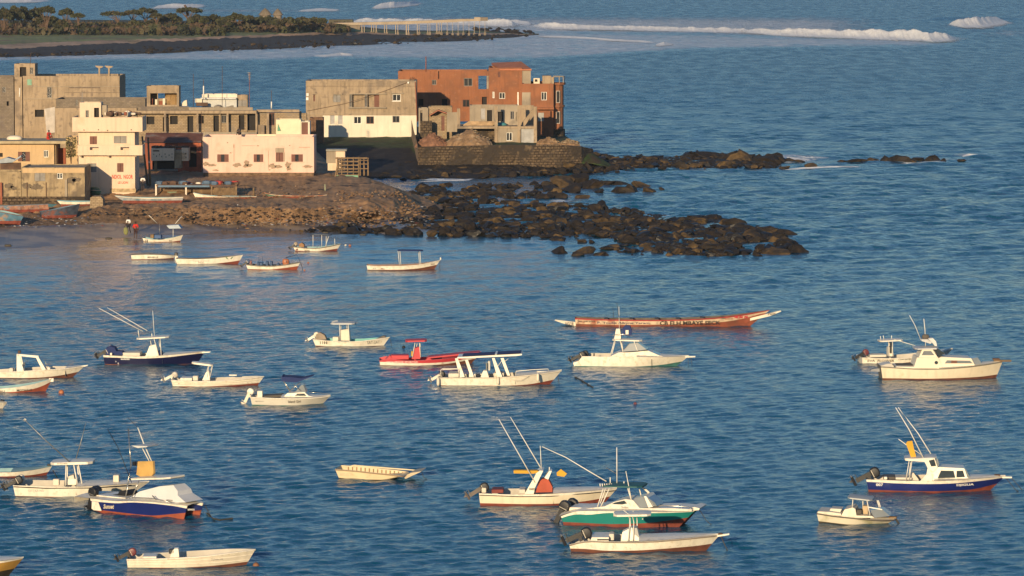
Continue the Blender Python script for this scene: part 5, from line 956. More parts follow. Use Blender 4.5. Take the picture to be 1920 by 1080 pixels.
class Boat(Frame):
    def __init__(s, name, label, z, wl, B, sheer, paint=None, band=None, h=0.0, top=GEL, bot=ANTI, bnd=GEL, inn=INN, tr=.86, floor=.12, cat=0.0, cap=None, group='boats moored in the bay', g=0.0, N=30, full=2.4, raildk=None):
        h = R(h); bw = B * .44; Frame.__init__(s, name, label, 'boat', z, wl[0], g=g, h=h, group=group, dy=bw); s.B, s.tr, s.cat, s.full = B, tr, cat, full
        s.hb = B / 2 if not cat else B * cat; s.cy = 0 if not cat else B / 2 - s.hb
        s.xw0 = s.p(*wl[0], -bw).x; s.xw1 = s.p(*wl[1], -s.cy).x; s.xs0 = s.p(*sheer[0], -B / 2 * tr).x; s.xs1 = s.p(*sheer[-1], -s.cy).x
        def line(pts):
            T = []; Zs = []
            for x, y in pts:
                ly = -s.cy
                for _ in range(5): q = s.p(x, y, ly); t = min(1, max(0, (q.x - s.xs0) / (s.xs1 - s.xs0))); ly = -s.cy - s.bs(t)
                T.append(t); Zs.append(q.z)
            if len(T) > 2:
                tt = np.linspace(0, 1, 101); zz = np.interp(tt, T, Zs); k = np.ones(13) / 13; zz = np.convolve(np.concatenate([2 * zz[0] - zz[6:0:-1], zz, 2 * zz[-1] - zz[-2:-8:-1]]), k, 'valid'); return tt, zz
            return np.array(T), np.array(Zs)
        s.L1 = line(sheer); s.L2 = line(paint) if paint else (np.array([0, 1]), np.array([.04, .04])); s.L3 = line(band) if band else None; s.floor = floor
        ts = [1 - (1 - i / (N - 1)) ** 1.5 for i in range(N)]
        for sg in ((0,) if not cat else (-1, 1)):
            cy = sg * s.cy; b = MB(); rows = []
            for t in ts:
                zs = s.zs(t); zp = min(max(.01, float(np.interp(t, *s.L2))), zs * .8); lv = [zs]
                if band: zb = float(np.interp(t, *s.L3)); lv += [min(max(zb, zp + .03), zs - .02)]
                lv += [(lv[-1] * .5 + zp * .5), zp, -.03, -.28]; o = [(s.hx(t, z), s.hy(t, z), z) for z in lv]
                inner = [(s.hx(t, zs), max(s.hy(t, zs) - .09, 0), zs + .002), (lambda zf: (s.hx(t, zf), max(min(s.hy(t, zs) - .13, s.hy(t, zf) - .07), 0), zf))(min(floor if t < .7 else floor + (zs - floor) * (t - .7) * 2.6, zs - .05)), ]
                if cat: inner = inner[:1]
                rows.append((o, inner))
            no, ni = len(rows[0][0]), len(rows[0][1]); V = []
            for o, inn_ in rows:
                for sd_ in (-1, 1): V += [(x, cy + sd_ * y, z) for x, y, z in o] + [(x, cy + sd_ * y, z) for x, y, z in inn_] + [(o[-1][0], cy, -.42)]
            K = no + ni + 1; F_, M_ = [], []
            mrow = [1] * (no - 1)
            for j in range(no - 1): mrow[j] = 0
            if band: mrow[0] = 2
            mrow[-2] = mrow[-1] = 1
            for i in range(N - 1):
                for sd_ in (0, 1):
                    A = (2 * i + sd_) * K; Bq = (2 * (i + 1) + sd_) * K; fl = lambda f: f if sd_ == 0 else tuple(reversed(f))
                    for j in range(no - 1): F_.append(fl((A + j, A + j + 1, Bq + j + 1, Bq + j))); M_.append(mrow[j])
                    F_.append(fl((A + no - 1, A + K - 1, Bq + K - 1, Bq + no - 1))); M_.append(1)
                    F_.append(fl((A + no, A, Bq, Bq + no))); M_.append(3)
                    if ni > 1: F_.append(fl((A + no + 1, A + no, Bq + no, Bq + no + 1))); M_.append(4)
                L_, R_ = 2 * i * K, (2 * i + 1) * K; L2, R2 = L_ + 2 * K, R_ + 2 * K; k = no + ni - 1; F_.append((L_ + k, R_ + k, R2 + k, L2 + k)[::-1]); M_.append(4)
            F_.append(tuple([j for j in range(no)] + [K - 1] + [K + j for j in range(no - 1, -1, -1)])[::-1]); M_.append(2 if band else 0)
            F_.append(tuple([no + j for j in range(ni)] + [K + no + j for j in range(ni - 1, -1, -1)])) if ni > 1 else None; M_.append(4) if ni > 1 else None
            b.v, b.f, b.m = V, F_, M_; o = b.build('hull', [top, bot, bnd, cap or bnd or top, inn], s.root, sm=True); o.data.set_sharp_from_angle(angle=R(38))
            if sg <= 0: s.hull = o
        if raildk is not None:
            for sd_ in (-1, 1): MB().tube([(s.hx(t, s.zs(t)), sd_ * (s.cy + s.hy(t, s.zs(t)) + .01), s.zs(t) - .04) for t in ts], .035, 5).build('rub_rail', raildk, s.root, sm=True)
    def plan(s, t, p, e): return (s.tr + (1 - s.tr) * sm(0, .45, t)) if t < .45 else max(.0, 1 - ((t - .45) / .55) ** p)
    def bs(s, t): return s.hb * s.plan(t, s.full, 1) + .025
    def bl(s, t): return s.hb * .88 * s.plan(t, s.full * .66, 1) + .015
    def zs(s, t): return float(np.interp(t, *s.L1))
    def hx(s, t, z): f = min(1, max(0, z / s.zs(t))); return (s.xw0 + (s.xw1 - s.xw0) * t) * (1 - f) + (s.xs0 + (s.xs1 - s.xs0) * t) * f - (0 if z >= 0 else -z * .4 * t)
    def hy(s, t, z): f = min(1, max(0, z / s.zs(t))); y = s.bl(t) + (s.bs(t) - s.bl(t)) * f ** .75; return y if z >= -.05 else y * .86
    def side(s, x, z):
        t = .5
        for _ in range(8): f = min(1, max(0, z / s.zs(t))); a = s.xw0 * (1 - f) + s.xs0 * f; c = s.xw1 * (1 - f) + s.xs1 * f; t = min(1, max(0, (x - a) / (c - a)))
        return -(s.cy + s.hy(t, z)) - .012
    def letter(s, txt, x0, y0, x1, y1, m=None, **k): return s.text(txt, x0, y0, x1, y1, -s.cy - s.bs(.3), m or BLK, yfun=s.side, parent=s.hull, **k)
    def deck(s, px0, m=None, name='foredeck', rise=.06, px1=None, inset=.07, dz=.015):
        t0 = (s.p(px0, s.Z[1], 0).x - s.xs0) / (s.xs1 - s.xs0) if px0 is not None else 0; t1 = 1 if px1 is None else (s.p(px1, 0, 0).x - s.xs0) / (s.xs1 - s.xs0)
        b = MB(); n = 12; R_ = []
        for i in range(n + 1): t = t0 + (t1 - t0) * i / n; z = s.zs(t) + dz; y = max(s.cy + s.bs(t) - inset, .01); x = s.hx(t, z); R_.append([(x, -y, z), (x, -y * .5, z + rise * .8 * (1 - i / n * .5)), (x, 0, z + rise * (1 - i / n * .5)), (x, y * .5, z + rise * .8 * (1 - i / n * .5)), (x, y, z)])
        for i in range(n):
            for j in range(4): b.quad(R_[i][j], R_[i][j + 1], R_[i + 1][j + 1], R_[i + 1][j])
        a = R_[0]; b.add(a + [(a[0][0], a[0][1], s.floor), (a[4][0], a[4][1], s.floor)], [(5, 6, 4, 3, 2, 1, 0)]); return b.build(name, m or GEL, s.root)
    def tb(s, name, pts, r=.025, m=None, **k): return s.tube(name, pts, r, m or TUBE, seg=5, **k)
    def bx(s, name, x0, y0, x1, y1, w, m=None, yc=0.0, parent=None):
        """box centred at lateral yc, half width w, drawn by its near face"""
        a = s.p(x0, y0, yc - w); c = s.p(x1, y1, yc - w); b = MB(); b.box(a.x, c.x, yc - w, yc + w, c.z, a.z); o = b.build(name, m or GEL, parent or s.root)
        md = o.modifiers.new('bevel', 'BEVEL'); md.width = min(.04, abs(a.z - c.z) * .2, w * .3); md.segments = 2; return o
    def pr(s, name, pts, w, m=None, yc=0.0, parent=None, taper=0.0):
        P = [(lambda q: (q.x, q.z))(s.p(x, y, yc - w)) for x, y in pts]; z0 = min(z for _, z in P); z1 = max(z for _, z in P)
        b = MB().prism(P, yc - w, yc + w, taper=(lambda x, z: taper * (z - z0) / (z1 - z0 + 1e-6)) if taper else None); return b.build(name, m or GEL, parent or s.root)
    def top_(s, name, x0, y0, x1, y1, w, m=None, th=.09, yc=0.0, arc=.05, parent=None):
        a = s.p(x0, y0, yc - w); c = s.p(x1, y1, yc - w); b = MB(); n = 10; k = 6; G = []
        for i in range(n + 1):
            u = i / n; e = min(u, 1 - u) * 2; ww = w * (1 - .35 * max(0, 1 - e * 5) ** 2); row = []
            for j in range(k + 1): v = j / k * 2 - 1; row.append((a.x + (c.x - a.x) * u, yc + v * ww, a.z + (c.z - a.z) * u + th + arc * (1 - v * v) * min(1, e * 3)))
            G.append(row)
        for i in range(n):
            for j in range(k):
                q = [G[i][j], G[i + 1][j], G[i + 1][j + 1], G[i][j + 1]]; b.quad(*q); b.quad(*[(x, y, z - th - arc * .8 * (1 - ((y - yc) / w) ** 2)) for x, y, z in reversed(q)])
        lo = lambda q: (q[0], q[1], q[2] - th)
        for j in (0, k):
            for i in range(n): b.quad(G[i][j], lo(G[i][j]), lo(G[i + 1][j]), G[i + 1][j])
        for i in (0, n):
            for j in range(k): b.quad(G[i][j], G[i][j + 1], lo(G[i][j + 1]), lo(G[i][j]))
        return b.build(name, m or GEL, parent or s.root)
    def motor(s, x, y, ly=0.0, tilt=55, k=1.0, cowl=None, leg=None):
        q = s.p(x, y, ly); M = Matrix.Translation(q) @ Matrix.Rotation(R(tilt), 4, 'Y') @ Matrix.Scale(k, 4); lg = MB()
        k *= .82; M = Matrix.Translation(q) @ Matrix.Rotation(R(tilt), 4, 'Y') @ Matrix.Scale(k, 4); lg.box(-.36, -.14, -.08, .08, -.55, .24); lg.box(-.22, .04, -.12, .12, .0, .16); lg.box(-.55, -.15, -.13, .13, -.47, -.44); lg.tube([(-.05, 0, -.66), (-.12, 0, -.66), (-.5, 0, -.66)], .07, 8); lg.prism([(-.42, -.7), (-.25, -.72), (-.33, -.9)], -.015, .015)
        o = lg.build('outboard_motor', leg or ENG, s.root, M=M)
        b = MB(); P = [(-.44, .24), (-.47, .44), (-.42, .60), (-.28, .68), (-.08, .66), (.04, .56), (.06, .36), (.0, .24)]; b.prism(P, -.17, .17); co = b.build('cowling', cowl or ENG, o); md = co.modifiers.new('bevel', 'BEVEL'); md.width = .07; md.segments = 3; md.limit_method = 'ANGLE'; md.angle_limit = R(50); smooth(co.data)
        b = MB(); b.box(-.40, -.02, -.175, .175, .30, .335); b.build('cowling_stripe', ENGM, co)
        b = MB()
        for a in range(3): an = a * 2.094; d = Vector((0, math.cos(an), math.sin(an))); e = d.cross(Vector((1, 0, 0))); c = Vector((-.54, 0, -.66)); b.quad(c + e * .03, c + d * .16 + e * .07 + Vector((-.04, 0, 0)), c + d * .18 - e * .03, c - e * .03)
        b.tube([(-.49, 0, -.66), (-.6, 0, -.66)], .04, 6, 0, .02); b.build('propeller', ENGM, o); return o
    def rope(s, pts, r=.02): return s.tb('mooring_line', pts, r, ROPE)
    def pulpit(s, x0, y0, x1, y1, w=.16, m=None): a = s.p(x0, y0, 0); c = s.p(x1, y1, 0); b = MB(); b.prism([(a.x, a.z - .05), (c.x, c.z - .04), (c.x, c.z + .03), (a.x, a.z + .05)], -w, w); return b.build('bow_plank', m or GEL, s.root)
    def fender(s, x, y, ly=None):
        q = s.p(x, y, -s.B / 2 - .12); b = MB(); b.lathe(q - Vector((0, 0, .3)), [(0, 0), (.09, .05), (.11, .15), (.11, .45), (.09, .55), (0, .6)], 10); b.build('fender', GEL2, s.root, sm=True); s.tb('fender_line', [q + Vector((0, 0, .28)), ] and [(x, y - 14, -s.B / 2 - .1), (x, y - 24, -s.B / 2 + .1)], .012, ROPE)
# --- navy centre console (Z1) ---
b = Boat('centre_console_boat', 'navy hulled fishing boat with white T-top and two raked outriggers, small beam canopy', 'Z1', ((940, 545), (1775, 568)), 2.6, [(928, 461), (1100, 470), (1280, 472), (1500, 462), (1720, 440), (1845, 429)], paint=[(940, 541), (1400, 553), (1845, 545)], band=[(928, 479), (1280, 492), (1500, 482), (1720, 455), (1845, 441)], h=-3, top=NAVY, bot=ANTIB, bnd=GEL, inn=INN, raildk=None)
b.root['label'] = 'navy hulled fishing boat with white T-top and two raked outriggers'
b.deck(1480); b.pulpit(1820, 436, 1893, 430); b.motor(945, 462, -.35, 60, 1.15, BLUC); b.motor(955, 452, .35, 60, 1.15, BLUC)
b.pr('engine_cover', [(952, 462), (958, 402), (985, 380), (1030, 392), (1045, 425), (1100, 428), (1104, 460)], .5, BLUC); b.pr('console', [(1298, 490), (1330, 420), (1345, 378), (1395, 366), (1415, 402), (1428, 490)], .4)
b.bx('leaning_seat', 1370, 425, 1455, 480, .35, BLUC); b.bx('rear_seat', 1100, 438, 1260, 470, .7, CUSH, yc=.3); b.top_('hard_top', 1225, 322, 1515, 305, .85)
for x0, x1, l in ((1385, 1430, -.6), (1440, 1452, -.6), (1350, 1380, .6), (1430, 1447, .6)): b.tb('top_post', [(x0, 310, l), (x1, 470, l)], .03)
b.tb('outrigger', [(1285, 246, -.7), (890, 38, -1.1)], .035, r1=.02); b.tb('outrigger', [(1325, 240, .7), (965, 33, 1.1)], .035, r1=.02); b.tb('antenna', [(1390, 300, 0), (1374, 60, 0)], .02); b.tb('rod_holder', [(1252, 300, -.7), (1243, 235, -.75)], .03); b.tb('rod_holder', [(1368, 300, -.3), (1366, 266, -.3)], .04)
b.bx('mooring_post', 990, 440, 1008, 462, .06, GEL, yc=-.9); b.letter('MARINES', 1086, 491, 1166, 504, WHL, bold=.03); b.letter('o', 1034, 515, 1046, 525, WHL); b.letter('o', 1055, 530, 1067, 545, WHL)
# --- white arch boat at left edge ---
b = Boat('arch_boat', 'white open boat with square white tube arch, cut by the left edge', 'Z1', ((-80, 668), (655, 685)), 2.6, [(-95, 618), (150, 606), (420, 590), (560, 583), (680, 568), (765, 556)], paint=[(-95, 664), (300, 668), (480, 662), (640, 640), (765, 610)], h=-3, top=GEL, bot=ANTIB, raildk=GEL)
b.deck(600); b.pulpit(735, 562, 790, 551, .1)
for l in (-.8, .8):
    b.pr('arch_leg', [(150, 452), (172, 455), (216, 612), (150, 612)] if l < 0 else [(170, 458), (188, 458), (222, 600), (190, 600)], .06, yc=l); b.pr('arch_leg', [(322, 480), (345, 478), (418, 600), (382, 600)], .05, yc=l)
b.pr('arch_top', [(150, 450), (345, 466), (345, 482), (322, 484), (160, 466)], .06, yc=-.8); b.pr('arch_top', [(150, 452), (345, 468), (345, 480), (160, 464)], .06, yc=.8); b.tb('arch_bar', [(165, 458, -.8), (165, 458, .8)], .04); b.tb('arch_bar', [(335, 474, -.8), (335, 474, .8)], .04)
b.bx('seat_box', 82, 578, 116, 612, .35, CUSH); b.pr('console', [(150, 560), (205, 548), (212, 612), (150, 612)], .35); b.tb('windscreen_post', [(395, 490, 0), (440, 590, 0)], .02, SS); b.bx('hatch', 425, 570, 450, 595, .3); b.bx('masthead_light', 160, 420, 184, 445, .1, RUST, yc=-.6); b.bx('helm_wheel', 208, 520, 222, 560, .2, SS, yc=-.1)
# --- orange-bottomed boat at left edge ---
b = Boat('open_skiff', 'white skiff with orange-red bottom and black lettering, cut by the left edge', 'Z1', ((-150, 798), (410, 800)), 2.0, [(-150, 762), (0, 764), (150, 750), (300, 722), (420, 688), (475, 668)], paint=[(-150, 796), (150, 793), (300, 775), (400, 745), (475, 700)], h=0, bot=ANTIO, inn=INB, cap=GEL)
b.letter('MOTHAVE', 150, 768, 285, 788); b.letter('AU', -4, 778, 42, 796); b.bx('bow_post', 440, 668, 482, 700, .05)
b = Boat('small_boat', 'bow tip of a small white boat at the left edge', 'Z1', ((-300, 950), (20, 965)), 1.8, [(-300, 900), (-100, 895), (0, 885), (62, 888)], paint=[(-300, 945), (62, 940)], h=-12); b.deck(-100); b.bx('bow_fitting', 0, 862, 30, 885, .15, ENG)
# --- Z2 boats ---
b = Boat('sat_sat_boat', 'white skiff with turquoise interior and raised T-top over a tall console', 'Z2', ((1272, 345), (1830, 372)), 2.2, [(1250, 288), (1340, 298), (1500, 308), (1640, 304), (1780, 285), (1880, 270)], paint=[(1250, 340), (1600, 358), (1880, 340)], h=-5, bot=ANTIB, inn=INT, raildk=GEL)
b.root.name = 'skiff_with_top'; b.letter('1 1 0 0', 1308, 306, 1368, 330, bold=.06); b.letter('SAT-SAT', 1692, 306, 1790, 332, bold=.0); b.top_('hard_top', 1392, 168, 1588, 168, .75, TOPG); b.pr('console', [(1475, 215), (1540, 205), (1556, 300), (1470, 300)], .35, GEL2)
for x0, x1, l in ((1468, 1474, -.5), (1480, 1480, .5), (1540, 1552, -.5), (1528, 1540, .5)): b.tb('top_post', [(x0, 170, l), (x1, 305, l)], .03)
b.motor(1262, 285, 0, 55, 1.0, GEL2, ENGM); b.pr('engine_cover', [(1275, 295), (1275, 250), (1305, 232), (1345, 255), (1362, 290)], .3, mat('tan_cover', (.30, .24, .18), .9, .15)); b.bx('seat_box', 1412, 270, 1460, 304, .4, GEL2); b.pr('bow_cover', [(1760, 290), (1820, 262), (1845, 262), (1840, 275)], .3, DARKIN); b.rope([(1885, 285, 0), (1895, 355, -.2)])
for i in range(5): b.tb('rod_holder', [(1412 + i * 10, 160 - i * 2, -.5 + i * .25), (1408 + i * 10, 140 - i * 2, -.5 + i * .25)], .025)
b = Boat('console_skiff', 'white lapped skiff with small canopy tilted over its console, behind the blue bimini boat', 'Z2', ((105, 675), (800, 686)), 2.4, [(90, 618), (160, 628), (350, 632), (560, 624), (720, 606), (852, 590)], paint=[(90, 676), (400, 676), (650, 664), (852, 645)], h=-2, bot=ANTI, raildk=GEL)
b.root['label'] = 'white open skiff with silver outboard and slim white canopy tilted over its console'; b.top_('hard_top', 258, 490, 430, 512, .5, th=.12); b.pr('console', [(345, 625), (375, 560), (400, 545), (408, 625)], .35); b.bx('seat_box', 268, 590, 310, 628, .35, CUSH)
for x0, x1, l in ((400, 385, -.4), (430, 408, -.4), (395, 372, .4), (425, 400, .4)): b.tb('top_post', [(x0, 508, l), (x1, 600, l)], .025)
b.motor(95, 615, 0, 62, 1.05, mat('silver_cowling', (.38, .34, .30), .35, .1), ENGM); b.bx('fender_box', 565, 578, 628, 588, .15, GEL, yc=-.3); b.bx('stern_bench', 165, 605, 262, 630, .6, GEL); b.letter('o', 148, 645, 158, 655, ANTI); b.letter('o', 706, 650, 718, 660, ANTI)
for k in (.35, .62): MB().tube([(b.hx(t, b.zs(t) * k), b.side(b.hx(t, b.zs(t) * k), b.zs(t) * k), b.zs(t) * k) for t in [i / 14 for i in range(15)]], .025, 4).build('strake', GEL2, b.root)
b = Boat('blue_bimini_boat', 'small white cabin boat with a folded blue bimini and green waterline', 'Z2', ((752, 828), (1330, 842)), 2.4, [(738, 760), (900, 768), (1100, 772), (1280, 764), (1395, 750)], paint=[(738, 824), (1100, 832), (1300, 822), (1395, 812)], h=-3, top=mat('off_white_hull', (.58, .54, .46), .4, .06), bot=ANTIG, bnd=GEL, raildk=GEL, full=3)
b.deck(1000, rise=.1); b.pr('cabin', [(1000, 768), (1040, 732), (1110, 728), (1180, 722), (1215, 752), (1300, 768)], .75, taper=.12); b.pr('window', [(1102, 752), (1122, 733), (1180, 733), (1198, 752)], .02, GLS, yc=-.74); b.pr('windscreen', [(1100, 728), (1150, 668), (1170, 665), (1195, 724)], .55, GLSL, taper=.15)
b.pr('bimini', [(995, 590), (1005, 598), (1080, 600), (1160, 610), (1250, 592), (1180, 618), (1120, 642), (1050, 640), (1005, 632), (992, 634)], .75, BLUC)
for x0, y0, x1, y1, l in ((1005, 625, 1062, 715, -.7), (1145, 640, 1062, 715, -.7), (1090, 655, 1150, 710, -.7), (1010, 625, 1066, 710, .7), (1150, 640, 1070, 700, .7)): b.tb('bimini_frame', [(x0, y0, l), (x1, y1, l)], .022, SS)
b.motor(742, 765, -.1, 25, 1.1, GEL, GEL2); b.bx('engine_box', 795, 712, 838, 765, .3, GEL); b.letter('Island Girl', 1048, 788, 1150, 810); b.letter('Aguanova', 772, 792, 846, 804, slant=.4, bold=-.0); b.tb('bow_rail', [(1220, 722, -.6), (1300, 726, -.4), (1385, 738, 0), (1392, 750, 0)], .018, SS); b.pr('sunken_cockpit', [(845, 760), (1000, 762), (1000, 744), (850, 752)], .6, DARKIN, yc=.4)
# --- Z3 boats ---
b = Boat('red_boat', 'long crimson and white boat with a crimson T-top', 'Z3', ((62, 556), (880, 545)), 2.6, [(55, 510), (110, 490), (300, 512), (500, 505), (750, 482), (890, 458), (972, 430)], paint=[(55, 552), (400, 556), (700, 545), (972, 490)], band=[(55, 520), (300, 533), (550, 533), (760, 518), (972, 460)], h=2, top=GEL, bnd=REDG, bot=ANTIB, inn=REDG, cap=GEL)
b.deck(620, REDG, px1=None); b.root['label'] = 'long crimson and white boat with crimson T-top, tallest red thing on the water'; b.root['label'] = 'long crimson boat with white stripe and crimson T-top over a red console'
b.pr('console', [(345, 495), (365, 400), (412, 388), (428, 470), (420, 495)], .4, REDG); b.top_('hard_top', 290, 345, 482, 340, .8, REDG, th=.12)
for x0, x1, l in ((375, 352, -.5), (415, 425, -.5), (395, 375, .5), (420, 430, .5)): b.tb('top_post', [(x0, 350, l), (x1, 480, l)], .03)
b.pr('stern_seat', [(110, 500), (150, 462), (170, 500)], .5, REDG); b.bx('seat_box', 160, 462, 320, 500, .6, REDG, yc=.2); b.letter('DICA PECHE SPORTIVE', 120, 516, 400, 530, WHL, bold=.01); b.bx('life_jacket', 340, 425, 356, 470, .1, YEL, yc=-.4)
b.pr('upper_band', [(485, 492), (880, 452), (960, 432), (870, 440), (500, 478)], .7, REDG, yc=.1)
b = Boat('blue_roof_boat', 'white tour boat with long flat blue roof on four raked white posts', 'Z3', ((600, 734), (1590, 742)), 2.9, [(582, 662), (800, 664), (1100, 662), (1300, 648), (1500, 628), (1695, 598)], paint=[(582, 734), (1300, 738), (1480, 728), (1695, 680)], h=-2, top=GEL, bot=ANTI, inn=INN, raildk=GEL2, full=2.8)
b.deck(1280, rise=.1); b.pr('roof', [(755, 482), (762, 478), (1335, 448), (1338, 460), (1290, 468), (800, 490), (752, 490)], 1.15, TUBE)
a = b.p(800, 474, -1.05); c = b.p(1325, 447, -1.05); m_ = MB(); m_.quad((a.x, -1.08, a.z + .035), (c.x, -1.08, c.z + .05), (c.x, 1.08, c.z + .05), (a.x, 1.08, a.z + .035)); m_.build('roof_canvas', BLUC, b.root)
m_ = MB(); xx = a.x + (c.x - a.x) * .56; zz = a.z + (c.z - a.z) * .56; m_.box(xx, xx + .15, -1.1, 1.1, zz + .04, zz + .07); m_.build('roof_batten', TUBE, b.root)
for l in (-1.0, 1.0):
    for P in ([(735, 490), (760, 488), (822, 655), (778, 660)], [(825, 505), (850, 500), (905, 655), (875, 655)], [(1068, 488), (1090, 485), (1160, 655), (1115, 655)], [(1145, 488), (1172, 485), (1232, 645), (1205, 645)]): b.pr('roof_post', P, .05, yc=l)
b.pr('helm', [(965, 660), (990, 600), (1020, 600), (1040, 660)], .4); b.bx('helm_screen', 1012, 530, 1026, 600, .35, GLSL); b.bx('helm_screen', 1030, 515, 1052, 600, .3, TOPG, yc=.3); b.bx('bench', 675, 625, 770, 660, .8, CUSH); b.bx('bench', 1085, 622, 1175, 655, .6, CUSH); b.bx('bench', 860, 630, 920, 660, .7, GEL); b.bx('bow_hatch', 1470, 605, 1560, 625, .4)
b.tb('stern_rail', [(608, 655, -1.2), (606, 595, -1.2), (620, 584, -1.2), (755, 582, -1.2), (770, 600, -1.2), (770, 650, -1.2)], .03); b.tb('stern_rail', [(625, 650, 1.2), (625, 590, 1.2), (755, 586, 1.2)], .03); b.tb('bow_rail', [(1280, 640, -.9), (1285, 605, -.9), (1420, 592, -.8), (1570, 584, -.4), (1582, 600, -.3)], .03); b.tb('roof_strut', [(1120, 560, -1), (1168, 495, -1)], .02); b.tb('roof_strut', [(1165, 530, -1), (1215, 492, -1)], .02)
b.motor(590, 675, 0, 60, 1.1, ENG, ENGM); b.fender(583, 700); b.fender(1122, 690); b.fender(1480, 662); b.tb('grab_line', [(1205, 655, -1.5), (1270, 690, -1.5), (1330, 690, -1.45), (1400, 650, -1.35)], .015, GEL2); b.rope([(1660, 640, 0), (1672, 720, -.3)])
# --- Z4 ---
b = Boat('sport_fishing_boat', 'white sport fishing boat with raised upper helm, blue covered seat and black outboards', 'Z4', ((228, 508), (1000, 518)), 2.9, [(288, 432), (500, 436), (700, 436), (900, 438), (1060, 432), (1085, 431)], paint=[(288, 506), (800, 512), (950, 500), (1085, 470)], band=[(288, 452), (500, 457), (800, 455), (1085, 441)], h=-4, top=GEL, bot=ANTIG, raildk=None)
b.deck(700, rise=.12); b.pulpit(1060, 435, 1135, 433, .2); b.pr('stern_step', [(218, 480), (290, 460), (290, 505), (226, 508)], 1.1)
b.motor(262, 455, -.35, 62, 1.15); b.motor(285, 448, .35, 62, 1.15); b.pr('cabin', [(490, 436), (560, 405), (700, 398), (780, 392), (860, 425), (900, 436)], 1.0, taper=.2); b.pr('windscreen', [(590, 398), (640, 340), (700, 330), (770, 382), (700, 390)], .8, GLSL, taper=.15); b.pr('windscreen_frame', [(588, 400), (700, 392), (775, 380), (775, 388), (700, 398), (588, 406)], .86, GLS)
b.pr('front_window', [(725, 400), (790, 396), (870, 426), (780, 428)], .9, GLSL, taper=.1); b.top_('upper_deck', 512, 316, 735, 322, .8, GEL); b.pr('console', [(525, 312), (540, 228), (568, 225), (580, 312)], .3); b.pr('seat_cover', [(588, 268), (590, 220), (610, 202), (645, 205), (658, 240), (655, 275), (625, 282)], .3, BLUC); b.bx('cover_logo', 612, 236, 634, 268, .01, GEL, yc=-.32)
for x0, x1, l in ((528, 496, -.75), (572, 600, -.75), (675, 715, -.75), (535, 505, .75), (580, 600, .75)): b.tb('tower_leg', [(x0, 318, l), (x1, 432, l)], .035)
b.tb('helm_rail', [(515, 300, -.7), (520, 270, -.7), (600, 268, -.7), (690, 292, -.7)], .02, SS); b.tb('antenna', [(565, 230, 0), (562, 60, 0)], .02); b.tb('fishing_rod', [(580, 420, -.7), (575, 200, -.7), (545, 30, -.8)], .015, ROPE); b.tb('fishing_rod', [(540, 300, .3), (515, 60, .3)], .014, ROPE)
b.tb('strap', [(493, 455, -1.38), (493, 508, -1.2)], .015, ROPE); b.tb('strap', [(807, 455, -1.35), (807, 512, -1.1)], .015, ROPE); b.bx('bow_gear', 930, 425, 1010, 434, .3, DARKIN); b.rope([(1080, 440, 0), (1083, 530, 0)]); b.rope([(1100, 438, 0), (1112, 500, .2), (1108, 520, .2)]); b.bx('stern_cleat', 370, 410, 380, 432, .06, ENG, yc=-.9)
# pirogue
b = Boat('pirogue', 'very long slender painted pirogue in red, cream and black with upswept pointed ends', 'Z4', ((240, 208), (1545, 196)), 2.0, [(232, 146), (450, 156), (800, 160), (1100, 156), (1350, 138), (1560, 108), (1695, 84)], paint=[(232, 190), (600, 198), (1000, 194), (1300, 184), (1500, 168), (1695, 100)], band=[(232, 156), (450, 166), (800, 170), (1100, 166), (1350, 150), (1560, 122), (1695, 90)], h=-1.5, top=mat('pirogue_cream', (.56, .42, .28), .8, .2, 1.6, stain=((.34, .11, .06), .9, .58, (.25, .2, .14))), bot=mat('pirogue_red_brown', (.24, .065, .035), .8, .3, 2, stain=((.14, .05, .03), 1, .5)), bnd=mat('pirogue_red', (.30, .04, .035), .8, .25, 2), inn=DARKIN, cap=ANTI, tr=.75)
b.pr('stern_spur', [(85, 158), (100, 160), (235, 176), (240, 206), (150, 188), (80, 164)], .22, GEL2); b.pr('bow_spur', [(1545, 146), (1700, 108), (1775, 90), (1780, 96), (1690, 132), (1545, 166)], .22, GEL2); b.text('NGOR', 160, 176, 224, 204, -.24, BLK)
b.letter('Ses parents', 250, 160, 384, 184, bold=.02); b.letter('P. Touba Alkyne Yaram', 400, 174, 790, 196, mat('navy_lettering', (.03, .03, .08), .7), bold=.02); b.letter('CB ELH MBAYE SECK', 868, 168, 1325, 200, bold=.035); b.letter('2010', 1355, 146, 1418, 160, ANTIO); b.letter('~ ~ ~', 1430, 130, 1530, 155, REDG, bold=.05); b.text('PAPE', 1680, 106, 1740, 126, -.24, BLK)
for x in (450, 640, 830, 990, 1170, 1330): b.bx('thwart', x, 152 - (8 if x > 1100 else 0), x + 30, 158 - (8 if x > 1100 else 0), .8, DARKIN)
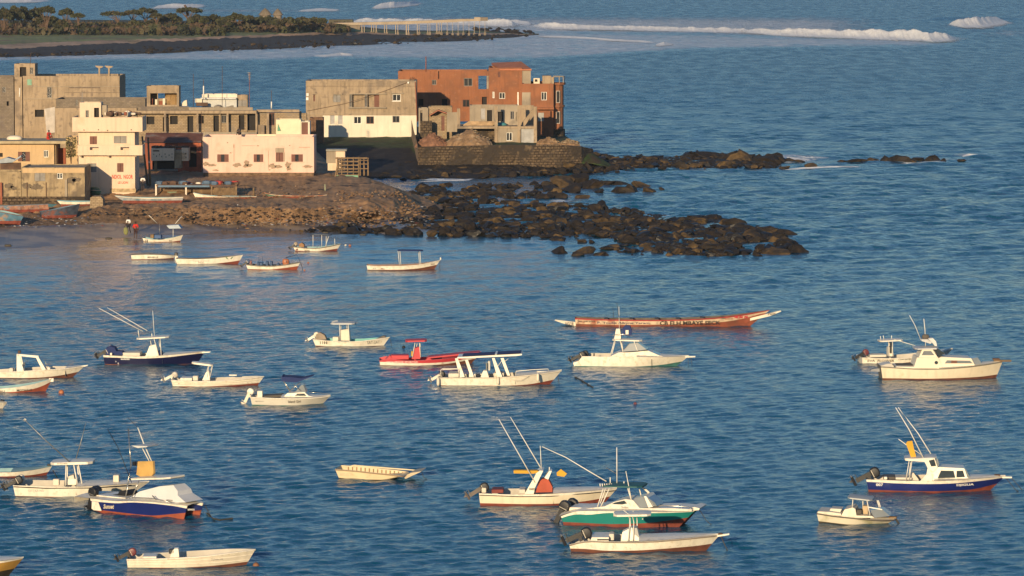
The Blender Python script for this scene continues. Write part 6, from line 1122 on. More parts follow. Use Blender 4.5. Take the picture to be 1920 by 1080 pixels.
# --- Z5 ---
b = Boat('lettered_fishing_boat', 'white fishing boat with black lettering and T-top, behind the cabin cruiser', 'Z5', ((308, 546), (1100, 520)), 2.6, [(300, 482), (500, 490), (700, 488), (850, 475), (1000, 450), (1120, 415), (1205, 392)], paint=[(300, 544), (700, 544), (1205, 470)], h=6, top=GEL, bot=ANTIB, raildk=GEL)
b.letter('EVA  FLOWER', 360, 504, 625, 528); b.letter('FISHING', 665, 486, 806, 506); b.deck(1000); b.top_('hard_top', 485, 328, 715, 315, .75); b.pr('console', [(562, 470), (565, 380), (610, 372), (616, 470)], .35); b.bx('stern_bench', 380, 455, 545, 478, .6, CUSH, yc=.3)
for x, l in ((566, -.5), (606, -.5), (575, .5), (600, .5)): b.tb('top_post', [(x, 325, l), (x, 470, l)], .03)
b.bx('rod_rack', 582, 330, 596, 440, .1, ENG, yc=-.45); b.motor(305, 478, 0, 58, 1.15, MAR); b.tb('outrigger', [(620, 300, -.6), (860, 372, -1.2)], .025); b.tb('rod_holder', [(490, 310, -.6), (484, 268, -.6)], .03); b.tb('rod_holder', [(520, 300, -.3), (512, 262, -.3)], .03); b.tb('rod_holder', [(596, 300, 0), (596, 262, 0)], .03)
b = Boat('cabin_cruiser', 'large cream cabin cruiser with wheelhouse, portholes and brown waterline', 'Z5', ((510, 706), (1640, 688)), 3.1, [(488, 570), (650, 582), (860, 596), (1100, 594), (1350, 575), (1550, 548), (1705, 522)], paint=[(488, 690), (900, 696), (1300, 690), (1550, 676), (1705, 650)], band=[(488, 584), (860, 606), (1100, 604), (1350, 586), (1705, 532)], h=1.5, top=mat('creamy_hull', (.72, .62, .46), .45, .05, .8, streak=.15, stain=((.60, .48, .30), .9, .62)), bot=ANTIB, bnd=mat('grey_rub_band', (.20, .18, .14), .6), inn=INN, cap=GEL, raildk=None, full=2.8)
CR = mat('creamy_cabin', (.74, .66, .52), .45, .05, .8)
b.deck(1050, CR, rise=.12); b.pr('stern_deck', [(490, 566), (560, 548), (600, 548), (620, 568), (620, 580), (490, 572)], 1.1, CR, taper=.3)
b.pr('coaming', [(640, 590), (640, 572), (822, 574), (850, 482), (1060, 480), (1100, 560), (1100, 592)], 1.2, CR); b.pr('fore_cabin', [(1060, 590), (1068, 490), (1100, 478), (1395, 492), (1430, 560), (1430, 575)], 1.15, CR, taper=.15)
b.pr('wheelhouse', [(868, 482), (905, 402), (1005, 402), (1058, 480)], 1.05, CR, taper=.1); b.top_('wheelhouse_roof', 836, 405, 1070, 400, 1.1, mat('greyish_roof', (.50, .50, .50), .5)); b.pr('windscreen', [(1012, 404), (1050, 388), (1130, 440), (1068, 476)], .85, GLS, yc=.1)
b.pr('window', [(898, 458), (918, 416), (990, 416), (1022, 458)], .015, GLSL, yc=-1.06); b.pr('window', [(1128, 540), (1150, 510), (1380, 514), (1408, 540)], .015, GLSL, yc=-1.13); b.pr('curtain', [(1190, 538), (1192, 514), (1250, 514), (1252, 538)], .01, BROWN, yc=-1.155)
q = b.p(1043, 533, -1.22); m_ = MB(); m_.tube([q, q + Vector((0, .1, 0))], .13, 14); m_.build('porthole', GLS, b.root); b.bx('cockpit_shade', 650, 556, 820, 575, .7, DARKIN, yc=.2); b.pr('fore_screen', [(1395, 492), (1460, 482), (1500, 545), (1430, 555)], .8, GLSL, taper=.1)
b.tb('mast', [(935, 395, 0), (930, 200, 0), (918, 95, 0)], .03); b.tb('antenna', [(890, 310, -.5), (830, 160, -.5), (775, 60, -.5)], .022); b.pr('radar', [(890, 300), (960, 300), (1000, 330), (985, 345), (900, 318)], .5, mat('silver_dome', (.5, .5, .5), .4)); b.blobs = MB(); b.blobs.blob(b.p(935, 275, 0), (.28, .2, .2), 2.4, 10, 6); b.blobs.build('masthead_gear', DARKIN, b.root)
b.pr('folded_awning', [(960, 292), (1010, 288), (1040, 320), (1052, 368), (1030, 368), (1000, 330)], .5, TOPG); b.bx('bow_plank', 1620, 508, 1795, 524, .18, WOOD); b.bx('anchor', 1610, 492, 1680, 508, .2, RUST); b.pr('tender_bow', [(385, 612), (400, 598), (485, 590), (500, 625), (385, 622)], .3, mat('grey_inflatable', (.25, .26, .28), .6), yc=.4); b.rope([(1700, 545, 0), (1730, 600, -.2)])
# --- Z6 ---
b = Boat('open_skiff', 'white skiff with pale blue foredeck and red bottom, at the left edge', 'Z6', ((-200, 436), (300, 440)), 2.1, [(-200, 405), (0, 404), (100, 402), (220, 388), (340, 364)], paint=[(-200, 430), (100, 430), (240, 422), (340, 400)], h=-2, bot=ANTI, inn=INB); b.deck(90, INB, rise=.1); b.bx('bow_fitting', 308, 348, 330, 364, .1, ENG)
b = Boat('t_top_boat', 'long white fishing boat with large T-top and rod outriggers, beside the blue catamaran', 'Z6', ((98, 562), (860, 575)), 3.0, [(85, 488), (300, 496), (500, 498), (700, 488), (860, 476), (975, 466)], paint=[(85, 558), (500, 570), (800, 560), (975, 520)], band=[(85, 499), (300, 508), (600, 506), (860, 488), (975, 474)], h=-2, top=GEL, bnd=GEL, bot=ANTIB, raildk=None)
b.root['label'] = 'long white fishing boat with wide T-top, moored behind the blue catamaran'; b.deck(520, rise=.1); b.top_('hard_top', 325, 357, 600, 350, .95, th=.14); b.pr('helm_seat', [(440, 485), (445, 430), (480, 420), (492, 485)], .4, CUSH); b.bx('console', 425, 445, 500, 487, .45)
for x0, x1, l in ((432, 428, -.7), (482, 508, -.7), (512, 538, -.7), (440, 440, .7), (505, 520, .7)): b.tb('top_post', [(x0, 355, l), (x1, 490, l)], .04)
b.tb('rub_stripe', [(88, 497, -1.33), (300, 507, -1.5), (600, 505, -1.5), (860, 487, -1.0)], .03, ENG); b.bx('bow_box', 738, 422, 776, 468, .35, GEL2); b.motor(95, 492, -.4, 60, 1.15); b.motor(110, 486, .4, 60, 1.15, GEL2); b.tb('outrigger', [(455, 335, -.8), (300, 195, -1.0), (155, 55, -1.3)], .035, r1=.02, m=ENGM); b.tb('outrigger', [(492, 330, .8), (535, 180, 1.0), (560, 80, 1.2)], .03, m=ENGM, r1=.015); b.letter('GITT KAYNO', 182, 518, 286, 532, mat('faded_lettering', (.3, .27, .24), .8), bold=.0)
b.bx('deck_gear', 345, 448, 385, 490, .2, GEL2, yc=-.6); b.tb('fishing_rod', [(375, 440, -.7), (345, 390, -.7)], .03, ENG); b.text('Y.F.T.OURAN', 372, 343, 440, 350, -.97, BLK)
b = Boat('blue_catamaran', 'blue and white catamaran with red bottom, white canvas cabin cover and flybridge board', 'Z6', ((612, 655), (1205, 715)), 3.3, [(598, 575), (640, 580), (760, 592), (860, 590), (1000, 596), (1150, 612), (1225, 622)], paint=[(598, 645), (800, 668), (1000, 690), (1225, 668)], band=[(598, 590), (640, 596), (760, 606), (860, 598), (1000, 606), (1150, 622), (1225, 640)], h=-35, top=BLUE, bot=ANTIO, bnd=GEL, cat=.29, floor=.4, full=3.2)
b.deck(598, GEL, name='bridge_deck', rise=.1, inset=.05); b.pr('stern_quarter', [(598, 640), (600, 592), (640, 598), (662, 655), (612, 650)], .02, GEL, yc=-1.62); x0 = b.p(700, 590, -1).x; MB().box(x0 - 1, b.xs1 - .9, -.9, .9, .45, b.zs(.5) + .01).build('bridge', GEL, b.root)
b.pr('canvas_cover', [(835, 578), (900, 530), (1020, 498), (1110, 490), (1145, 528), (1150, 555), (1210, 600), (1100, 602), (950, 588)], .8, mat('white_canvas', (.62, .62, .62), .8, .05), taper=.3); b.bx('bow_hatch', 1085, 582, 1122, 588, .25, ENG, yc=-.6); 
b.blobs = MB(); b.blobs.blob(b.p(1245, 590, .4), (.3, .3, .28), 2.4, 8, 6); b.blobs.build('anchor_gear', RUST, b.root)
b.motor(620, 590, -.9, 15, 1.35); b.motor(640, 580, .9, 15, 1.35); b.pr('engine_cover', [(630, 576), (640, 545), (665, 540), (672, 560), (740, 548), (770, 545), (780, 525), (812, 520), (825, 545), (820, 572), (740, 578)], .5, ENG, yc=.2)
b.tb('side_rail', [(820, 575, -1.3), (850, 565, -1.3), (1000, 572, -1.4), (1120, 600, -1.4)], .022, SS)
b.top_('flybridge', 825, 455, 1090, 448, .95); b.pr('flybridge_board', [(893, 400), (900, 332), (998, 330), (1003, 410), (985, 432), (920, 432), (890, 418)], .08, mat('tan_board', (.52, .32, .10), .7, .15)); b.bx('black_seat', 862, 332, 896, 362, .2, ENG, yc=.2); b.tb('tower_pole', [(838, 115, -.8), (856, 360, -.8), (838, 440, -.8), (820, 570, -1.1)], .035, SS); b.tb('tower_pole', [(900, 110, .8), (945, 230, .8), (990, 330, .8)], .035, TUBE); b.tb('tower_pole', [(925, 235, .6), (975, 330, .6)], .03, TUBE)
b.pr('sun_shade', [(855, 228), (965, 232), (960, 238), (900, 244)], .5, TOPG); b.tb('fishing_rod', [(702, 120, -1), (770, 240, -1), (860, 470, -1)], .02, ENG); b.tb('fishing_rod', [(835, 45, .5), (900, 110, .5)], .015, ENG); b.tb('cover_leg', [(842, 450, -.9), (820, 570, -1.1)], .03, SS); b.tb('cover_leg', [(915, 440, -.9), (865, 560, -1.1)], .03, SS)
b.letter('Sunset', 666, 612, 742, 642, mat('cream_script', (.6, .5, .35), .6), slant=.35, bold=.03); b.letter('SONADO', 1158, 652, 1204, 664, WHL); b.rope([(1340, 620, .8), (1390, 715, .8)], .025); b.tb('windscreen_wiper', [(995, 555, -1.1), (1020, 580, -1.15)], .03, ENG)
# --- Z7 skiff, Z6 yellow bow ---
b = Boat('lapped_skiff', 'white lapstrake skiff with maroon outboard motor, lowest boat left of centre', 'Z7', ((168, 326), (795, 320)), 2.2, [(162, 278), (250, 278), (400, 272), (560, 262), (700, 245), (845, 224)], paint=[(162, 324), (450, 325), (650, 316), (845, 290)], h=1, top=GEL2, bot=ANTIB, raildk=GEL)
b.root['label'] = 'pale skiff with dark outboard tilted up, lowest whole boat on the left'; b.motor(170, 270, 0, 62, 1.0, MAR); b.pr('console', [(392, 268), (405, 232), (418, 222), (435, 222), (440, 268)], .3); b.bx('helm_wheel', 385, 226, 415, 250, .2, ENG, yc=-.1); b.letter('DJIMACHI', 610, 276, 670, 292, mat('faded_lettering', ())); b.bx('stern_bench', 245, 264, 320, 276, .6, GEL)
for k in (.35, .65, .85): MB().tube([(b.hx(t, b.zs(t) * k), b.side(b.hx(t, b.zs(t) * k), b.zs(t) * k), b.zs(t) * k) for t in [i / 14 for i in range(15)]], .02, 4).build('strake', GEL, b.root)
b = Boat('yellow_striped_boat', 'bow of a white boat with yellow stripe and dark bottom, bottom left corner', 'Z6', ((-300, 1090), (60, 1082)), 2.0, [(-300, 985), (0, 984), (90, 972), (155, 960)], paint=[(-300, 1080), (0, 1060), (155, 1030)], band=[(-300, 1000), (0, 998), (155, 968)], h=0, top=OCH, bot=DKB, bnd=GEL); b.deck(-100)
# --- tender ---
b = Boat('flat_tender', 'cream flat square-bowed tender with slatted inner sides, alone in open water', 'ZT', ((315, 420), (1180, 465)), 2.0, [(248, 258), (600, 285), (900, 320), (1100, 338), (1440, 340)], paint=[(248, 400), (600, 430), (900, 455), (1240, 440), (1440, 360)], h=-9, top=CRM, bot=DKB, bnd=CRM, inn=CRM, tr=.95, floor=.1, full=40, raildk=mat('rub_tan', (.30, .20, .12), .7))
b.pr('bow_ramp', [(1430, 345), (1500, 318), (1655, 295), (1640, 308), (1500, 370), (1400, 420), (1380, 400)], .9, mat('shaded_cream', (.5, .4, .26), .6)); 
m_ = MB()
for i in range(14): t = .1 + i * .06; x = b.hx(t, b.zs(t)); m_.box(x, x + .05, b.bs(t) - .2, b.bs(t) - .13, .12, b.zs(t) - .05)
m_.build('inner_ribs', mat('tan_rib', (.34, .20, .09), .8), b.root); b.pr('raised_side', [(485, 270), (490, 205), (560, 188), (600, 190), (600, 270)], .03, CRM, yc=.9); b.pr('far_coaming', [(560, 190), (1100, 232), (1640, 275), (1640, 290), (1100, 252), (560, 215)], .04, CRM, yc=.98); b.letter('KOSS 3  -', 330, 326, 565, 374, mat('faded_grey_script', (.38, .36, .30), .8), bold=-.01); b.rope([(1660, 300, 0), (1700, 400, 0), (1880, 475, -.2)])
# --- Z8 ---
b = Boat('arch_console_boat', 'white boat with white raked arch, red seat cover and two tall outriggers', 'Z8', ((140, 622), (950, 628)), 2.8, [(133, 540), (300, 548), (500, 548), (700, 538), (880, 522), (1035, 508)], paint=[(133, 606), (400, 612), (700, 610), (900, 592), (1035, 560)], band=[(133, 550), (500, 562), (800, 546), (1035, 520)], h=-2, top=mat('warm_white_hull', (.74, .64, .47), .45, .05, .8, streak=.1), bnd=GEL, bot=ANTI, raildk=None)
b.deck(620, rise=.12); b.tb('rub_stripe', [(136, 552, -1.2), (400, 562, -1.4), (600, 560, -1.4), (850, 540, -1.0), (1030, 522, -.1)], .025, ENG)
for l in (-.85, .85): b.pr('arch_leg', [(430, 545), (505, 415), (535, 395), (550, 398), (500, 500), (490, 545)], .05, yc=l)
b.pr('arch_top', [(500, 415), (530, 392), (552, 392), (545, 410)], .85); b.pr('windscreen', [(560, 440), (592, 395), (608, 395), (585, 450)], .6, GEL, taper=.1); b.pr('seat_cover', [(502, 535), (520, 470), (548, 448), (585, 450), (612, 500), (612, 532)], .5, mat('rust_red_canvas', (.42, .09, .05), .85, .1), taper=.1)
b.pr('yellow_board', [(358, 392), (375, 390), (515, 392), (525, 400), (490, 412), (360, 410)], .25, YEL, yc=-.5); b.pr('yellow_board', [(640, 405), (668, 382), (708, 412), (690, 432), (642, 426)], .06, YEL, yc=.3); b.bx('engine_box', 215, 515, 292, 540, .6, mat('dark_red_box', (.20, .04, .03), .7)); b.bx('bench', 395, 515, 435, 542, .6, CUSH); b.bx('engine_box_white', 150, 505, 180, 538, .3, GEL2)
b.motor(140, 545, 0, 58, 1.25, ENG, mat('dull_leg', (.10, .08, .07), .5)); b.tb('outrigger', [(500, 470, -.9), (262, 55, -1.3)], .038, r1=.022); b.tb('outrigger', [(545, 388, .9), (338, 42, 1.3)], .038, r1=.022); b.tb('antenna', [(540, 380, 0), (533, 230, 0)], .022); b.tb('antenna', [(593, 395, 0), (593, 368, 0)], .035); b.text('IKASSET', 462, 505, 498, 520, -.93, BLK)
b = Boat('teal_catamaran', 'teal and white catamaran with red bottom and low curved cabin, centre foreground', 'Z8', ((685, 745), (1440, 758)), 3.4, [(672, 690), (760, 655), (900, 656), (1100, 658), (1300, 662), (1540, 656)], paint=[(672, 728), (1000, 744), (1300, 738), (1540, 700)], band=[(672, 702), (760, 672), (850, 684), (950, 668), (1100, 668), (1540, 660)], h=-15, top=TEAL, bot=ANTI, bnd=GEL, cat=.29, floor=.45, full=3.0)
b.deck(700, GEL, name='bridge_deck', rise=.14, inset=.05); MB().box(b.xs0 + .3, b.xs1 - 1.2, -.9, .9, .5, b.zs(.5)).build('bridge', GEL, b.root); b.root['label'] = 'teal and white catamaran with red bottom and low curved cabin, outboards at left'
b.motor(695, 690, -.8, 25, 1.5); b.motor(745, 675, .8, 25, 1.5); b.pr('cabin', [(760, 656), (840, 640), (950, 628), (1010, 600), (1080, 583), (1130, 590), (1180, 640), (1400, 640), (1520, 648), (1520, 658)], 1.25, GEL, taper=.35); b.pr('window', [(970, 626), (1020, 600), (1080, 588), (1100, 606), (1050, 618)], .02, GLS, yc=-1.02)
b.pr('windscreen', [(1130, 608), (1150, 572), (1205, 562), (1240, 632), (1150, 640)], 1.0, GLSL, taper=.15); b.pr('windscreen_frame', [(1208, 560), (1222, 560), (1268, 628), (1240, 634)], 1.0, GEL, taper=.1); b.bx('interior', 1095, 585, 1140, 606, .5, BROWN, yc=.1); b.pr('fore_glass', [(1225, 562), (1280, 600), (1296, 624), (1268, 626)], .8, GLSL)
b.top_('hard_top', 925, 500, 1190, 505, 1.0, mat('teal_canvas', (.02, .10, .10), .6), th=.07)
for x0, x1, l in ((945, 905, -.9), (985, 925, -.9), (960, 915, .9), (1105, 1130, -.9), (1180, 1200, .9)): b.tb('top_post', [(x0, 508, l), (x1, 635 if x1 < 1000 else 590, l)], .035)
for i in range(6): b.tb('rod_holder', [(925 + i * 15, 495, -.9 + i * .1), (923 + i * 15, 476, -.9 + i * .1)], .035)
b.tb('outrigger', [(965, 462, -.9), (850, 395, -1), (700, 305, -1.1), (545, 235, -1.3)], .035, r1=.02, m=TUBE); b.tb('outrigger', [(1200, 500, .9), (1320, 612, 1.1)], .04); b.tb('outrigger', [(1215, 505, .9), (1300, 590, 1.1)], .03); b.tb('antenna', [(1034, 500, 0), (1033, 240, 0)], .028); b.tb('antenna', [(1128, 580, -.9), (1092, 395, -.9)], .025); b.tb('antenna', [(990, 490, 0), (990, 435, 0)], .035); b.tb('antenna', [(1080, 500, 0), (1080, 462, 0)], .035); b.tb('fishing_rod', [(1035, 415, 0), (965, 372, 0)], .02, ENGM)
b.pr('bow_edge', [(1500, 640), (1540, 630), (1575, 638), (1570, 650), (1500, 656)], .9, GEL, yc=.2); b.tb('bow_rail', [(1300, 635, -1.2), (1310, 618, -1.2), (1500, 628, -1), (1530, 640, -.9)], .022, SS); b.letter('o', 1196, 704, 1204, 714, WHL); b.letter('Sindiam', 1062, 626, 1106, 640, mat('faded_lettering', ())) if False else b.text('Sindiam', 1062, 624, 1106, 638, -1.27, mat('faded_lettering', ())); b.rope([(1572, 645, .6), (1620, 720, .6), (1650, 745, .6)], .02)
b = Boat('console_fishing_boat', 'white flared fishing boat with brown bottom and small T-top, bottom centre right', 'Z8', ((735, 925), (1620, 938)), 2.9, [(722, 876), (822, 848), (1000, 856), (1200, 856), (1400, 842), (1600, 822), (1705, 812)], paint=[(722, 902), (850, 905), (950, 918), (1200, 916), (1450, 900), (1650, 880), (1705, 868)], h=-3, top=GEL, bot=ANTIB, inn=INN, raildk=mat('thin_dark_rail', (.25, .2, .15), .6))
b.deck(1180, rise=.12); b.pulpit(1680, 818, 1768, 804, .16); b.motor(790, 850, 0, 66, 1.45, ENG); b.pr('console', [(1062, 850), (1070, 795), (1130, 765), (1165, 768), (1188, 850)], .45, taper=.1); b.pr('console_screen', [(1130, 765), (1165, 768), (1182, 835), (1140, 800)], .47, mat('pale_screen2', (.40, .40, .38), .4)); b.bx('seat_box', 982, 805, 1015, 848, .45, CUSH); b.pr('stern_coaming', [(860, 852), (870, 828), (980, 828), (980, 852)], 1.0, GEL); b.bx('stern_vent', 905, 838, 980, 848, .01, ENG, yc=-1.02)
b.top_('hard_top', 1010, 694, 1255, 690, .8, th=.1)
for P in (((1115, 695, -.6), (1118, 720, -.6), (1110, 850, -.6)), ((1138, 695, -.6), (1144, 730, -.6), (1140, 850, -.6)), ((1120, 690, .6), (1125, 830, .6)), ((1165, 695, .6), (1168, 840, .6))): b.tb('top_post', P, .03)
b.tb('antenna', [(1140, 690, 0), (1140, 655, 0)], .03); b.tb('outrigger', [(1130, 690, -.6), (1075, 650, -.7)], .02); b.tb('rod_holder', [(1018, 690, -.5), (1014, 668, -.5)], .03); b.tb('rod_holder', [(1030, 688, -.2), (1026, 668, -.2)], .03); b.rope([(1705, 800, 0), (1740, 880, -.2), (1768, 935, -.3)], .03); b.bx('anchor_gear', 1695, 800, 1725, 822, .12, RUST)
# --- Z9 ---
b = Boat('wheelhouse_boat', 'blue and white wheelhouse boat with red bottom, yellow board and twin outriggers', 'Z9', ((535, 715), (1480, 738)), 2.9, [(516, 620), (750, 628), (1000, 632), (1200, 628), (1400, 612), (1600, 594)], paint=[(516, 700), (800, 710), (1200, 714), (1450, 700), (1600, 650)], band=[(516, 638), (750, 650), (1000, 656), (1200, 652), (1400, 634), (1600, 604)], h=-4, top=BLUE, bot=ANTI, bnd=GEL, inn=INN, full=2.6)
b.deck(1040, rise=.12); b.pulpit(1575, 600, 1650, 600, .18); b.motor(535, 625, 0, 62, 1.5, ENG); b.pr('fore_cabin', [(1000, 628), (1040, 535), (1080, 525), (1280, 535), (1305, 605), (1330, 618)], .95, GEL, taper=.15); b.pr('window', [(1072, 610), (1098, 550), (1195, 552), (1210, 606)], .02, GLS, yc=-.94); b.pr('window', [(1218, 604), (1220, 552), (1268, 550), (1285, 600)], .02, GLS, yc=-.93); b.pr('fore_screen', [(1275, 540), (1290, 538), (1328, 608), (1305, 612)], .8, GLSL)
b.pr('door_frame', [(820, 455), (985, 462), (1010, 530), (1035, 600), (1030, 630), (935, 632), (985, 580), (995, 530), (970, 482), (820, 472)], .06, GEL, yc=-.95); b.pr('door_frame', [(820, 455), (985, 462), (1010, 530), (1035, 600), (1030, 630), (965, 632), (995, 580), (1000, 530), (975, 482), (820, 472)], .05, GEL, yc=.95)
b.pr('wheelhouse', [(985, 462), (1048, 452), (1072, 522), (1040, 560), (1010, 580), (1000, 520)], .95, GEL, taper=.04); b.pr('window', [(1002, 472), (1045, 462), (1060, 514), (1022, 518)], .02, GLS, yc=-.955); b.top_('wheelhouse_roof', 815, 470, 1065, 458, .95, mat('wheelhouse_top', (.6, .58, .54), .5), th=.08); b.pr('windscreen', [(1058, 455), (1075, 460), (1085, 510), (1072, 520)], .75, GLSL)
b.pr('yellow_board', [(825, 340), (838, 322), (875, 318), (888, 380), (912, 465), (872, 470), (848, 400)], .06, YEL, yc=-.4); b.tb('board_pole', [(768, 305, -.4), (830, 350, -.4), (945, 425, -.4)], .025); b.pr('helm_seat', [(870, 625), (868, 570), (885, 568), (925, 620), (925, 628)], .25, CUSH); b.bx('stern_seat', 745, 603, 870, 622, .7, CUSH); b.bx('stern_locker', 650, 598, 742, 622, .6, DARKIN, yc=.3); b.bx('deck_box', 655, 600, 680, 620, .2, GEL, yc=-.7)
for x0, x1, l in ((850, 825, -.9), (872, 850, -.9), (865, 842, .9)): b.tb('roof_post', [(x0, 475, l), (x1, 625, l)], .028)
b.tb('outrigger', [(965, 460, -.9), (850, 230, -1), (745, 58, -1.1)], .04, r1=.022); b.tb('outrigger', [(1035, 445, .9), (920, 260, 1), (765, 58, 1.1)], .04, r1=.022); b.letter('007', 592, 652, 648, 674, WHL, bold=.025); b.letter('DJIGUA', 1220, 656, 1358, 680, WHL, bold=.03); b.letter('Seafarer', 1228, 622, 1330, 636, mat('faded_lettering', ()), bold=-.01, slant=.3)
b.bx('anchor_gear', 1515, 582, 1560, 598, .2, RUST); b.rope([(1610, 615, 0), (1680, 700, -.2), (1745, 735, -.3)], .022); b.rope([(1650, 610, 0), (1720, 690, .1), (1760, 730, .2)], .02)
b = Boat('small_cabin_boat', 'small weathered white boat with grey canopy on thin posts and algae on its side', 'Z9', ((148, 965), (690, 985)), 2.3, [(130, 880), (250, 900), (400, 915), (550, 930), (650, 935), (735, 930)], paint=[(130, 945), (400, 975), (550, 980), (735, 960)], h=-10, top=mat('dingy_hull', (.62, .55, .42), .6, .08, 1, stain=((.22, .22, .08), .5, .62)), bot=DKB, bnd=GEL2, full=2.6, raildk=DARKIN)
b.deck(560, GEL2, rise=.1); b.pr('stern_deck', [(132, 885), (140, 868), (230, 872), (320, 885), (320, 902), (200, 895)], .9, GEL2); b.pr('stern_cushion', [(225, 872), (240, 845), (325, 850), (310, 880)], .5, CUSH, yc=.1); b.pr('coaming', [(320, 905), (345, 855), (410, 838), (430, 850), (440, 900), (560, 905), (580, 918), (420, 918)], .85, GEL2, taper=.05); b.top_('canopy', 368, 768, 560, 790, .85, mat('grey_canopy', (.42, .43, .42), .6, .1), th=.07)
for x0, y0, x1, y1, l in ((412, 775, 408, 835, -.75), (522, 785, 545, 900, -.75), (610, 782, 632, 850, .75), (490, 770, 490, 840, .75), (600, 780, 622, 850, .7)): b.tb('canopy_post', [(x0, y0, l), (x1, y1, l)], .03)
b.pr('windscreen', [(545, 860), (640, 855), (700, 905), (580, 918)], .7, GLSL, taper=.15); b.pr('side_screen', [(530, 830), (640, 850), (640, 858), (532, 838)], .02, TUBE, yc=-.7); b.bx('seat', 440, 855, 480, 890, .3, DARKIN, yc=-.4); b.bx('seat', 485, 825, 530, 890, .3, mat('tan_seat', (.5, .38, .24), .8), yc=.2); b.bx('foredeck_gear', 690, 910, 750, 925, .2, WOOD); b.rope([(745, 925, 0), (785, 985, 0)], .06)
# --- ZS small boats near the beach ---
gs = 'boats moored near the beach'
b = Boat('canopy_skiff', 'small skiff with pale blue-white awning beside the person in red', 'ZS', ((290, 222), (575, 240)), 1.8, [(280, 192), (340, 205), (420, 208), (500, 195), (560, 180), (598, 168)], paint=[(280, 218), (450, 232), (598, 212)], h=-6, bot=ANTI, inn=INB, group=gs); b.pr('awning', [(468, 96), (560, 90), (582, 118), (490, 120)], .6, mat('pale_blue_awning', (.40, .46, .52), .7), yc=0)
b.tb('awning_post', [(520, 120, 0), (520, 185, 0)], .03); b.tb('awning_post', [(415, 80, 0), (412, 190, 0)], .025, ENGM); b.tb('fishing_rod', [(395, 78, 0), (330, 15, -.5)], .03); b.tb('fishing_rod', [(538, 80, 0), (590, 20, .5)], .03); b.bx('crates', 372, 170, 425, 198, .4, mat('blue_crate', (.05, .10, .22), .7)); b.bx('sack', 340, 165, 368, 195, .3, WOOD); b.letter('II', 302, 206, 320, 222); b.letter('N', 488, 210, 502, 222)
b = Boat('low_skiff', 'low white skiff with dark lettering pointing left of the long white skiff', 'ZS', ((195, 364), (520, 362)), 1.8, [(192, 328), (300, 324), (420, 325), (545, 330)], paint=[(192, 360), (545, 348)], h=0, bot=ANTI, inn=DARKIN, group=gs, full=3.5); b.root['label'] = 'low white skiff with black lettering and motor at its right end'; b.letter('MIRABELLE', 320, 338, 402, 350); mo = b.motor(556, 345, 0, 0, .9, ENG, ENGM)
b = Boat('long_skiff', 'long white skiff with raised bow, between the low skiff and the blue-seated boat', 'ZS', ((550, 398), (1030, 392)), 1.9, [(540, 356), (700, 360), (860, 352), (1000, 335), (1068, 325)], paint=[(540, 396), (850, 396), (960, 385), (1068, 368)], h=0, bot=ANTI, inn=DARKIN, group=gs); b.letter('WAKHAM KO YALLA', 650, 368, 800, 376, mat('faded_lettering', ())); b.letter('DIEUF', 715, 378, 760, 390, mat('faded_lettering', ())); b.letter('\\ /', 925, 342, 990, 360, mat('green_mark', (.10, .2, .08), .8), bold=.04)
b = Boat('blue_seated_boat', 'skiff with blue seats, orange tank and dark tube frames', 'ZS', ((1105, 442), (1490, 450)), 1.9, [(1090, 400), (1180, 410), (1300, 412), (1420, 398), (1515, 380)], paint=[(1090, 436), (1300, 440), (1515, 412)], h=-3, bot=ANTIO, inn=DARKIN, group=gs, raildk=DARKIN)
DBL = mat('dark_blue_seat', (.03, .07, .16), .6); b.tb('tube_frame', [(1192, 405, -.5), (1192, 340, -.5), (1218, 340, -.5), (1222, 405, -.5)], .03, DBL); b.tb('tube_frame', [(1405, 385, -.5), (1402, 348, -.5), (1490, 325, -.2), (1512, 378, -.1)], .03, DBL); b.tb('tube_frame', [(1405, 385, .5), (1402, 345, .5), (1490, 325, .2)], .03, DBL)
for x in (1245, 1278, 1330, 1360): b.bx('seat', x, 378 if x < 1300 else 392, x + 18, 410, .35, DBL)
b.bx('stern_crate', 1175, 385, 1220, 408, .4, DBL); b.motor(1095, 400, 0, 50, .9, DBL, ENG); b.blobs = MB(); b.blobs.blob(b.p(1402, 382, 0), (.35, .3, .35), 2.8, 10, 6); b.blobs.build('fuel_tank', ORB, b.root); b.bx('cowl_cover', 1118, 370, 1135, 400, .2, MAR, yc=-.2); b.rope([(1518, 385, 0), (1540, 455, 0)], .03)
b = Boat('grey_canopy_skiff', 'white skiff with high grey flat canopy on posts, rightmost of those near the beach', 'ZS', ((1475, 296), (1800, 308)), 1.9, [(1460, 260), (1550, 270), (1650, 272), (1750, 255), (1835, 235)], paint=[(1460, 290), (1650, 300), (1835, 275)], h=-5, bot=ANTI, inn=INB, group=gs, raildk=DARKIN); b.root['label'] = 'white skiff with high flat grey canopy, near the rocky shore'
b.top_('canopy', 1600, 165, 1750, 172, .7, mat('dark_grey_canopy', (.10, .12, .15), .7), th=.05)
for x0, x1, l in ((1615, 1615, -.6), (1683, 1683, -.6), (1718, 1718, .6), (1740, 1712, .6)): b.tb('canopy_post', [(x0, 170, l), (x1, 260, l)], .03)
b.tb('bow_post', [(1784, 200, 0), (1786, 250, 0)], .03); b.motor(1470, 262, 0, 50, .9, mat('tan_cover', ()), ENG); b.pr('engine_cover', [(1505, 262), (1505, 240), (1525, 230), (1545, 245), (1545, 265)], .3, mat('brown_cover', (.28, .15, .07), .8)); b.letter('II', 1478, 276, 1496, 290, BROWN, bold=.05); b.letter('YACINE', 1545, 286, 1588, 298)
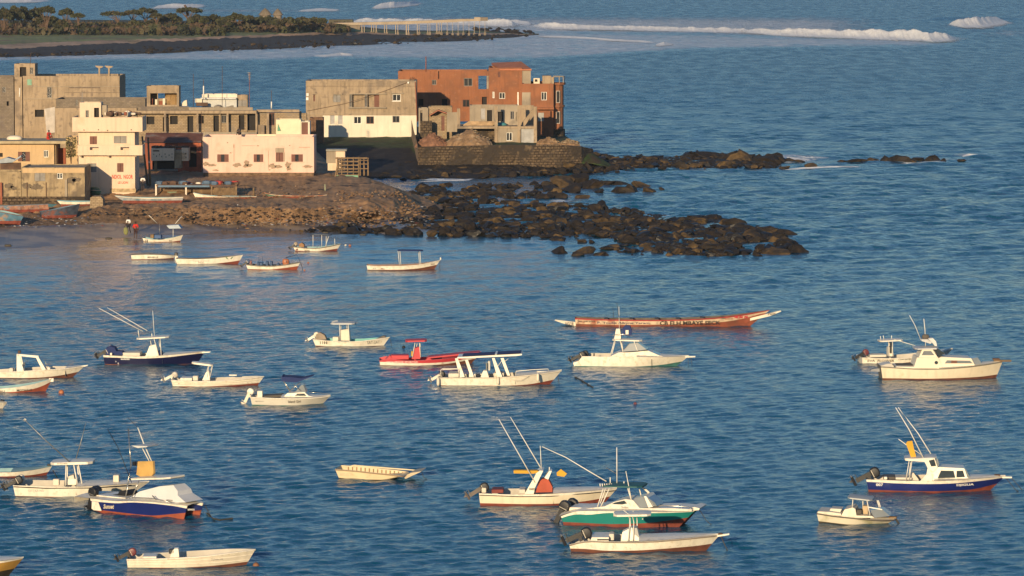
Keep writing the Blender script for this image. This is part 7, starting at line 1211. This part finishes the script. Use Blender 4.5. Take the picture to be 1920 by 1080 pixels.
b = Boat('thin_canopy_boat', 'long white open boat with thin dark blue canopy on four posts', 'ZU', ((285, 640), (1480, 620)), 2.0, [(262, 552), (400, 566), (900, 562), (1200, 545), (1400, 505), (1585, 458)], paint=[(262, 632), (900, 634), (1250, 612), (1585, 540)], h=1, bot=ANTIB, inn=mat('brown_inner', (.25, .15, .10), .8), group=gs, raildk=GEL)
b.top_('canopy', 820, 295, 1280, 300, .75, BLUC, th=.06)
for x0, x1, l in ((828, 855, .6), (862, 880, -.65), (1200, 1215, .6), (1222, 1240, -.65)): b.tb('canopy_post', [(x0, 295, l), (x1, 550, l)], .03)
b.bx('bow_bollard', 1582, 410, 1605, 455, .08, GEL); b.rope([(1580, 470, 0), (1582, 610, 0)], .025); b.letter('P P', 380, 600, 432, 622); b.letter('MKS', 520, 600, 585, 630, BROWN); b.letter('KASS', 1420, 530, 1490, 555, BROWN)
# --- beached boats ---
def beached(label, z, x0, y0, x1, y1, g, B, sheer, top, bnd, inn, h=0.0, bot=ANTI, depth=None):
    return Boat('beached_pirogue', label, z, ((x0, y0), (x1, y1)), B, sheer, band=[(x, y + (depth or 5)) for x, y in sheer], h=h, top=top, bot=bot, bnd=bnd, inn=inn, tr=.5, g=g + .22, group='boats drawn up on the beach bank', floor=.1)
GRP = mat('grey_blue_paint', (.34, .34, .34), .75, .25, 1.5, stain=((.12, .2, .24), .8, .55)); MUL = mat('faded_multicolour', (.30, .15, .10), .8, .4, 2, stain=((.10, .18, .26), 1.2, .5, (.45, .3, .18))); DBP = mat('worn_navy_paint', (.05, .06, .085), .75, .4, 2, stain=((.16, .06, .045), 1.2, .55))
beached('white beached boat with upswept left bow before the boat shed', 'ZF', 1025, 242, 690, 240, 2.2, 1.7, [(1030, 218), (950, 220), (820, 220), (720, 208), (645, 196)], GEL, GEL2, INB, h=180) if False else None
b = beached('white beached boat with upswept left end, before the boat shed', 'ZF', 660, 226, 1022, 242, 2.05, 1.6, [(645, 196), (700, 210), (780, 218), (900, 220), (1030, 217)], GEL, GEL2, INB); b.text('ASTOU', 885, 230, 922, 240, -.86, BLK); b.text('II', 995, 226, 1014, 238, -.8, BLK)
beached('pale grey beached pirogue with pointed left end, left of the shed front', 'ZF', 225, 246, 582, 242, 2.1, 1.4, [(175, 214), (260, 224), (380, 228), (500, 226), (588, 221)], GRP, GEL2, INB)
b = beached('green and red beached pirogue right of the white beached boat', 'ZF', 1100, 222, 1440, 240, 2.05, 1.3, [(1068, 194), (1120, 208), (1250, 214), (1380, 214), (1452, 208)], mat('worn_green', (.07, .12, .08), .8, .3, 2), mat('worn_orange', (.45, .17, .10), .8, .3, 2, stain=((.6, .5, .38), 2, .5)), DARKIN); b.pr('stern_spur', [(1445, 216), (1510, 212), (1470, 228), (1440, 232)], .15, mat('dark_green_spur', (.05, .09, .08), .8))
b = beached('white and pale blue boat behind the square stone block', 'ZB', 545, 690, 830, 690, 1.85, 1.5, [(510, 652), (600, 660), (700, 662), (840, 655)], GEL, mat('sky_blue_rim', (.16, .36, .46), .6), INB)
b = beached('long faded red and blue pirogue below the seafront house', 'ZB', -120, 738, 440, 720, 1.6, 1.5, [(-140, 700), (100, 698), (300, 690), (440, 682)], MUL, mat('blue_red_rim', (.14, .18, .24), .8, .3, 2), DARKIN, h=3); b.pr('end_spur', [(435, 684), (515, 688), (470, 712), (435, 710)], .2, mat('dark_teal', (.04, .12, .15), .8))
b = beached('dark navy pirogue lying aslant on the sand by the stone block', 'ZB', 380, 792, 690, 712, 1.3, 1.5, [(362, 752), (460, 742), (600, 712), (720, 682)], DBP, DBP, mat('grey_blue_inner', (.12, .17, .22), .8, .3, 2), h=14)
b = beached('pale blue pirogue at the far left edge of the beach', 'ZB', -160, 838, 190, 812, 1.15, 1.8, [(-170, 740), (0, 752), (100, 772), (215, 790)], mat('worn_blue_boat', (.08, .17, .24), .8, .3, 2, stain=((.30, .19, .12), 1.2, .5)), mat('worn_red_rim', (.16, .07, .05), .8), INB, h=-8)
# --- buoys and loose things in the water ---
def buoy(label, x, y, r, m, grp='buoys'):
    p = W(x, y, 0); bb = MB(); bb.blob((0, 0, r * .25), (r, r, r * .95), 2.1, 12, 8); o = bb.build('float', m, sm=True); t = empty('buoy', p); tag(t, label, 'buoy', grp); o.parent = t; c = MB(); c.tube([(0, 0, r * 1.1), (0, 0, r * 1.45)], r * .15, 6); c.build('eye', ENG, t)
buoy('orange buoy right of the lettered skiff bow at the left edge', 115, 737, .2, ORB); buoy('small dark red buoy in open water right of the sport fishing boat', 1191, 758, .13, MAR); buoy('white buoy of the pair off the grey canopy skiff', 648, 461, .14, GEL); buoy('orange buoy of the pair off the grey canopy skiff', 656, 461.5, .15, ORB); buoy('pale orange buoy right of the blue-seated boat', 578, 494, .12, ORB)
buoy('small brown buoy at the bow of the pale skiff', 480, 1062, .17, mat('brown_buoy', (.22, .10, .05), .7)); buoy('dark float right of the crimson boat top', 757, 652, .14, ENG); buoy('small orange float off the blue-seated boat bow', 571, 508, .1, ORB); buoy('white speck float below the left edge boats', 47, 788, .1, GEL)
def floatline(label, pts, r=.03):
    p0 = W(*pts[0], 0); root = empty('mooring_line', p0); tag(root, label, 'rope'); bb = MB(); bb.tube([W(x, y, .04) - p0 for x, y in pts], r, 5); bb.build('rope', ROPE, root)
floatline('dark mooring rope floating behind the sport fishing boat', [(1078, 707), (1090, 713), (1104, 722), (1112, 726)], .05); floatline('dark mooring rope trailing from the blue catamaran', [(388, 962), (398, 972), (412, 975), (436, 972)], .05)
for i, (x, y, l) in enumerate(((204, 448, 'dark plank lying on the wet sand left of the people'), (15, 461, 'dark lump on the wet sand at the left edge'), (680, 441, 'dark floating plank off the rocky shore'), (610, 437, 'dark flat plank behind the grey canopy'))):
    p = W(x, y, .12 if i < 2 else 0); bb = MB(); bb.blob((0, 0, .05), (.38, .2, .12), 3, 8, 5); o = bb.build('driftwood', DKB); o.location = p; tag(o, l, 'driftwood')

# ================= haze =================
_top = CH + 14
hz = MB().box(-900, 900, -60, 1600 * 1.15, -3.2, _top).build('haze', bpy.data.materials.new('sea_haze')); tag(hz, kind='stuff')
hm = hz.data.materials[0]; hm.use_nodes = True; hm.node_tree.nodes.clear(); ho = hm.node_tree.nodes.new('ShaderNodeOutputMaterial'); hv = hm.node_tree.nodes.new('ShaderNodeVolumePrincipled')
hv.inputs['Color'].default_value = (.80, .87, .95, 1); hv.inputs['Density'].default_value = .00006; hv.inputs['Anisotropy'].default_value = .2; hm.node_tree.links.new(hv.outputs[0], ho.inputs['Volume'])
